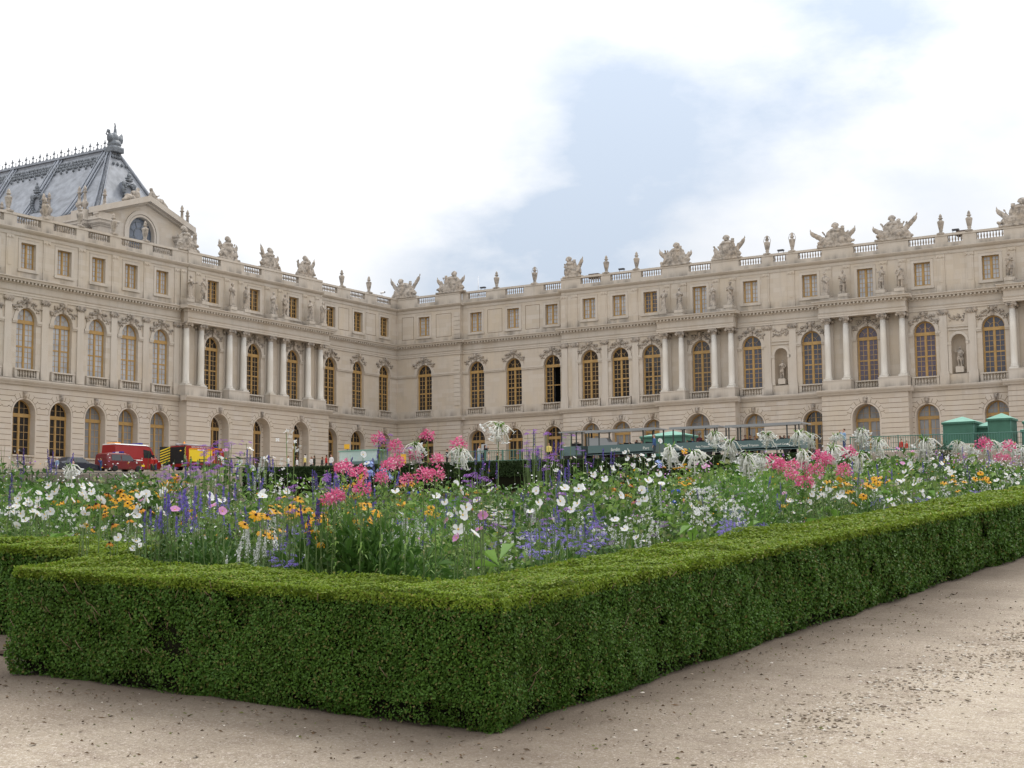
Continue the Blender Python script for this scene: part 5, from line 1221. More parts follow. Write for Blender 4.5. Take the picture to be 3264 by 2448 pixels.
kind('wc', 'cosmos_plant', 'white cosmos bloom', 'flower', 'fern', [daisy(8, .040, .032, .014, .004, .008, .006, (M['p_white'], M['disc']), i, .04) for i in range(4)], (.5, 1.35), 1.12, .78)
kind('pc', 'cosmos_plant', 'pink cosmos bloom', 'flower', 'fern', [daisy(8, .040, .032, .014, .004, .008, .006, (M['p_pink'], M['disc']), i + 9, .04) for i in range(2)], (.5, 1.3), 1.10, .8)
kind('dw', 'daisy_plant', 'small white daisy bloom', 'flower', 'fern', [daisy(11, .026, .011, .002, .001, .007, .004, (M['p_white'], M['disc']), i + 3) for i in range(2)], (.0, .35), .80)
kind('ru', 'coneflower_plant', 'yellow coneflower bloom', 'flower', 'lance', [daisy(13, .047, .019, .010, .022, .012, .012, (M['p_yellow'], M['cone']), i + 20, .06) for i in range(3)], (.2, 1.0), .98, .85)
kind('ra', 'coneflower_plant', 'rusty amber coneflower bloom', 'flower', 'lance', [daisy(12, .042, .018, .006, .034, .013, .015, (M['p_amber'], M['cone']), i + 30, .08) for i in range(2)], (.1, .7), .95, .85)
kind('cl', 'spider_flower_plant', 'hot pink spider flower', 'flower', 'palm', [(cleome(i), None) for i in range(4)], (0, .35), 1.30)
kind('ni', 'flowering_tobacco_plant', 'drooping white tobacco flower', 'flower', 'broad', [(nicot(i, 27 + 3 * i), None) for i in range(4)], (0, .3), 1.38, 1.2)
kind('sa', 'salvia_plant', 'blue violet salvia spike', 'flower', 'lance', [(spike('p_salvia', i), None) for i in range(3)], (0, .22), 1.12)
kind('sd', 'salvia_plant', 'dark violet salvia spike', 'flower', 'bare', [(spike('p_dark', i, .17, .014), None) for i in range(2)], (0, .3), 1.15)
kind('sw', 'salvia_plant', 'greyish white salvia spike', 'flower', 'lance', [(spike('p_wsalvia', i, .14, .016, 90), None) for i in range(3)], (0, .3), .82)
kind('ag', 'floss_flower_plant', 'fluffy lavender floss flower', 'flower', 'lance', [(domes('p_ager', i, 6, .034, .022), None) for i in range(4)], (0, .4), .72)
kind('ve', 'verbena_plant', 'purple verbena head', 'flower', 'bare', [(domes('p_verb', i + 5, 4, .030, .022, 46), None) for i in range(3)], (0, .3), 1.30)
kind('pl', 'leadwort_plant', 'pale blue leadwort cluster', 'flower', 'lance', [(posy('p_sky', i, 20, .045, .017, .008), None) for i in range(2)], (0, .4), 1.05)
kind('bl', 'blue_sage_plant', 'vivid blue sage flower', 'flower', 'lance', [(posy('p_blue', i + 3, 7, .020, .016, .007), None) for i in range(2)], (0, .4), .9)
kind('ga', 'gaura_plant', 'wispy white gaura spray', 'flower', 'bare', [(gaura(i), None) for i in range(4)], (0, .4), .98)
ZONES = [(640, 'before the red vehicles'), (1250, 'left of the hedge corner'), (1700, 'over the hedge corner'), (2480, 'before the garden train'), (9999, 'before the green kiosks')]
def fill_h(x, y):
    """height of the leafy mass at a place in the bed"""
    return (.40 + .56 * min(1, max(0, edge_d(x, y)) / 1.6) ** .75) * (1.1 if x < -8.3 else 1) + .09 * math.sin(2.1 * x + 1.2) * math.sin(1.7 * y) + .06 * math.sin(4.3 * x) * math.sin(3.7 * y + 1)
def ray_spot(px, py, ht):
    """where in the bed the plant seen at this bearing stands, and how tall it is"""
    d = ray(px, py); best = None
    for s in np.arange(7.2, 46, .12):
        x, y = d[0] * s, d[1] * s
        if not in_bed(x, y): continue
        h = ZC + d[2] * s - ground_z(x, y)
        if h < .22: break
        if h < fill_h(x, y) * .93 and best is not None: break
        c = abs(h - ht) + .004 * s
        if best is None or c < best[0]: best = (c, x, y, h)
    return best
def put_plant(k, x, y, h, label, group, rg):
    dd = math.hypot(x, y); fit = {'cl': min(1.25, max(.5, 50 * dd / F_PX / .165)), 'ni': min(1.5, max(.62, 76 * dd / F_PX / .22))}.get(k, 1.0)
    K = KIND[k]; hm, cm = K['heads'][rg.randrange(len(K['heads']))]
    r = thing(K['name'], label, 'flower', (x, y, ground_z(x, y)), rg.uniform(0, 6.28), group)
    s = link('stem', ST_[K['stem']][rg.randrange(3)], r, None, None, (1, 1, h))
    t0, t1 = K['tilt']; az = rg.gauss(-.9, 1.0) - r.rotation_euler[2]; tl = rg.uniform(t0, t1); q = (K['sc'] if fit == 1.0 else fit) * rg.uniform(.82, 1.15)
    f = link('flower', hm, r, (0, 0, h), (Matrix.Rotation(az, 3, 'Z') @ Matrix.Rotation(tl, 3, 'Y')).to_euler(), (q,) * 3)
    if cm is not None: link('flower_centre', cm, f)
    for j in range({'wc': 1, 'ru': 2, 'ra': 1, 'sa': 1, 'sd': 1, 'sw': 2, 'ag': 1, 've': 2, 'ga': 2, 'dw': 2, 'bl': 1}.get(k, 0)):
        a = rg.uniform(0, 6.28); o = rg.uniform(.05, .11); h2 = h * (1 - rg.uniform(.0, .16)); hm2, cm2 = K['heads'][rg.randrange(len(K['heads']))]
        link('stem', ST_['bare'][rg.randrange(3)], r, (o * .5 * math.cos(a), o * .5 * math.sin(a), 0), (0, 0, a), (1, 1, h2)).rotation_euler = (-math.sin(a) * .5 * o / h2, math.cos(a) * .5 * o / h2, 0)
        f = link('flower', hm2, r, (o * math.cos(a), o * math.sin(a), h2), (Matrix.Rotation(az + rg.gauss(0, .8), 3, 'Z') @ Matrix.Rotation(rg.uniform(t0, t1), 3, 'Y')).to_euler(), (q * rg.uniform(.75, 1.05),) * 3)
        if cm2 is not None: link('flower_centre', cm2, f)
    return r
CR = {'a': (0, 1350, .27125), 'b': (500, 1350, .27125), 'c': (1000, 1300, .27125), 'd': (1664, 1200, .36166), 'e': (2000, 1250, .27125), 'g': (2464, 1000, .36166)}
SEEN = {
 'wc': 'a210,880 190,945 320,900 350,940 450,820 450,890 570,730 575,860 240,1060 100,1055 590,1035 910,580 850,640 700,760 960,740 1050,720 1075,800 980,845 1180,900 1470,620 1640,840 1720,830 1720,890 1920,790 1970,730 1860,1000 1610,1090 440,980 350,800 420,1090 1000,1060 1390,1340 1600,1380 b980,460 1280,400 750,410 620,860 1240,860 1520,800 1240,830 1095,305 c960,980 1670,890 1730,970 1790,1170 2060,900 1440,1040 1920,1090 1750,1260 580,550 d460,715 270,775 340,850 300,830 690,810 625,865 850,785 795,805 990,790 935,655 905,670 985,700 1055,695 1080,720 1120,740 1240,690 1215,570 525,975 500,990 375,985 725,905 1110,915 1165,800 145,1110 335,1100 820,1265 125,1010 1205,860 930,940 g1380,1340 1440,1350 1480,1320 1530,1370 1400,1280 1530,1270 340,1590 370,1560 440,1600 490,1560 590,1620 610,1580 360,1510 610,1510 1250,1470 1180,1430 1310,1565 1160,1390 1210,1330 1540,1360 1970,1470 2050,1415 2130,1420 2080,1440 1150,1580 1100,1640 1320,1600 1030,1640 290,1650 1110,1480',
 'pc': 'b810,320 640,420 215,1015 660,970 770,1030 690,385 c1950,1430 1680,1530 1990,1270 d1425,690 1530,715 1530,770 1630,790 1660,770 1600,800 1870,685 g1100,1190 1080,1225 1230,1215 1140,1320',
 'dw': 'c1970,1130 2050,1160 2110,1200 2040,1225 2120,1260 2180,1220 2010,1185 2160,1290 2080,1310 2140,1180 1960,1210 d60,950 110,960 30,980',
 'ru': 'a1450,850 1380,910 1530,870 1500,940 1650,690 1570,790 1420,800 2050,620 2100,600 2010,650 2080,650 1860,840 b220,620 200,660 1370,1010 1430,960 1500,880 1560,990 1630,870 1680,890 1400,1040 1290,1090 1740,1020 1780,1160 1950,1120 1160,1075 1940,930 c540,830 440,900 590,800 1060,900 1040,870 1000,990 360,950 460,1000 300,1000 500,1160 590,1150 560,1180 620,1120 1090,1120 1380,1180 740,1230 110,1310 90,1110 d1430,650 1385,800 1390,930 1465,905 1455,945 g480,1475 590,1460 650,1490 830,1460 890,1450 930,1440 840,1505 1830,1405 1880,1450 690,1560 1690,1480 1580,1420',
 'ra': 'a900,900 1250,830 1350,730 1390,790 1200,960 1330,1190 1660,1010 1130,950 c1810,1010 1930,985 1850,1160 d1250,790 1390,885 885,940 930,1035 825,990 1480,890',
 'cl': 'b2170,530 1990,900 2110,870 c760,370 960,470 1195,570 1335,340 1450,610 1700,440 350,710 530,770 960,650 870,690 1290,800 1430,790 570,960 1090,850 800,830 260,1050 e1790,870 1940,860 2075,890 1690,840 2080,1060 1930,980 g50,1340 410,1265 490,1300 450,1290 670,1230 380,1390 1860,1160 2080,1170 2060,1280 620,1390 1660,1260 2160,1260 1990,1270',
 'ni': 'c1720,520 1190,450 2170,230 d1310,640 1690,520 1830,590 1510,690 2160,520 1980,720 2110,720 g230,1060 330,1080 560,1080 780,1040 930,1130 270,1230 760,1250 1340,1130 1630,1150 1740,1190 1910,1150 2100,1160 1700,1290 520,1200 2190,1200 a820,520',
 'sa': 'a600,500 850,420 1980,950 1700,1130 1770,1110 1890,1140 2150,900 1940,920 b340,580 790,560 880,500 945,560 1095,450 1080,690 1130,650 1320,470 1230,740 320,900 360,1000 140,940 60,1160 620,920 710,940 780,860 920,800 450,850 2100,670 1060,400 c280,870 630,950 850,890 760,520 990,840 700,690 660,860 240,920 d410,800 560,720 715,690 380,880 g1370,1260 1350,1240 700,1360 760,1350 920,1380 1670,1210 1900,1250 1490,1280',
 'sd': 'a275,390 280,490 565,400 580,470 140,700 2180,560 b1880,1040 2000,680 1830,650 1700,1090 c190,880 510,900 1900,580 2060,690 1990,640 2150,740 60,1230 20,850 430,690 d105,540 60,730 130,700 310,650 410,870 630,750 810,730 190,890',
 'sw': 'b1030,1300 1080,1410 1300,1260 1340,1350 1220,1370 980,1430 1180,1450 1370,1130 1400,1200 1220,480 1200,560 1480,1290 c920,1400 960,1500 1060,1340 1100,1400 1110,1500 1200,1380 1230,1420 830,1590 810,1560 1310,1480 d1100,1020 1170,1010 1230,1070 1270,1030 1300,1080 1330,1150 1220,1130 1130,1100 50,1150 30,1190 105,1210 1150,1320 1130,1350 1010,1510',
 'ag': 'b1560,1240 1620,1290 1450,1410 1500,1360 1570,1450 1470,1560 1430,1470 1620,1590 1600,1650 1740,1290 1640,1340 680,1050 340,1070 370,1150 1520,1300 c1580,1090 1620,1150 1930,1360 2110,1600 d130,1370 250,1340 240,1380 75,1440 30,1490 190,1280 330,1265 170,1560 470,1475 360,1480 590,1345 690,1265 680,1315 530,1375 680,1390 250,1465 430,1420 640,1470 350,1410 10,1400 480,1335 100,1400 60,1370 1750,1170 1790,1195 1890,1195 1800,1275 1840,1300 1910,1255 1930,1290 1750,1290 1810,1340 1850,1385 1930,1365 1990,1350 2030,1340 1830,1320 520,1180 2150,1320 g1280,1630 1330,1645 1790,1580 930,1645',
 've': 'b580,280 720,240 790,215 850,240 840,280 630,270 970,345 1055,235 600,440 400,490 540,490 150,520 90,580 1960,620 1640,770 820,455 470,520 c130,800 1130,500 1920,780 1860,830 850,390 850,340 d50,510 100,490 40,575 235,507 430,530 5,665 90,660 345,655 290,690 540,665 150,665 250,730 290,1060',
 'pl': 'c650,670 800,750 900,830 660,780 860,780 d1200,760 1220,790', 'bl': 'c1150,1240 1120,1000 d1090,995 1375,1010 1340,1110',
 'ga': 'd1500,940 1550,950 1580,980 1520,1000 1630,1010 1690,930 1690,985 2070,940 1830,1030 1780,1100 1870,1110 1930,1115 1610,1110 1040,1195 2050,845 1890,820 a1110,720 1400,700 1700,690 1520,640 780,1050 b300,770 1500,700 1850,740 1430,780 b1520,105 g1690,1420 1960,1560 1480,1540 1900,1520'}
def parse(s):
    out_ = []; cur = None
    for tok in s.split():
        if tok[0].isalpha(): cur = CR[tok[0]]; tok = tok[1:]
        x, y = tok.split(','); out_.append((cur[0] + float(x) * cur[2], cur[1] + float(y) * cur[2]))
    return out_
cnt = {}
for k, s in SEEN.items():
    z = {}
    for p in sorted(parse(s)):
        zi = next(i for i, q in enumerate(ZONES) if p[0] < q[0]); z.setdefault(zi, []).append(p)
    for zi, ps in z.items():
        for i, (px, py) in enumerate(ps):
            b_ = ray_spot(px, py, KIND[k]['ht'])
            if b_ is None: continue
            w_ = KIND[k]['words']; lb = '%s %s' % (w_, ZONES[zi][1]) + ('' if len(ps) == 1 else ', %s from the left' % ordinal(i))
            put_plant(k, b_[1], b_[2], b_[3], lb, '%ss %s' % (w_, ZONES[zi][1]), rgf)
# more of the same planting further along, seen only as dots of colour
for i in range(330):
    while True:
        x, y = (rgf.uniform(-8.3, -5.1), 9 + 34 * rgf.random() ** 1.25)
        if rgf.random() < .45: x, y = rgf.uniform(-13, -5.4), rgf.uniform(7.8, 12.5)
        if in_bed(x, y) and edge_d(x, y) > .25: break
    k = rgf.choice(['wc', 'wc', 'ga', 'ga', 'ga', 'sa', 'sa', 'sw', 'sw', 'ru', 've', 've', 'sd', 'pc', 'dw', 'ni' if y > 26 else 'sa', 'cl' if y > 30 else 'ga']); h = min(KIND[k]['ht'], 1.0 if y < 22 else 1.2) * rgf.uniform(.74, .95)
    w_ = KIND[k]['words']; put_plant(k, x, y, h, '%s among the mixed planting along the bed' % w_, 'scattered %ss along the bed' % w_, rgf)
# leafy plants
def bush_mesh(name, n, rx, h, L_, w, mt, up=.2, seed=0):
    rng = np.random.default_rng(seed); v = rng.normal(size=(n, 3)); v = unit(v); v[:, 2] = np.abs(v[:, 2]); r = rng.random(n) ** .4
    P = v * r[:, None] * np.array([rx, rx, h]); P[:, 2] += .02; P *= (1 + .18 * nz3(P * 6, 1.0))[:, None]
    d = unit(v * np.array([1, 1, .6]) + rng.normal(size=(n, 3)) * .35 + np.array([0, 0, up])); s = np.cross(d, rng.normal(size=(n, 3))); s = unit(s)
    l = (L_ * rng.uniform(.6, 1.2, n))[:, None]; ww = (w * rng.uniform(.7, 1.2, n))[:, None]; dn = np.array([0, 0, -1.0]) * l * .22
    return quads_mesh(name, np.stack([P, P + d * l * .45 + s * ww * .5, P + d * l + dn, P + d * l * .45 - s * ww * .5], 1), M[mt])
B1 = [bush_mesh('foliage', 900, .30, .52, .11, .024, 'fol_bush', .1, i) for i in range(3)]
B2 = [bush_mesh('foliage', 3400, .34, .62, .05, .0035, 'fol_feather', .5, i + 5) for i in range(2)]
B3 = [bush_mesh('foliage', 26, .13, .34, .24, .10, 'fol_broad', .5, i + 9) for i in range(2)]
def front_spot(px, py):
    d = ray(px, py)
    for s in np.arange(7.0, 30, .06):
        x, y = d[0] * s, d[1] * s
        if in_bed(x, y) and edge_d(x, y) > .30: return (0, x, y, max(.35, ZC + d[2] * s - ground_z(x, y)))
def bush(px, py, ht, meshes, sc, name, label, grp, front=False):
    b_ = (front_spot(px, py) if front else ray_spot(px, py, ht))
    if b_ is None: return
    o = link(name, meshes[rgf.randrange(len(meshes))], None, (b_[1], b_[2], ground_z(b_[1], b_[2]) + (.0 if front else .1)), (0, 0, rgf.uniform(0, 6)), (sc * 1.0, sc * 1.0, min(2.2, max(.6, .82 * b_[3] / .56) if front else min(1.5, max(.7, (b_[3] + .2) / .56)))))
    tag(o, label, 'plant', grp)
for i, (x, y) in enumerate(sorted([(520, 1690), (590, 1655), (660, 1640), (720, 1665), (560, 1725), (1010, 1610), (1080, 1560), (1150, 1550), (1220, 1570), (1045, 1660), (1120, 1650), (1200, 1650), (1750, 1690), (1990, 1690), (1330, 1700)])):
    bush(x, y, .62, B1, .95, 'leafy_plant', 'bushy plant with dark lance shaped leaves behind the hedge, %s from the left' % ordinal(i), 'dark leafy plants', True)
for i, (x, y) in enumerate([(120, 1650), (260, 1640), (2230, 1520), (2330, 1500), (2300, 1570), (2400, 1560), (2380, 1620), (2460, 1600), (2500, 1540), (1330, 1690), (1420, 1700)]):
    bush(x, y, .78 if x > 2000 else .6, B2, 1.0, 'feathery_plant', 'soft mound of bright feathery green leaves, %s from the left' % ordinal(i), 'feathery plants')
for i, (x, y) in enumerate([(1488, 1530), (1524, 1536), (1496, 1585), (2480, 1456), (2461, 1494), (2811, 1495), (2844, 1484), (2790, 1441), (2826, 1463), (3043, 1459), (1560, 1560), (2475, 1470)]):
    bush(x, y, .95, B3, .9, 'broad_leaved_plant', 'tobacco rosette of broad pale green leaves, %s from the left' % ordinal(i), 'broad leaved tobacco plants')
# everything between: leaves, stems and tiny blooms nobody could count
def filler():
    rng = np.random.default_rng(31); Q = {'d': [], 'm': [], 'w': [], 'v': [], 's': [], 'p': [], 'y': []}
    cells = [(x, y) for x in np.arange(-8.35, -5.02, .4) for y in np.arange(7.34, 45.5, .4)] + [(x, y) for x in np.arange(-17, -8.3, .4) for y in np.arange(8.38, 10.8, .4)]
    for x0, y0 in cells:
        cx, cy = x0 + .2, y0 + .2; d = math.hypot(cx, cy); g = ground_z(cx, cy); e = edge_d(cx, cy)
        base_h = fill_h(cx, cy); sz = max(.045, .0042 * d); n = int(.16 * 1500 * (.045 / sz) ** 1.3)
        p = np.stack([x0 + rng.random(n) * .4, y0 + rng.random(n) * .4, np.zeros(n)], 1)
        hh = base_h * (1 + .13 * nz3(p, 3.6, 5.0)) + .02
        p[:, 2] = g + hh * np.sqrt(rng.random(n)) * 1.0
        dd = unit(rng.normal(size=(n, 3)) * np.array([1, 1, .6]) + np.array([0, 0, .9])); s = unit(np.cross(dd, rng.normal(size=(n, 3)))); l = (sz * rng.uniform(.6, 1.6, n))[:, None]; w_ = (sz * rng.choice([.08, .16, .30, .38], n))[:, None]
        q = np.stack([p, p + dd * l * .5 + s * w_, p + dd * l + np.array([0, 0, -.15]) * l, p + dd * l * .5 - s * w_], 1)
        sel = nz3(p, 1.1, 2.0) + rng.normal(size=n) * .5 > .1; Q['m'].append(q[sel]); Q['d'].append(q[~sel])
        k = int(.16 * 16 + .5); b = np.stack([x0 + rng.random(k) * .4, y0 + rng.random(k) * .4, np.full(k, g)], 1); t = b + np.stack([rng.normal(size=k) * .09, rng.normal(size=k) * .09, base_h * rng.uniform(.8, 1.3, k)], 1); sv = np.array([.7, .7, 0]) * max(.0016, .00016 * d)
        Q['s'].append(np.stack([b - sv, b + sv, t + sv * .5, t - sv * .5], 1))
        for key, rate, c in (('w', 90 if (cx < -9 or cy > 15) else 44, 3.0), ('v', 16, 7.0), ('p', 8, 11.0), ('y', 6, 15.0)):
            k = rng.poisson(.16 * rate)
            if not k: continue
            p = np.stack([x0 + rng.random(k) * .4, y0 + rng.random(k) * .4, np.zeros(k)], 1); p[:, 2] = g + base_h * rng.uniform(.72, 1.22, k)
            p = p[nz3(p, 1.5, c) > -.25]
            if not len(p): continue
            nn = unit(np.array([.35, -.6, .6]) + rng.normal(size=(len(p), 3)) * .6); fs = max(.012, .0011 * d) * rng.uniform(.7, 1.5, len(p))
            Q[key].append(leaf_quads(p, nn, fs, fs * .8, rng)); Q[key].append(leaf_quads(p + .001, nn, fs, fs * .6, rng))
    for key, nm, mt in (('d', 'bedding_foliage', 'fol_dark'), ('m', 'bedding_foliage', 'fol_mid'), ('s', 'bedding_stems', 'stem'), ('w', 'tiny_white_flowers', 'p_white'), ('v', 'tiny_violet_flowers', 'p_verb'), ('p', 'tiny_pink_flowers', 'p_pink'), ('y', 'tiny_yellow_flowers', 'p_yellow')):
        o = link(nm, quads_mesh(nm, np.concatenate(Q[key]), M[mt])); tag(o, kind='stuff')
filler()
# ------------------------------------------------------------------ on the terrace: fence, vehicles, garden train, kiosks, visitors
M['red'] = mat('fire_red_paint', (.25, .010, .011), .4, .5); M['dark_red'] = mat('deep_red_paint', (.13, .008, .012), .3, .5)
M['yellow'] = mat('yellow_panel', (.68, .50, .02), .45, .4); M['orange'] = mat('orange_band', (.80, .30, .03), .45, .4); M['black'] = mat('black_rubber', (.015, .015, .016), .7, .3)
M['white'] = mat('white_bodywork', (.78, .78, .78), .35, .5); M['carglass'] = mat('vehicle_glass', (.02, .025, .03), .06, .6); M['grey_metal'] = mat('grey_metal', (.34, .35, .36), .45, .5, .3)
M['lamp'] = mat('headlamp_lens', (.75, .76, .78), .12, .6); M['blue_lamp'] = mat('blue_beacon', (.03, .05, .35), .2, .6); M['navy'] = mat('dark_blue_paint', (.012, .016, .03), .3, .5)
M['train_green'] = mat('train_green_panel', (.075, .125, .125), .5, .4); M['train_grey'] = mat('train_canopy_grey', (.23, .24, .25), .5, .4); M['train_post'] = mat('train_dark_post', (.035, .045, .045), .5, .4)
M['kiosk'] = varied('kiosk_green_canvas', (.055, .145, .105), .2, 1.5, .7, .2); M['kiosk_roof'] = varied('kiosk_pale_green_canvas', (.18, .36, .285), .15, 2.0, .7, .2)
M['clear'] = bpy.data.materials.new('clear_screen'); M['clear'].use_nodes = True
_b = M['clear'].node_tree.nodes['Principled BSDF']; _b.inputs['Base Color'].default_value = (.50, .66, .64, 1); _b.inputs['Alpha'].default_value = .42; _b.inputs['Roughness'].default_value = .15
M['lettering'] = mat('pale_lettering', (.72, .72, .66), .6, .3); M['rail_green'] = mat('green_railing', (.05, .14, .11), .5, .4); M['rail_dark'] = mat('dark_railing', (.03, .032, .035), .5, .4)
M['paling'] = varied('weathered_paling', (.20, .17, .15), .4, 3, .9, .1); M['sign_yellow'] = mat('yellow_sign', (.62, .36, .03), .6, .3)
def text_mesh(s, size, mt, name='lettering'):
    c = bpy.data.curves.new('t', 'FONT'); c.body = s; c.size = size; c.align_x = 'CENTER'; c.align_y = 'CENTER'; c.resolution_u = 3
    o = bpy.data.objects.new('t', c); COL.objects.link(o); dg = bpy.context.evaluated_depsgraph_get(); dg.update()
    me = bpy.data.meshes.new_from_object(o.evaluated_get(dg)); bpy.data.objects.remove(o); me.name = name; me.materials.clear(); me.materials.append(mt); return me
def side_text(s, size, mt, parent, x, y, z): return link('lettering', text_mesh(s, size, mt), parent, (x, y, z), (R(90), 0, 0))
# ---- fence in front of the vehicles
def fence():
    r = thing('fence', 'dark rail fence with grey wooden paling in front of the red vehicles', 'fence'); m = MB(); p = MB(); y = 60.0; X = -97.0; rg = random.Random(2)
    def top(y): return 5.62 + .032 * (y - 78) + ZC if y > 78 else 5.62 + ZC
    ys = [60 + i for i in range(34)]
    m.tube([(X, y, top(y)) for y in ys], .035, 5); m.tube([(X, y, top(y) - .75) for y in ys], .025, 5)
    while y < 93:
        p.box(X + .03, X + .055, y, y + .055, top(y) - 1.0, top(y) - .10 - rg.uniform(0, .06)); y += .105
    p.obj('paling', M['paling'], r)
    for y in ys: m.box(X - .025, X + .025, y - .025, y + .025, top(y) - 1.1, top(y) + .0)
    m.obj('railing', M['rail_dark'], r)
    b = MB(); b.add([(X - 1.6, 55, 4.9 + ZC), (X - 1.6, 94, 5.3 + ZC), (X + .6, 94, 5.0 + ZC), (X + .6, 55, 4.5 + ZC), (X + 5, 94, 3 + ZC), (X + 5, 55, 3 + ZC)], [(0, 1, 2, 3), (3, 2, 4, 5)]); tag(b.obj('terrace_bank', M['lawn']), kind='structure')
fence()
# ---- vehicles: built along x, nose to +x
def wheel_mesh(r, w):
    t = MB(); t.lathe((0, 0, 0), [(r * .62, -w / 2), (r * .95, -w / 2), (r, -w * .3), (r, w * .3), (r * .95, w / 2), (r * .62, w / 2)], 18, M=Matrix.Rotation(R(90), 3, 'X')); h = MB(); h.lathe((0, 0, 0), [(r * .62, -w * .42), (r * .5, -w * .5), (r * .15, -w * .46), (.02, -w * .46)], 14, M=Matrix.Rotation(R(90), 3, 'X'))
    return t.mesh('tyre', M['black']), h.mesh('rim', M['grey_metal'])
def wheels(root, xs, r, w, hw):
    t, h = wheel_mesh(r, w)
    for x in xs:
        for s in (-1, 1):
            o = link('wheel', t, root, (x, s * hw, r), (0, 0, 0 if s < 0 else math.pi)); link('rim', h, o)
def body_loft(st, mt, root, name='body', round_=.08):
    m = MB()
    def ringp(x, zl, zb, zr, wb, wr):
        q = [(-wb * .94, zl), (-wb, zl + .15), (-wb, zb), (-wr - (wb - wr) * .12, zr - round_), (-wr + round_, zr), (wr - round_, zr), (wr + (wb - wr) * .12, zr - round_), (wb, zb), (wb, zl + .15), (wb * .94, zl)]
        return [(x, y, z) for y, z in q]
    m.loft([ringp(*s) for s in st], 0, False); o = m.obj(name, mt, root); return o
def flat(root, name, pts, mt): m = MB(); m.add(pts, [tuple(range(len(pts)))]); return m.obj(name, mt, root)
def beacon(root, x, z, hw, mt2):
    m = MB(); m.box(x - .14, x + .14, -hw, hw, z, z + .05, 0); m.box(x - .12, x + .12, -hw, -hw * .35, z + .05, z + .16, 1); m.box(x - .12, x + .12, hw * .35, hw, z + .05, z + .16, 1); m.box(x - .12, x + .12, -hw * .35, hw * .35, z + .05, z + .15, 2); m.obj('light_bar', [M['black'], M['blue_lamp'], mt2], root)
def place_on_L(y, x=-102.0): return (x, y, terrace_z(x, y))
# people carrier
v = thing('people_carrier', 'dark red people carrier with a light bar, parked in front of the red van', 'car', place_on_L(94.1, -101.0), R(90))
S = [(-2.2, .35, .85, 1.2, .80, .70), (-2.15, .3, .95, 1.55, .88, .70), (-1.9, .25, .95, 1.68, .90, .70), (0.1, .25, .95, 1.70, .90, .70), (.55, .25, .95, 1.62, .90, .69), (1.30, .25, .96, 1.06, .90, .78), (2.0, .25, .86, .92, .88, .72), (2.28, .35, .65, .76, .78, .66)]
body_loft(S, M['dark_red'], v); wheels(v, (-1.35, 1.42), .32, .22, .82); beacon(v, -.2, 1.70, .62, M['white'])
for s in (-1, 1):
    o = flat(v, 'side_window', [(-1.75, s * .895, 1.0), (-.65, s * .91, 1.0), (-.65, s * .78, 1.55), (-1.7, s * .775, 1.52)], M['carglass']); o = flat(v, 'side_window', [(-.55, s * .91, 1.0), (.95, s * .908, 1.02), (.5, s * .79, 1.5), (-.55, s * .78, 1.55)], M['carglass'])
    q = MB(); q.ell((1.98, s * .70, .78), (.26, .17, .09)); q.obj('headlight', M['lamp'], v); q = MB(); q.ell((.95, s * 1.0, 1.08), (.1, .12, .08)); q.obj('wing_mirror', M['dark_red'], v)
flat(v, 'windscreen', [(1.22, -.70, 1.10), (1.22, .70, 1.10), (.62, .60, 1.585), (.62, -.60, 1.585)], M['carglass'])
q = MB(); q.box(2.2, 2.32, -.72, .72, .3, .5); q.obj('bumper', M['black'], v); q = MB(); q.box(1.6, 2.2, -.885, -.875, .55, .72); q.obj('yellow_stripe', M['yellow'], v)
# van with a white roof
v = thing('rescue_van', 'red high roofed van with a white roof front, between the car and the fire engine', 'van', place_on_L(98.6, -104.2), R(90))
S = [(-2.9, .4, 1.3, 2.30, .96, .86), (-2.85, .3, 1.3, 2.50, .99, .86), (1.1, .3, 1.25, 2.52, .99, .86), (1.55, .3, 1.25, 2.35, .99, .86), (2.15, .3, 1.22, 1.42, .98, .88), (2.75, .3, 1.0, 1.12, .95, .80), (2.95, .4, .75, .88, .86, .72)]
body_loft(S, M['red'], v); wheels(v, (-1.9, 1.95), .35, .24, .88)
q = MB(); q.loft([[(x, -w, z), (x, -w * .8, z + .10), (x, w * .8, z + .10), (x, w, z)] for x, w, z in ((-2.88, .90, 2.44), (.9, .91, 2.46), (1.30, .90, 2.42), (1.66, .88, 2.24))], 0, False); q.obj('roof', M['white'], v)
for s in (-1, 1):
    flat(v, 'side_window', [(.55, s * 1.0, 1.3), (1.75, s * .992, 1.3), (1.5, s * .915, 2.0), (.55, s * .915, 2.1)], M['carglass']); q = MB(); q.box(-2.8, .4, min(s * .985, s * 1.0), max(s * .985, s * 1.0), 1.02, 1.12); q.obj('white_stripe', M['white'], v)
    q = MB(); q.ell((2.72, s * .72, .92), (.2, .16, .12)); q.obj('headlight', M['lamp'], v); q = MB(); q.box(1.55, 1.7, min(s * 1.0, s * 1.2), max(s * 1.0, s * 1.2), 1.3, 1.62); q.obj('wing_mirror', M['black'], v)
flat(v, 'windscreen', [(2.13, -.80, 1.45), (2.13, .80, 1.45), (1.64, .76, 2.22), (1.64, -.76, 2.22)], M['carglass'])
beacon(v, .55, 2.56, .7, M['blue_lamp']); q = MB(); q.box(-2.6, -2.0, -.6, .6, 2.53, 2.66); q.obj('roof_box', M['orange'], v); q = MB(); q.box(2.86, 3.0, -.8, .8, .32, .55); q.box(2.82, 2.97, -.75, .75, .58, .66); q.obj('bumper', M['white'], v)
q = MB()
for i in range(3): q.add([(2.45 + i * .1, -.3 + i * .28, 1.285 - i * .04), (2.6 + i * .1, -.3 + i * .28, 1.225 - i * .04), (2.6 + i * .1, -.12 + i * .28, 1.23 - i * .04), (2.45 + i * .1, -.12 + i * .28, 1.285 - i * .04)], [(0, 1, 2, 3)])
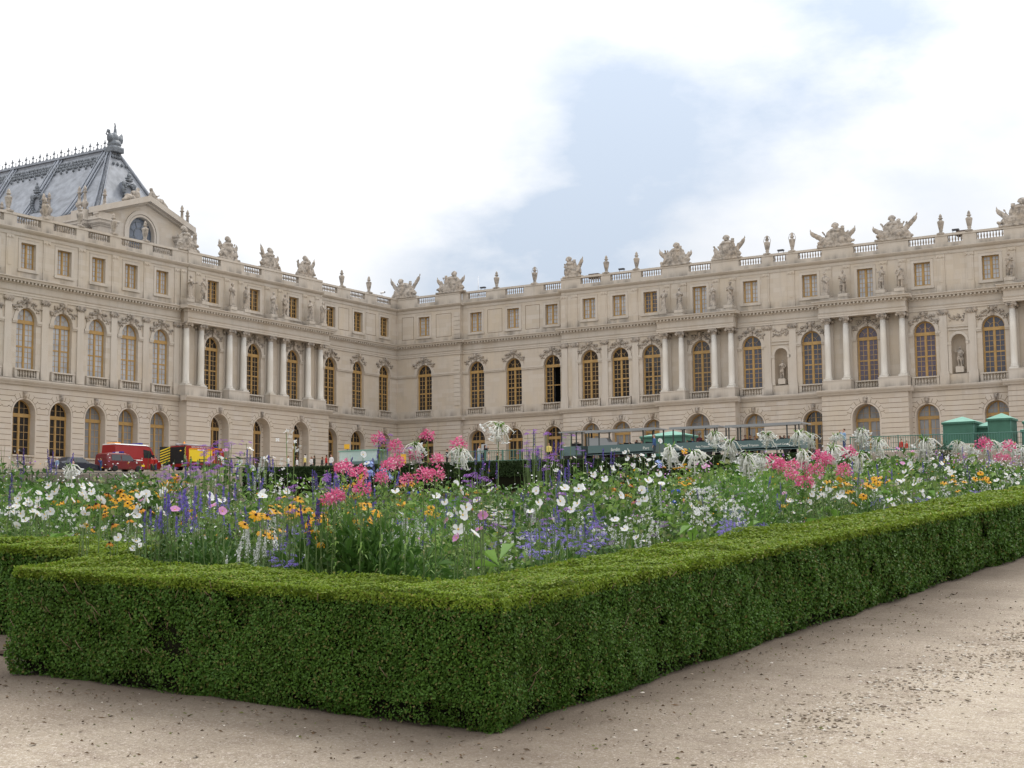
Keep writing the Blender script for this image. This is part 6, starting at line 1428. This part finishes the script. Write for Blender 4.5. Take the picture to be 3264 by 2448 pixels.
q.obj('bonnet_chevrons', M['yellow'], v)
# fire engine
v = thing('fire_engine', 'red fire engine with a big yellow locker panel and striped open rear', 'fire engine', place_on_L(104.9, -101.8), R(90))
q = MB(); q.box(-2.7, 1.1, -1.05, 1.05, .42, 2.42); q.obj('body', M['red'], v)
q = MB(); q.prism([(1.12, .42), (2.55, .42), (2.62, 1.2), (2.42, 2.3), (1.12, 2.36)], -1.02, 1.02); q.obj('cab', M['red'], v)
q = MB(); q.box(-2.28, .78, -1.075, -1.055, .92, 2.06); q.obj('locker_panel', M['yellow'], v)
q = MB()
for a in ((-2.36, -2.28, .80, 2.16), (.78, .84, .80, 2.16), (-2.36, 1.06, 2.10, 2.17), (1.1, 1.14, .8, 2.3), (1.1, 2.05, 2.24, 2.30), (2.0, 2.05, 1.3, 2.3)): q.box(a[0], a[1], -1.09, -1.06, a[2], a[3])
q.obj('orange_trim', M['orange'], v); q = MB(); q.box(-2.28, .78, -1.08, -1.06, .82, .91); q.box(-2.3, 2.5, -1.06, -1.04, .44, .6); q.obj('sill', M['black'], v)
side_text('SERVICE SECURITE INCENDIE', .19, M['white'], v, -.75, -1.062, 2.29); q = MB(); q.box(-1.2, -.25, -1.09, -1.06, 2.0, 2.09); q.obj('white_plate', M['white'], v)
flat(v, 'side_window', [(1.25, -1.03, 1.5), (1.85, -1.03, 1.5), (1.85, -1.03, 2.12), (1.25, -1.03, 2.12)], M['carglass']); flat(v, 'windscreen', [(2.63, -.9, 1.35), (2.63, .9, 1.35), (2.45, .88, 2.2), (2.45, -.88, 2.2)], M['carglass'])
q = MB(); q.box(-2.74, -2.7, -.95, .95, .7, 2.3, 0); q.obj('rear_opening', M['black'], v)
for s in (-1, 1):      # rear doors swung open, chevron striped
    d = thing('rear_door', None, None); d.parent = v; d.location = (-2.72, s * 1.0, 0); d.rotation_euler = (0, 0, R(-s * 38) + (0 if s < 0 else 0))
    q = MB(); q.box(-1.0, 0, -.02, .02, .55, 2.35); q.obj('door_panel', M['black'], d)
    q = MB()
    for i in range(7):
        z = .6 + i * .25; pts = [(-.98, z), (-.02, z + .38), (-.02, z + .50), (-.98, z + .12)]
        if z + .5 > 2.35: continue
        q.add([(x, -.03, zz) for x, zz in pts], [(0, 1, 2, 3)]); q.add([(x, .03, zz) for x, zz in pts], [(0, 1, 2, 3)])
    q.obj('chevron_stripes', M['yellow'], d)
wheels(v, (-1.6, 1.75), .42, .28, .9); q = MB(); q.tube([(-2.6, -.5, 2.55), (1.0, -.5, 2.55)], .06, 6); q.tube([(-2.6, -.1, 2.55), (1.0, -.1, 2.55)], .06, 6); q.box(-2.3, .8, -.8, .8, 2.42, 2.5)
for i in range(10): q.tube([(-2.5 + i * .36, -.5, 2.55), (-2.5 + i * .36, -.1, 2.55)], .03, 5)
q.tube([(-2.5, .45, 2.56), (.9, .45, 2.56)], .12, 8); q.obj('roof_ladder', M['grey_metal'], v); beacon(v, 1.8, 2.36, .8, M['blue_lamp'])
q = MB(); q.lathe((-2.2, -.3, 2.52), [(.14, 0), (.14, .04), (.09, .2), (.02, .32)], 8); q.obj('warning_cone', M['orange'], v); q = MB(); q.box(2.5, 2.7, -1.0, 1.0, .4, .62); q.obj('bumper', M['white'], v)
# car behind the paling
v = thing('parked_car', 'dark blue parked car half hidden by the fence and tall white flowers', 'car', place_on_L(89.2, -101.2), R(90))
S = [(-2.1, .4, .8, .95, .78, .62), (-1.6, .25, .88, 1.05, .86, .66), (-1.15, .25, .9, 1.40, .87, .60), (.2, .25, .9, 1.43, .87, .60), (1.0, .25, .88, .98, .87, .70), (1.9, .25, .75, .82, .84, .68), (2.1, .35, .6, .7, .74, .6)]
body_loft(S, M['navy'], v); wheels(v, (-1.3, 1.3), .3, .2, .8)
for s in (-1, 1): flat(v, 'side_window', [(-1.3, s * .872, .95), (.75, s * .875, .94), (.15, s * .69, 1.34), (-1.05, s * .69, 1.32)], M['carglass']); q = MB(); q.ell((1.9, s * .62, .68), (.2, .15, .08)); q.obj('headlight', M['lamp'], v)
flat(v, 'windscreen', [(.97, -.62, 1.0), (.97, .62, 1.0), (.30, .5, 1.41), (.30, -.5, 1.41)], M['carglass'])
# ---- low hedge along the terrace edge
def edge_hedge():
    rng = np.random.default_rng(7); x0, x1 = -84.0, -31.0; n = 26000; Q = []
    tz = lambda x: 5.38 + .0124 * (-35 - x) + ZC
    for fy, nrm in ((0, np.array([0, -1., 0])), (1, np.array([0, 0, 1.]))):
        x = rng.uniform(x0, x1, n); P = np.stack([x, np.full(n, 91.7), tz(x) - rng.random(n) * 1.1], 1) if fy == 0 else np.stack([x, rng.uniform(91.7, 92.7, n), tz(x)], 1)
        P += rng.normal(size=(n, 3)) * .035; Q.append(leaf_quads(P, unit(nrm + rng.normal(size=(n, 3)) * .6), .12, .09, rng))
    o = link('terrace_hedge', quads_mesh('terrace_hedge', np.concatenate(Q), M['yew'])); tag(o, 'low dark clipped hedge along the terrace edge below the garden train', 'hedge')
    c = MB(); c.add([(x0, 91.8, 3.5 + ZC), (x1, 91.8, 3.5 + ZC), (x1, 91.8, tz(x1) - .06), (x0, 91.8, tz(x0) - .06), (x0, 92.65, tz(x0) - .06), (x1, 92.65, tz(x1) - .06)], [(0, 1, 2, 3), (3, 2, 5, 4)]); c.obj('hedge_core', M['box_twig'], o)  # near-black solid core stands for the shade inside the hedge, not twigs
M['yew'] = leafm('dark_hedge_leaves', (.030, .055, .012), (.016, .034, .009), .6, .15, .2)
edge_hedge()
b_ = bush_mesh('dark_shrub', 2600, .9, 1.3, .10, .06, 'yew', .3, 77); o = link('dark_shrub', b_, None, (-25.6, 90.5, 4.15 + ZC)); tag(o, 'dark rounded shrub below the strolling couple at the right', 'shrub')
# ---- garden train
def train():
    Y = 98.0; zb = lambda x: terrace_z(x, Y)
    def posts(root, xs, h, w_):
        for x in xs:
            for s in (-1, 1): m = MB(); m.box(x - .04, x + .04, s * w_ - .04, s * w_ + .04, .3, h); m.obj('post', M['train_post'], root)
    def wagon(xc, L_, words_, label, cat='train wagon'):
        r = thing('train_wagon', label, cat, (xc, Y, zb(xc)), 0, 'wagons of the garden train'); h = L_ / 2
        m = MB(); m.box(-h, h, -.85, .85, .35, .45); m.box(-h, h, .80, .85, .45, 1.0); m.box(-h, -h + .05, -.8, .8, .45, 1.0); m.box(h - .05, h, -.8, .8, .45, 1.0); m.box(-h, h, -.85, -.80, .30, 1.02); m.obj('body', M['train_green'], r)
        m = MB(); m.box(-h - .15, h + .15, -1.0, 1.0, 2.06, 2.14); m.box(-h - .15, h + .15, -1.02, -1.0, 1.98, 2.16); m.obj('canopy', M['train_grey'], r)
        posts(r, (-h + .06, -h + .95, h - .95, h - .06), 2.06, .80)
        m = MB()
        for i in range(int(L_ / .9)): m.box(-h + .3 + i * .9, -h + .7 + i * .9, -.75, .75, .45, .82); m.box(-h + .3 + i * .9, -h + .38 + i * .9, -.75, .75, .82, 1.15)
        m.obj('seats', M['black'], r); t, hh = wheel_mesh(.22, .16)
        for x in (-h * .6, h * .6):
            for s in (-1, 1): o = link('wheel', t, r, (x, s * .72, .22)); link('rim', hh, o)
        for x, s, sz in words_: side_text(s, sz, M['lettering'], r, x, -.852, .66)
        return r
    e = thing('train_tractor', 'grey sided tractor cab at the left end of the garden train', 'train engine', (-55.2, Y + .0, zb(-55.2)), 0)
    m = MB(); m.box(-1.35, .55, -.8, .8, .3, 1.0); m.obj('body', M['train_green'], e)
    m = MB(); m.box(-1.45, 1.6, -.95, .95, 2.05, 2.14); m.obj('canopy', M['train_grey'], e); posts(e, (-1.3, .0, .5), 2.05, .76)
    m = MB(); m.add([(-1.32, -.7, 1.0), (-1.32, .7, 1.0), (-1.28, .7, 2.0), (-1.28, -.7, 2.0)], [(0, 1, 2, 3)]); m.obj('windscreen', M['clear'], e)
    m = MB(); m.tube([(-.3 + .2 * math.cos(a * .6), -.2 + .2 * math.sin(a * .6), 1.3) for a in range(12)], .02, 5); m.box(-.6, -.2, -.4, .4, .9, 1.25); m.obj('driver_seat', M['black'], e); m = MB(); m.tube([(.62, .5, 1.0), (.62, .5, 2.3), (.5, .5, 2.36)], .05, 6); m.obj('exhaust_pipe', M['black'], e); wheels(e, (-.9, .3), .3, .2, .7)
    r = wagon(-51.35, 5.6, [(-.45, 'Jardin', .34), (2.1, 'Parc', .30)], 'first train wagon, lettered Jardin, with a grey sloping box on board')
    m = MB(); m.prism([(-2.75, 1.0), (-.9, 1.0), (-1.25, 1.55), (-2.75, 1.62)], -.82, -.1); m.box(-1.75, -.3, -.84, -.5, 1.0, 1.22); m.obj('grey_box', M['train_grey'], r)
    wagon(-45.3, 3.6, [(-1.2, 'Parc', .3), (.6, 'Petit Trianon', .2)], 'second train wagon under its own grey canopy, carrying the passenger in a hat')
    wagon(-40.0, 5.4, [(-1.1, 'Grand Trianon', .24), (1.3, 'Grand Canal', .2)], 'third and rightmost train wagon, lettered Grand Trianon')
    g = thing('glass_shelter', 'low glazed teal car of a parked train, near the yellow sign', 'train wagon', (-78.9, 101.5, terrace_z(-78.9, 101.5)), 0)
    m = MB(); m.box(-2.1, 2.1, -.8, .8, 0.05, .35); m.obj('base', M['train_green'], g); m = MB(); m.box(-2.05, 2.05, -.78, -.76, .35, 1.25); m.box(-2.05, 2.05, .76, .78, .35, 1.25); m.obj('screen', M['clear'], g); m = MB(); m.box(-2.15, 2.15, -.85, .85, 1.25, 1.33); m.obj('top_rail', M['kiosk_roof'], g)
train()
# ---- kiosks with canvas roofs
def kiosk(x0, x1, y, d, eave, rise, label):
    xc = (x0 + x1) / 2; w_ = (x1 - x0) / 2; zb = terrace_z(xc, y); r = thing('kiosk', label, 'kiosk', (xc, y, zb), 0, 'green canvas kiosks'); e = eave + ZC - zb
    m = MB(); m.box(-w_, w_, 0, d, -.1, e); m.obj('wall', M['kiosk'], r)
    m = MB(); o = .10; rg_ = min(.35, w_ * .5)
    m.add([(-w_ - o, -o, e), (w_ + o, -o, e), (w_ + o, d + o, e), (-w_ - o, d + o, e), (0, w_, e + rise), (0, max(w_ + .01, d - w_), e + rise)], [(0, 1, 4), (1, 2, 5, 4), (2, 3, 5), (3, 0, 4, 5)]); rf = m.obj('roof', M['kiosk_roof'], r)
    m = MB(); k = max(4, int(2 * w_ / .16))
    def val(ax, ay, bx, by):
        n = max(3, int(math.hypot(bx - ax, by - ay) / .15))
        for i in range(n):
            t0, t1 = i / n, (i + 1) / n; p0 = (ax + (bx - ax) * t0, ay + (by - ay) * t0); p1 = (ax + (bx - ax) * t1, ay + (by - ay) * t1); mid = ((p0[0] + p1[0]) / 2, (p0[1] + p1[1]) / 2)
            m.add([(*p0, e), (*p1, e), (*p1, e - .10), (*mid, e - .18), (*p0, e - .10)], [(0, 1, 2, 3, 4)])
    val(-w_ - o, -o, w_ + o, -o); val(w_ + o, -o, w_ + o, d + o); val(-w_ - o, d + o, -w_ - o, -o); m.obj('scalloped_valance', M['kiosk'], rf)
    m = MB()
    for x in (-w_, w_):
        for y_ in (0, d): m.tube([(x, y_, 0), (x, y_, e)], .03, 5)
    m.obj('corner_pole', M['rail_green'], r); return r
kiosk(-28.15, -26.1, 100, 2.6, 7.58, .42, 'largest green canvas kiosk, leftmost at the right edge of the terrace')
kiosk(-26.15, -24.95, 101.0, 1.3, 7.28, .34, 'small low green canvas kiosk between the two tall ones')
kiosk(-24.9, -23.45, 99.0, 1.6, 7.60, .40, 'tall green canvas kiosk behind the strolling couple')
kiosk(-23.9, -22.9, 104.0, 1.2, 7.10, .25, 'farthest green canvas kiosk, only its low roof showing')
kiosk(-22.75, -20.9, 99.6, 1.8, 7.36, .42, 'green canvas kiosk cut by the right edge of the picture')
kiosk(-55.2, -51.2, 108.0, 2.6, 8.25, .5, 'green canvas stall with a pale roof seen behind the garden train')
# ---- railings
def railing(x0, x1, y, h, label, mt, dz=0):
    m = MB(); n = int((x1 - x0) / .16)
    for i in range(n + 1): x = x0 + (x1 - x0) * i / n; z = terrace_z(x, y) + dz; m.box(x - .014, x + .014, y - .014, y + .014, z, z + h)
    for hh in (h, .12): m.tube([(x0 + (x1 - x0) * i / 12, y, terrace_z(x0 + (x1 - x0) * i / 12, y) + dz + hh) for i in range(13)], .03, 5)
    for i in range(int((x1 - x0) / 1.6) + 1): x = min(x1, x0 + i * 1.6); z = terrace_z(x, y) + dz; m.box(x - .03, x + .03, y - .03, y + .03, z, z + h + .06)
    tag(m.obj('railing', mt), label, 'railing')
railing(-32.6, -18, 94.0, 1.0, 'green metal railing in front of the kiosks at the right', M['rail_green'])
railing(-66.5, -58.2, 97.0, .9, 'green metal railing left of the garden train', M['rail_green'])
railing(-93.0, -84.5, 96.0, .95, 'dark metal railing right of the fire engine', M['rail_dark'])
m = MB(); m.box(-.5, .5, -.3, .3, 0, .62); m.box(-.56, .56, -.36, .36, .62, .74); tag(m.obj('stone_block', M['trim'], None, (-24.7, 92.3, terrace_z(-24.7, 93.5) - .45)), 'pale stone block below the railing by the small kiosk', 'stone block')
def sign(x, y, z0, w_, h, label, tilt=0):
    r = thing('sign', label, 'sign', (x, y, z0)); m = MB(); m.box(-w_ / 2, w_ / 2, -.03, .03, 0, h); o = m.obj('board', M['sign_yellow'], r); m = MB(); m.tube([(0, .05, -1.2), (0, .05, h)], .03, 5); m.obj('post', M['rail_dark'], r); return r
sign(-87.5, 110.0, terrace_z(-87.5, 110) + 1.9, .60, .45, 'small yellow sign on a post right of the fire engine')
sign(-86.0, 117.0, terrace_z(-86, 117) + .55, .62, 1.1, 'tall yellow notice board beside the open corner doorway')
m = MB(); m.box(-.3, .3, -.03, .03, 1.0, 1.75); m.tube([(-.2, 0, 0), (-.2, 0, 1.1)], .03, 5); m.tube([(.2, 0, 0), (.2, 0, 1.1)], .03, 5)
tag(m.obj('notice_board', M['grey_metal'], None, (-72.3, 110.6, terrace_z(-72.3, 110.6))), 'grey notice board beside the visitor in black', 'notice board')
# ---- visitors
M['skin'] = varied('skin', (.48, .27, .19), .15, 9, .6, .3)
PO = {'stand': dict(aL=[(-.20, 0, 1.40), (-.26, .02, 1.13), (-.24, -.06, .88)], aR=[(.20, 0, 1.40), (.26, .02, 1.13), (.24, -.06, .88)], st=.10, y=0),
      'photo': dict(aL=[(-.20, 0, 1.40), (-.27, -.16, 1.22), (-.09, -.30, 1.52)], aR=[(.20, 0, 1.40), (.27, -.16, 1.22), (.09, -.30, 1.52)], st=.11, y=0),
      'walk': dict(aL=[(-.20, 0, 1.40), (-.25, .10, 1.15), (-.22, .14, .92)], aR=[(.20, 0, 1.40), (.25, -.06, 1.14), (.2, -.24, .98)], st=.09, y=.22),
      'fold': dict(aL=[(-.20, 0, 1.40), (-.27, -.03, 1.13), (-.02, -.22, 1.12)], aR=[(.20, 0, 1.40), (.27, -.03, 1.13), (.04, -.23, 1.06)], st=.11, y=0)}
_pm = {}
def hand(m, p, d):
    """palm with five short fingers"""
    p = Vector(p); d = Vector(d).normalized(); s = d.orthogonal().normalized(); m.ell(tuple(p + d * .04), (.032, .026, .045))
    for i in range(4): q = p + d * .07 + s * (.012 * (i - 1.5) * 1.6); m.tube([q, q + d * (.05 + .012 * (1 if i in (1, 2) else 0)), q + d * .085 + s.cross(d) * .02], [.011, .010, .008], 5)
    q = p + d * .03 + s * .03; m.tube([q, q + s * .03 + d * .03], [.012, .009], 5)
def figure(pose, seated=False, female=False):
    key = (pose, seated, female)
    if key in _pm: return _pm[key]
    P = PO[pose]; b = MB(); sh = MB(); tr = MB(); hr = MB(); k = .92 if female else 1
    def legs(m, g):
        for s in (-1, 1):
            if seated: pts = [(s * .10, 0, .92), (s * .13, -.42, .90), (s * .13, -.46, .48)]
            else: pts = [(s * .09, 0, .92), (s * P['st'], -.02 + s * P['y'] * .4, .50), (s * P['st'], s * P['y'], .08)]
            m.tube(pts, [.098 * g, .070 * g, .048 * g], 9)
            if m is b: e = pts[-1]; m.ell((e[0], e[1] - .05, e[2] - .035), (.05, .13, .045))
    legs(b, .9); b.loft([[(rx * math.cos(2 * math.pi * i / 14) * k, ry * math.sin(2 * math.pi * i / 14), z) for i in range(14)] for z, rx, ry in ((.84, .15, .11), (.98, .16, .115), (1.12, .135, .10), (1.3, .17, .11), (1.42, .16, .09), (1.47, .07, .06))])
    b.tube([(0, .01, 1.44), (0, 0, 1.56)], .052, 8); b.ell((0, -.01, 1.63), (.076, .092, .112)); b.ell((0, -.105, 1.62), (.013, .02, .022)); b.ell((0, -.075, 1.565), (.035, .03, .03))
    for s in (-1, 1): b.ell((s * .078, 0, 1.625), (.012, .02, .028)); b.ell((s * .028, -.092, 1.645), (.012, .008, .009)); A = P['aL' if s < 0 else 'aR']; A = [(q[0] * k, q[1], q[2]) for q in A]; b.tube(A, [.05, .04, .028], 8); hand(b, A[-1], Vector(A[-1]) - Vector(A[1])); sh.tube([A[0], A[1], tuple((Vector(A[1]) * .15 + Vector(A[2]) * .85))], [.068, .056, .044], 8)
    sh.loft([[(rx * math.cos(2 * math.pi * i / 14) * k, ry * math.sin(2 * math.pi * i / 14), z) for i in range(14)] for z, rx, ry in ((.86, .185, .14), (1.0, .185, .14), (1.12, .165, .125), (1.3, .20, .135), (1.41, .19, .11), (1.46, .09, .075))])
    legs(tr, 1.12); tr.loft([[(rx * math.cos(2 * math.pi * i / 12) * k, ry * math.sin(2 * math.pi * i / 12), z) for i in range(12)] for z, rx, ry in ((.80, .16, .12), (.92, .175, .13), (1.0, .165, .12))])
    hr.ell((0, .015, 1.665), (.088, .098, .092))
    if female: hr.ell((0, .06, 1.56), (.085, .06, .16)); hr.ell((0, .07, 1.44), (.07, .045, .12))
    res = tuple(sculpt(m, n, M['skin'], vx, 1) for m, n, vx in ((b, 'person', .016), (sh, 'shirt', .022), (tr, 'trousers', .022), (hr, 'hair', .02))); _pm[key] = res; return res
_cm = {}
def cloth(c):
    if c not in _cm: _cm[c] = varied('cloth_%d' % len(_cm), c, .25, 6, .85, .15)
    return _cm[c]
def person(x, y, z, rz, pose, shirt, trousers, hair, label, seated=False, female=False, scale=1.0, group='visitors on the terrace', hat=None):
    b, s, t, h = figure(pose, seated, female); r = link('person', b, None, (x, y, z), (0, 0, rz), (scale,) * 3); tag(r, label, 'person', group)
    for me, c, nm in ((s, shirt, 'shirt'), (t, trousers, 'trousers'), (h, hair, 'hair')):
        o = link(nm, me, r); o.material_slots[0].link = 'OBJECT'; o.material_slots[0].material = cloth(c)
    if hat: m = MB(); m.lathe((0, .01, 1.70), [(.17, 0), (.165, .02), (.10, .03), (.095, .10), (.03, .12)], 12); m.obj('hat', cloth(hat), r)
    return r
def spot(px, py, h, onL=False, lo=88, hi=125, dz=0.0):
    d = ray(px, py); best = None
    for s in np.arange(lo, 170, .25):
        x, y = d[0] * s, d[1] * s
        if onL:
            if not (-100.4 < x < TX - .4): continue
        elif not (TY + .6 < y < hi): continue
        hh = ZC + d[2] * s - terrace_z(x, y) - dz; c = abs(hh - h)
        if best is None or c < best[0]: best = (c, x, y, hh)
    return best
BLK, DK, WH, RD, BL, LB, GR, YE, BE, JE = (.02, .02, .022), (.05, .045, .045), (.68, .68, .68), (.42, .035, .03), (.04, .07, .22), (.24, .34, .46), (.20, .21, .19), (.62, .52, .16), (.40, .33, .25), (.055, .08, .16)
HB, HD, HF, HG = (.05, .028, .016), (.018, .013, .011), (.28, .19, .09), (.35, .34, .33)
VIS = [(322, 1470, 1, 'photo', BL, JE, HB, 0, 'man in a blue shirt taking a picture before the dark red car'), (484, 1462, 1, 'stand', RD, DK, HD, 0, 'left of two people in red before the van bonnet'), (497, 1459, 1, 'stand', RD, JE, HD, 0, 'right of two people in red, dark haired, before the van bonnet'),
 (592, 1456, 1, 'stand', GR, DK, HG, 0, 'grey coated man before the yellow locker of the fire engine'), (608, 1461, 1, 'stand', BLK, DK, HD, 0, 'person in black before the yellow locker of the fire engine'), (672, 1464, 1, 'stand', LB, JE, HB, 0, 'person in pale denim beside the fire engine cab'), (182, 1477, 1, 'stand', LB, GR, HG, 0, 'man in a pale blue shirt behind the paling'), (233, 1472, 1, 'stand', (.55, .35, .3), BE, HB, 1, 'person in pink by the dark parked car'),
 (918, 1452, 0, 'fold', WH, JE, HB, 0, 'visitor in white at the left of the group under the wing'), (947, 1457, 0, 'stand', WH, DK, HB, 1, 'white topped woman second in the group under the wing'), (972, 1447, 0, 'stand', YE, DK, HD, 0, 'tall visitor in pale yellow under the wing'), (992, 1455, 0, 'fold', WH, BLK, HD, 1, 'visitor in white with a dark bag next to the person in black'), (1002, 1452, 0, 'stand', BLK, BLK, HD, 1, 'long haired visitor all in black left of the glazed car'),
 (1027, 1456, 0, 'stand', DK, DK, HB, 1, 'brown haired visitor behind the glazed car, left of the red top'), (1040, 1450, 0, 'stand', RD, DK, HB, 1, 'woman in a red top behind the glazed car'), (1056, 1448, 0, 'stand', WH, JE, HB, 0, 'man in a white shirt behind the glazed car'),
 (1120, 1456, 0, 'stand', GR, JE, HG, 0, 'grey haired visitor in grey right of the yellow board'), (1145, 1448, 0, 'photo', RD, JE, HD, 0, 'visitor in red raising a camera by the doorway'), (1177, 1439, 0, 'fold', (.16, .17, .2), DK, HD, 0, 'tall man in dark grey near the corner doorway'), (1199, 1451, 0, 'stand', (.04, .10, .24), DK, HD, 1, 'woman in blue below the leftmost spider flowers'),
 (1400, 1441, 0, 'stand', RD, DK, HD, 0, 'visitor in red half hidden by spider flowers'), (1425, 1430, 0, 'stand', BLK, BLK, HD, 0, 'visitor in black half hidden behind drooping white flowers'), (1526, 1419, 0, 'photo', (.36, .38, .40), (.25, .36, .5), HB, 0, 'visitor in grey with light blue shorts photographing the palace'), (1546, 1418, 0, 'photo', BLK, BLK, HB, 1, 'visitor in black beside the one photographing'), (1558, 1441, 0, 'stand', (.5, .36, .3), DK, HB, 0, 'short visitor left of the grey notice board'), (1585, 1442, 0, 'stand', DK, DK, HD, 0, 'dark clad visitor right of the grey notice board'), (1597, 1446, 0, 'stand', BE, DK, HB, 1, 'visitor in beige right of the grey notice board'),
 (1749, 1411, 0, 'stand', YE, BLK, HD, 1, 'dark haired woman in a yellow jacket left of the train'), (1788, 1407, 0, 'stand', (.16, .15, .24), JE, HD, 0, 'man in a plaid shirt left of the train tractor'), (1800, 1412, 0, 'walk', WH, JE, HF, 0, 'fair haired visitor in white beside the plaid shirt'), (1812, 1424, 0, 'stand', BLK, BLK, HD, 0, 'visitor in black with a pack near the train tractor'),
 (2085, 1384, 0, 'stand', (.05, .10, .23), (.05, .065, .075), HG, 0, 'balding man in a blue jacket standing before the train'), (2106, 1402, 0, 'walk', RD, DK, HD, 0, 'visitor in red just behind the man in the blue jacket'), (2690, 1366, 0, 'photo', (.20, .33, .50), JE, HB, 0, 'boy in a light blue shirt taking a picture'), (2832, 1391, 0, 'stand', (.5, .4, .35), BE, HF, 1, 'fair visitor left of the two in red by the railing'), (2872, 1398, 0, 'stand', RD, DK, HD, 0, 'visitor in red leaning on the green railing'), (2889, 1412, 0, 'stand', (.45, .06, .04), BE, HB, 0, 'shorter visitor in red by the green railing'), (3004, 1394, 0, 'stand', BE, DK, HD, 0, 'visitor at the left foot of the largest kiosk'),
 (3190, 1352, 0, 'walk', BLK, (.04, .08, .26), HB, 1, 'long haired woman in a black top and jeans by the kiosks'), (3206, 1350, 0, 'walk', WH, BLK, HF, 0, 'fair man in a white shirt and dark waistcoat by the kiosks')]
for px, py, onl, pose, c1, c2, hc, fem, lb in VIS:
    b_ = spot(px, py, 1.72 if not fem else 1.66, bool(onl)); h = min(2.0, max(1.35, b_[3])); z = terrace_z(b_[1], b_[2])
    away = pose == 'photo' and 1100 < px < 1600
    person(b_[1], b_[2], z + (b_[3] - h if b_[3] > h else 0), math.atan2(-b_[1], b_[2]) * -1 + (math.pi if away else rgf.uniform(-.9, .9)), pose, c1, c2, hc, lb, False, bool(fem), h / 1.755)
PAS = [(1940, 1420, WH, HD, 'dark haired passenger in white behind the grey box'), (1950, 1417, BE, HB, 'passenger in beige behind the grey box'), (1962, 1424, (.5, .3, .22), HB, 'low seated child in the first wagon'), (1981, 1420, DK, HD, 'dark passenger by the first wagon middle post'), (2008, 1410, DK, HD, 'tall dark passenger in the first wagon'), (2029, 1402, (.06, .05, .05), HB, 'passenger before the green stall, left one'), (2046, 1403, (.12, .08, .06), HB, 'passenger before the green stall, right one'), (2070, 1412, GR, HD, 'passenger behind the man in the blue jacket'),
 (2191, 1403, (.5, .56, .62), HB, 'pale shirted passenger at the left of the second wagon'), (2206, 1393, (.04, .13, .26), (.05, .16, .3), 'passenger in blue with a blue cap'), (2229, 1381, (.16, .05, .06), HF, 'passenger in a straw hat and plaid shirt sitting high'), (2250, 1402, RD, HD, 'passenger in bright red in the second wagon'),
 (2375, 1386, (.28, .05, .05), HB, 'passenger in dark red, leftmost of the third wagon'), (2391, 1386, DK, HD, 'second passenger of the third wagon'), (2406, 1389, (.07, .05, .05), HB, 'third passenger of the third wagon'), (2421, 1391, BLK, HD, 'fourth passenger of the third wagon'), (2486, 1388, (.22, .06, .05), HB, 'fifth passenger of the third wagon, in brown red'), (2500, 1387, DK, HD, 'sixth passenger of the third wagon'), (2514, 1388, (.14, .07, .05), HB, 'rightmost passenger of the third wagon')]
for px, py, c1, hc, lb in PAS:
    d = ray(px, py); s = 97.9 / d[1]; x = d[0] * s; z = ZC + d[2] * s
    person(x, 97.9, z - 1.755, R(rgf.uniform(-40, 60)), 'fold', c1, DK, hc, lb, True, False, 1.0, 'passengers of the garden train', (.55, .48, .33) if 'straw' in lb else None)
# ---- corner of a green bench by the path, just inside the picture
d = ray(3254, 2436); s = 3.2; bx, by = d[0] * s, d[1] * s; z = ZC + d[2] * s
r = thing('park_bench', 'corner of a green painted bench at the bottom right edge', 'bench', (bx + .03, by - .02, ground_z(bx, by)), R(-12)); hh = z - ground_z(bx, by)
for i in range(3): m = MB(); m.box(0, 1.5, -.42 + i * .145, -.30 + i * .145, hh - .03, hh + .0); m.obj('seat_slat', M['kiosk'], r)
for x in (.12, 1.35): m = MB(); m.box(x, x + .05, -.42, .0, hh - .08, hh - .03); m.box(x, x + .05, -.42, -.37, 0, hh - .08); m.box(x, x + .05, -.05, 0, 0, hh - .08); m.obj('leg', M['rail_dark'], r)
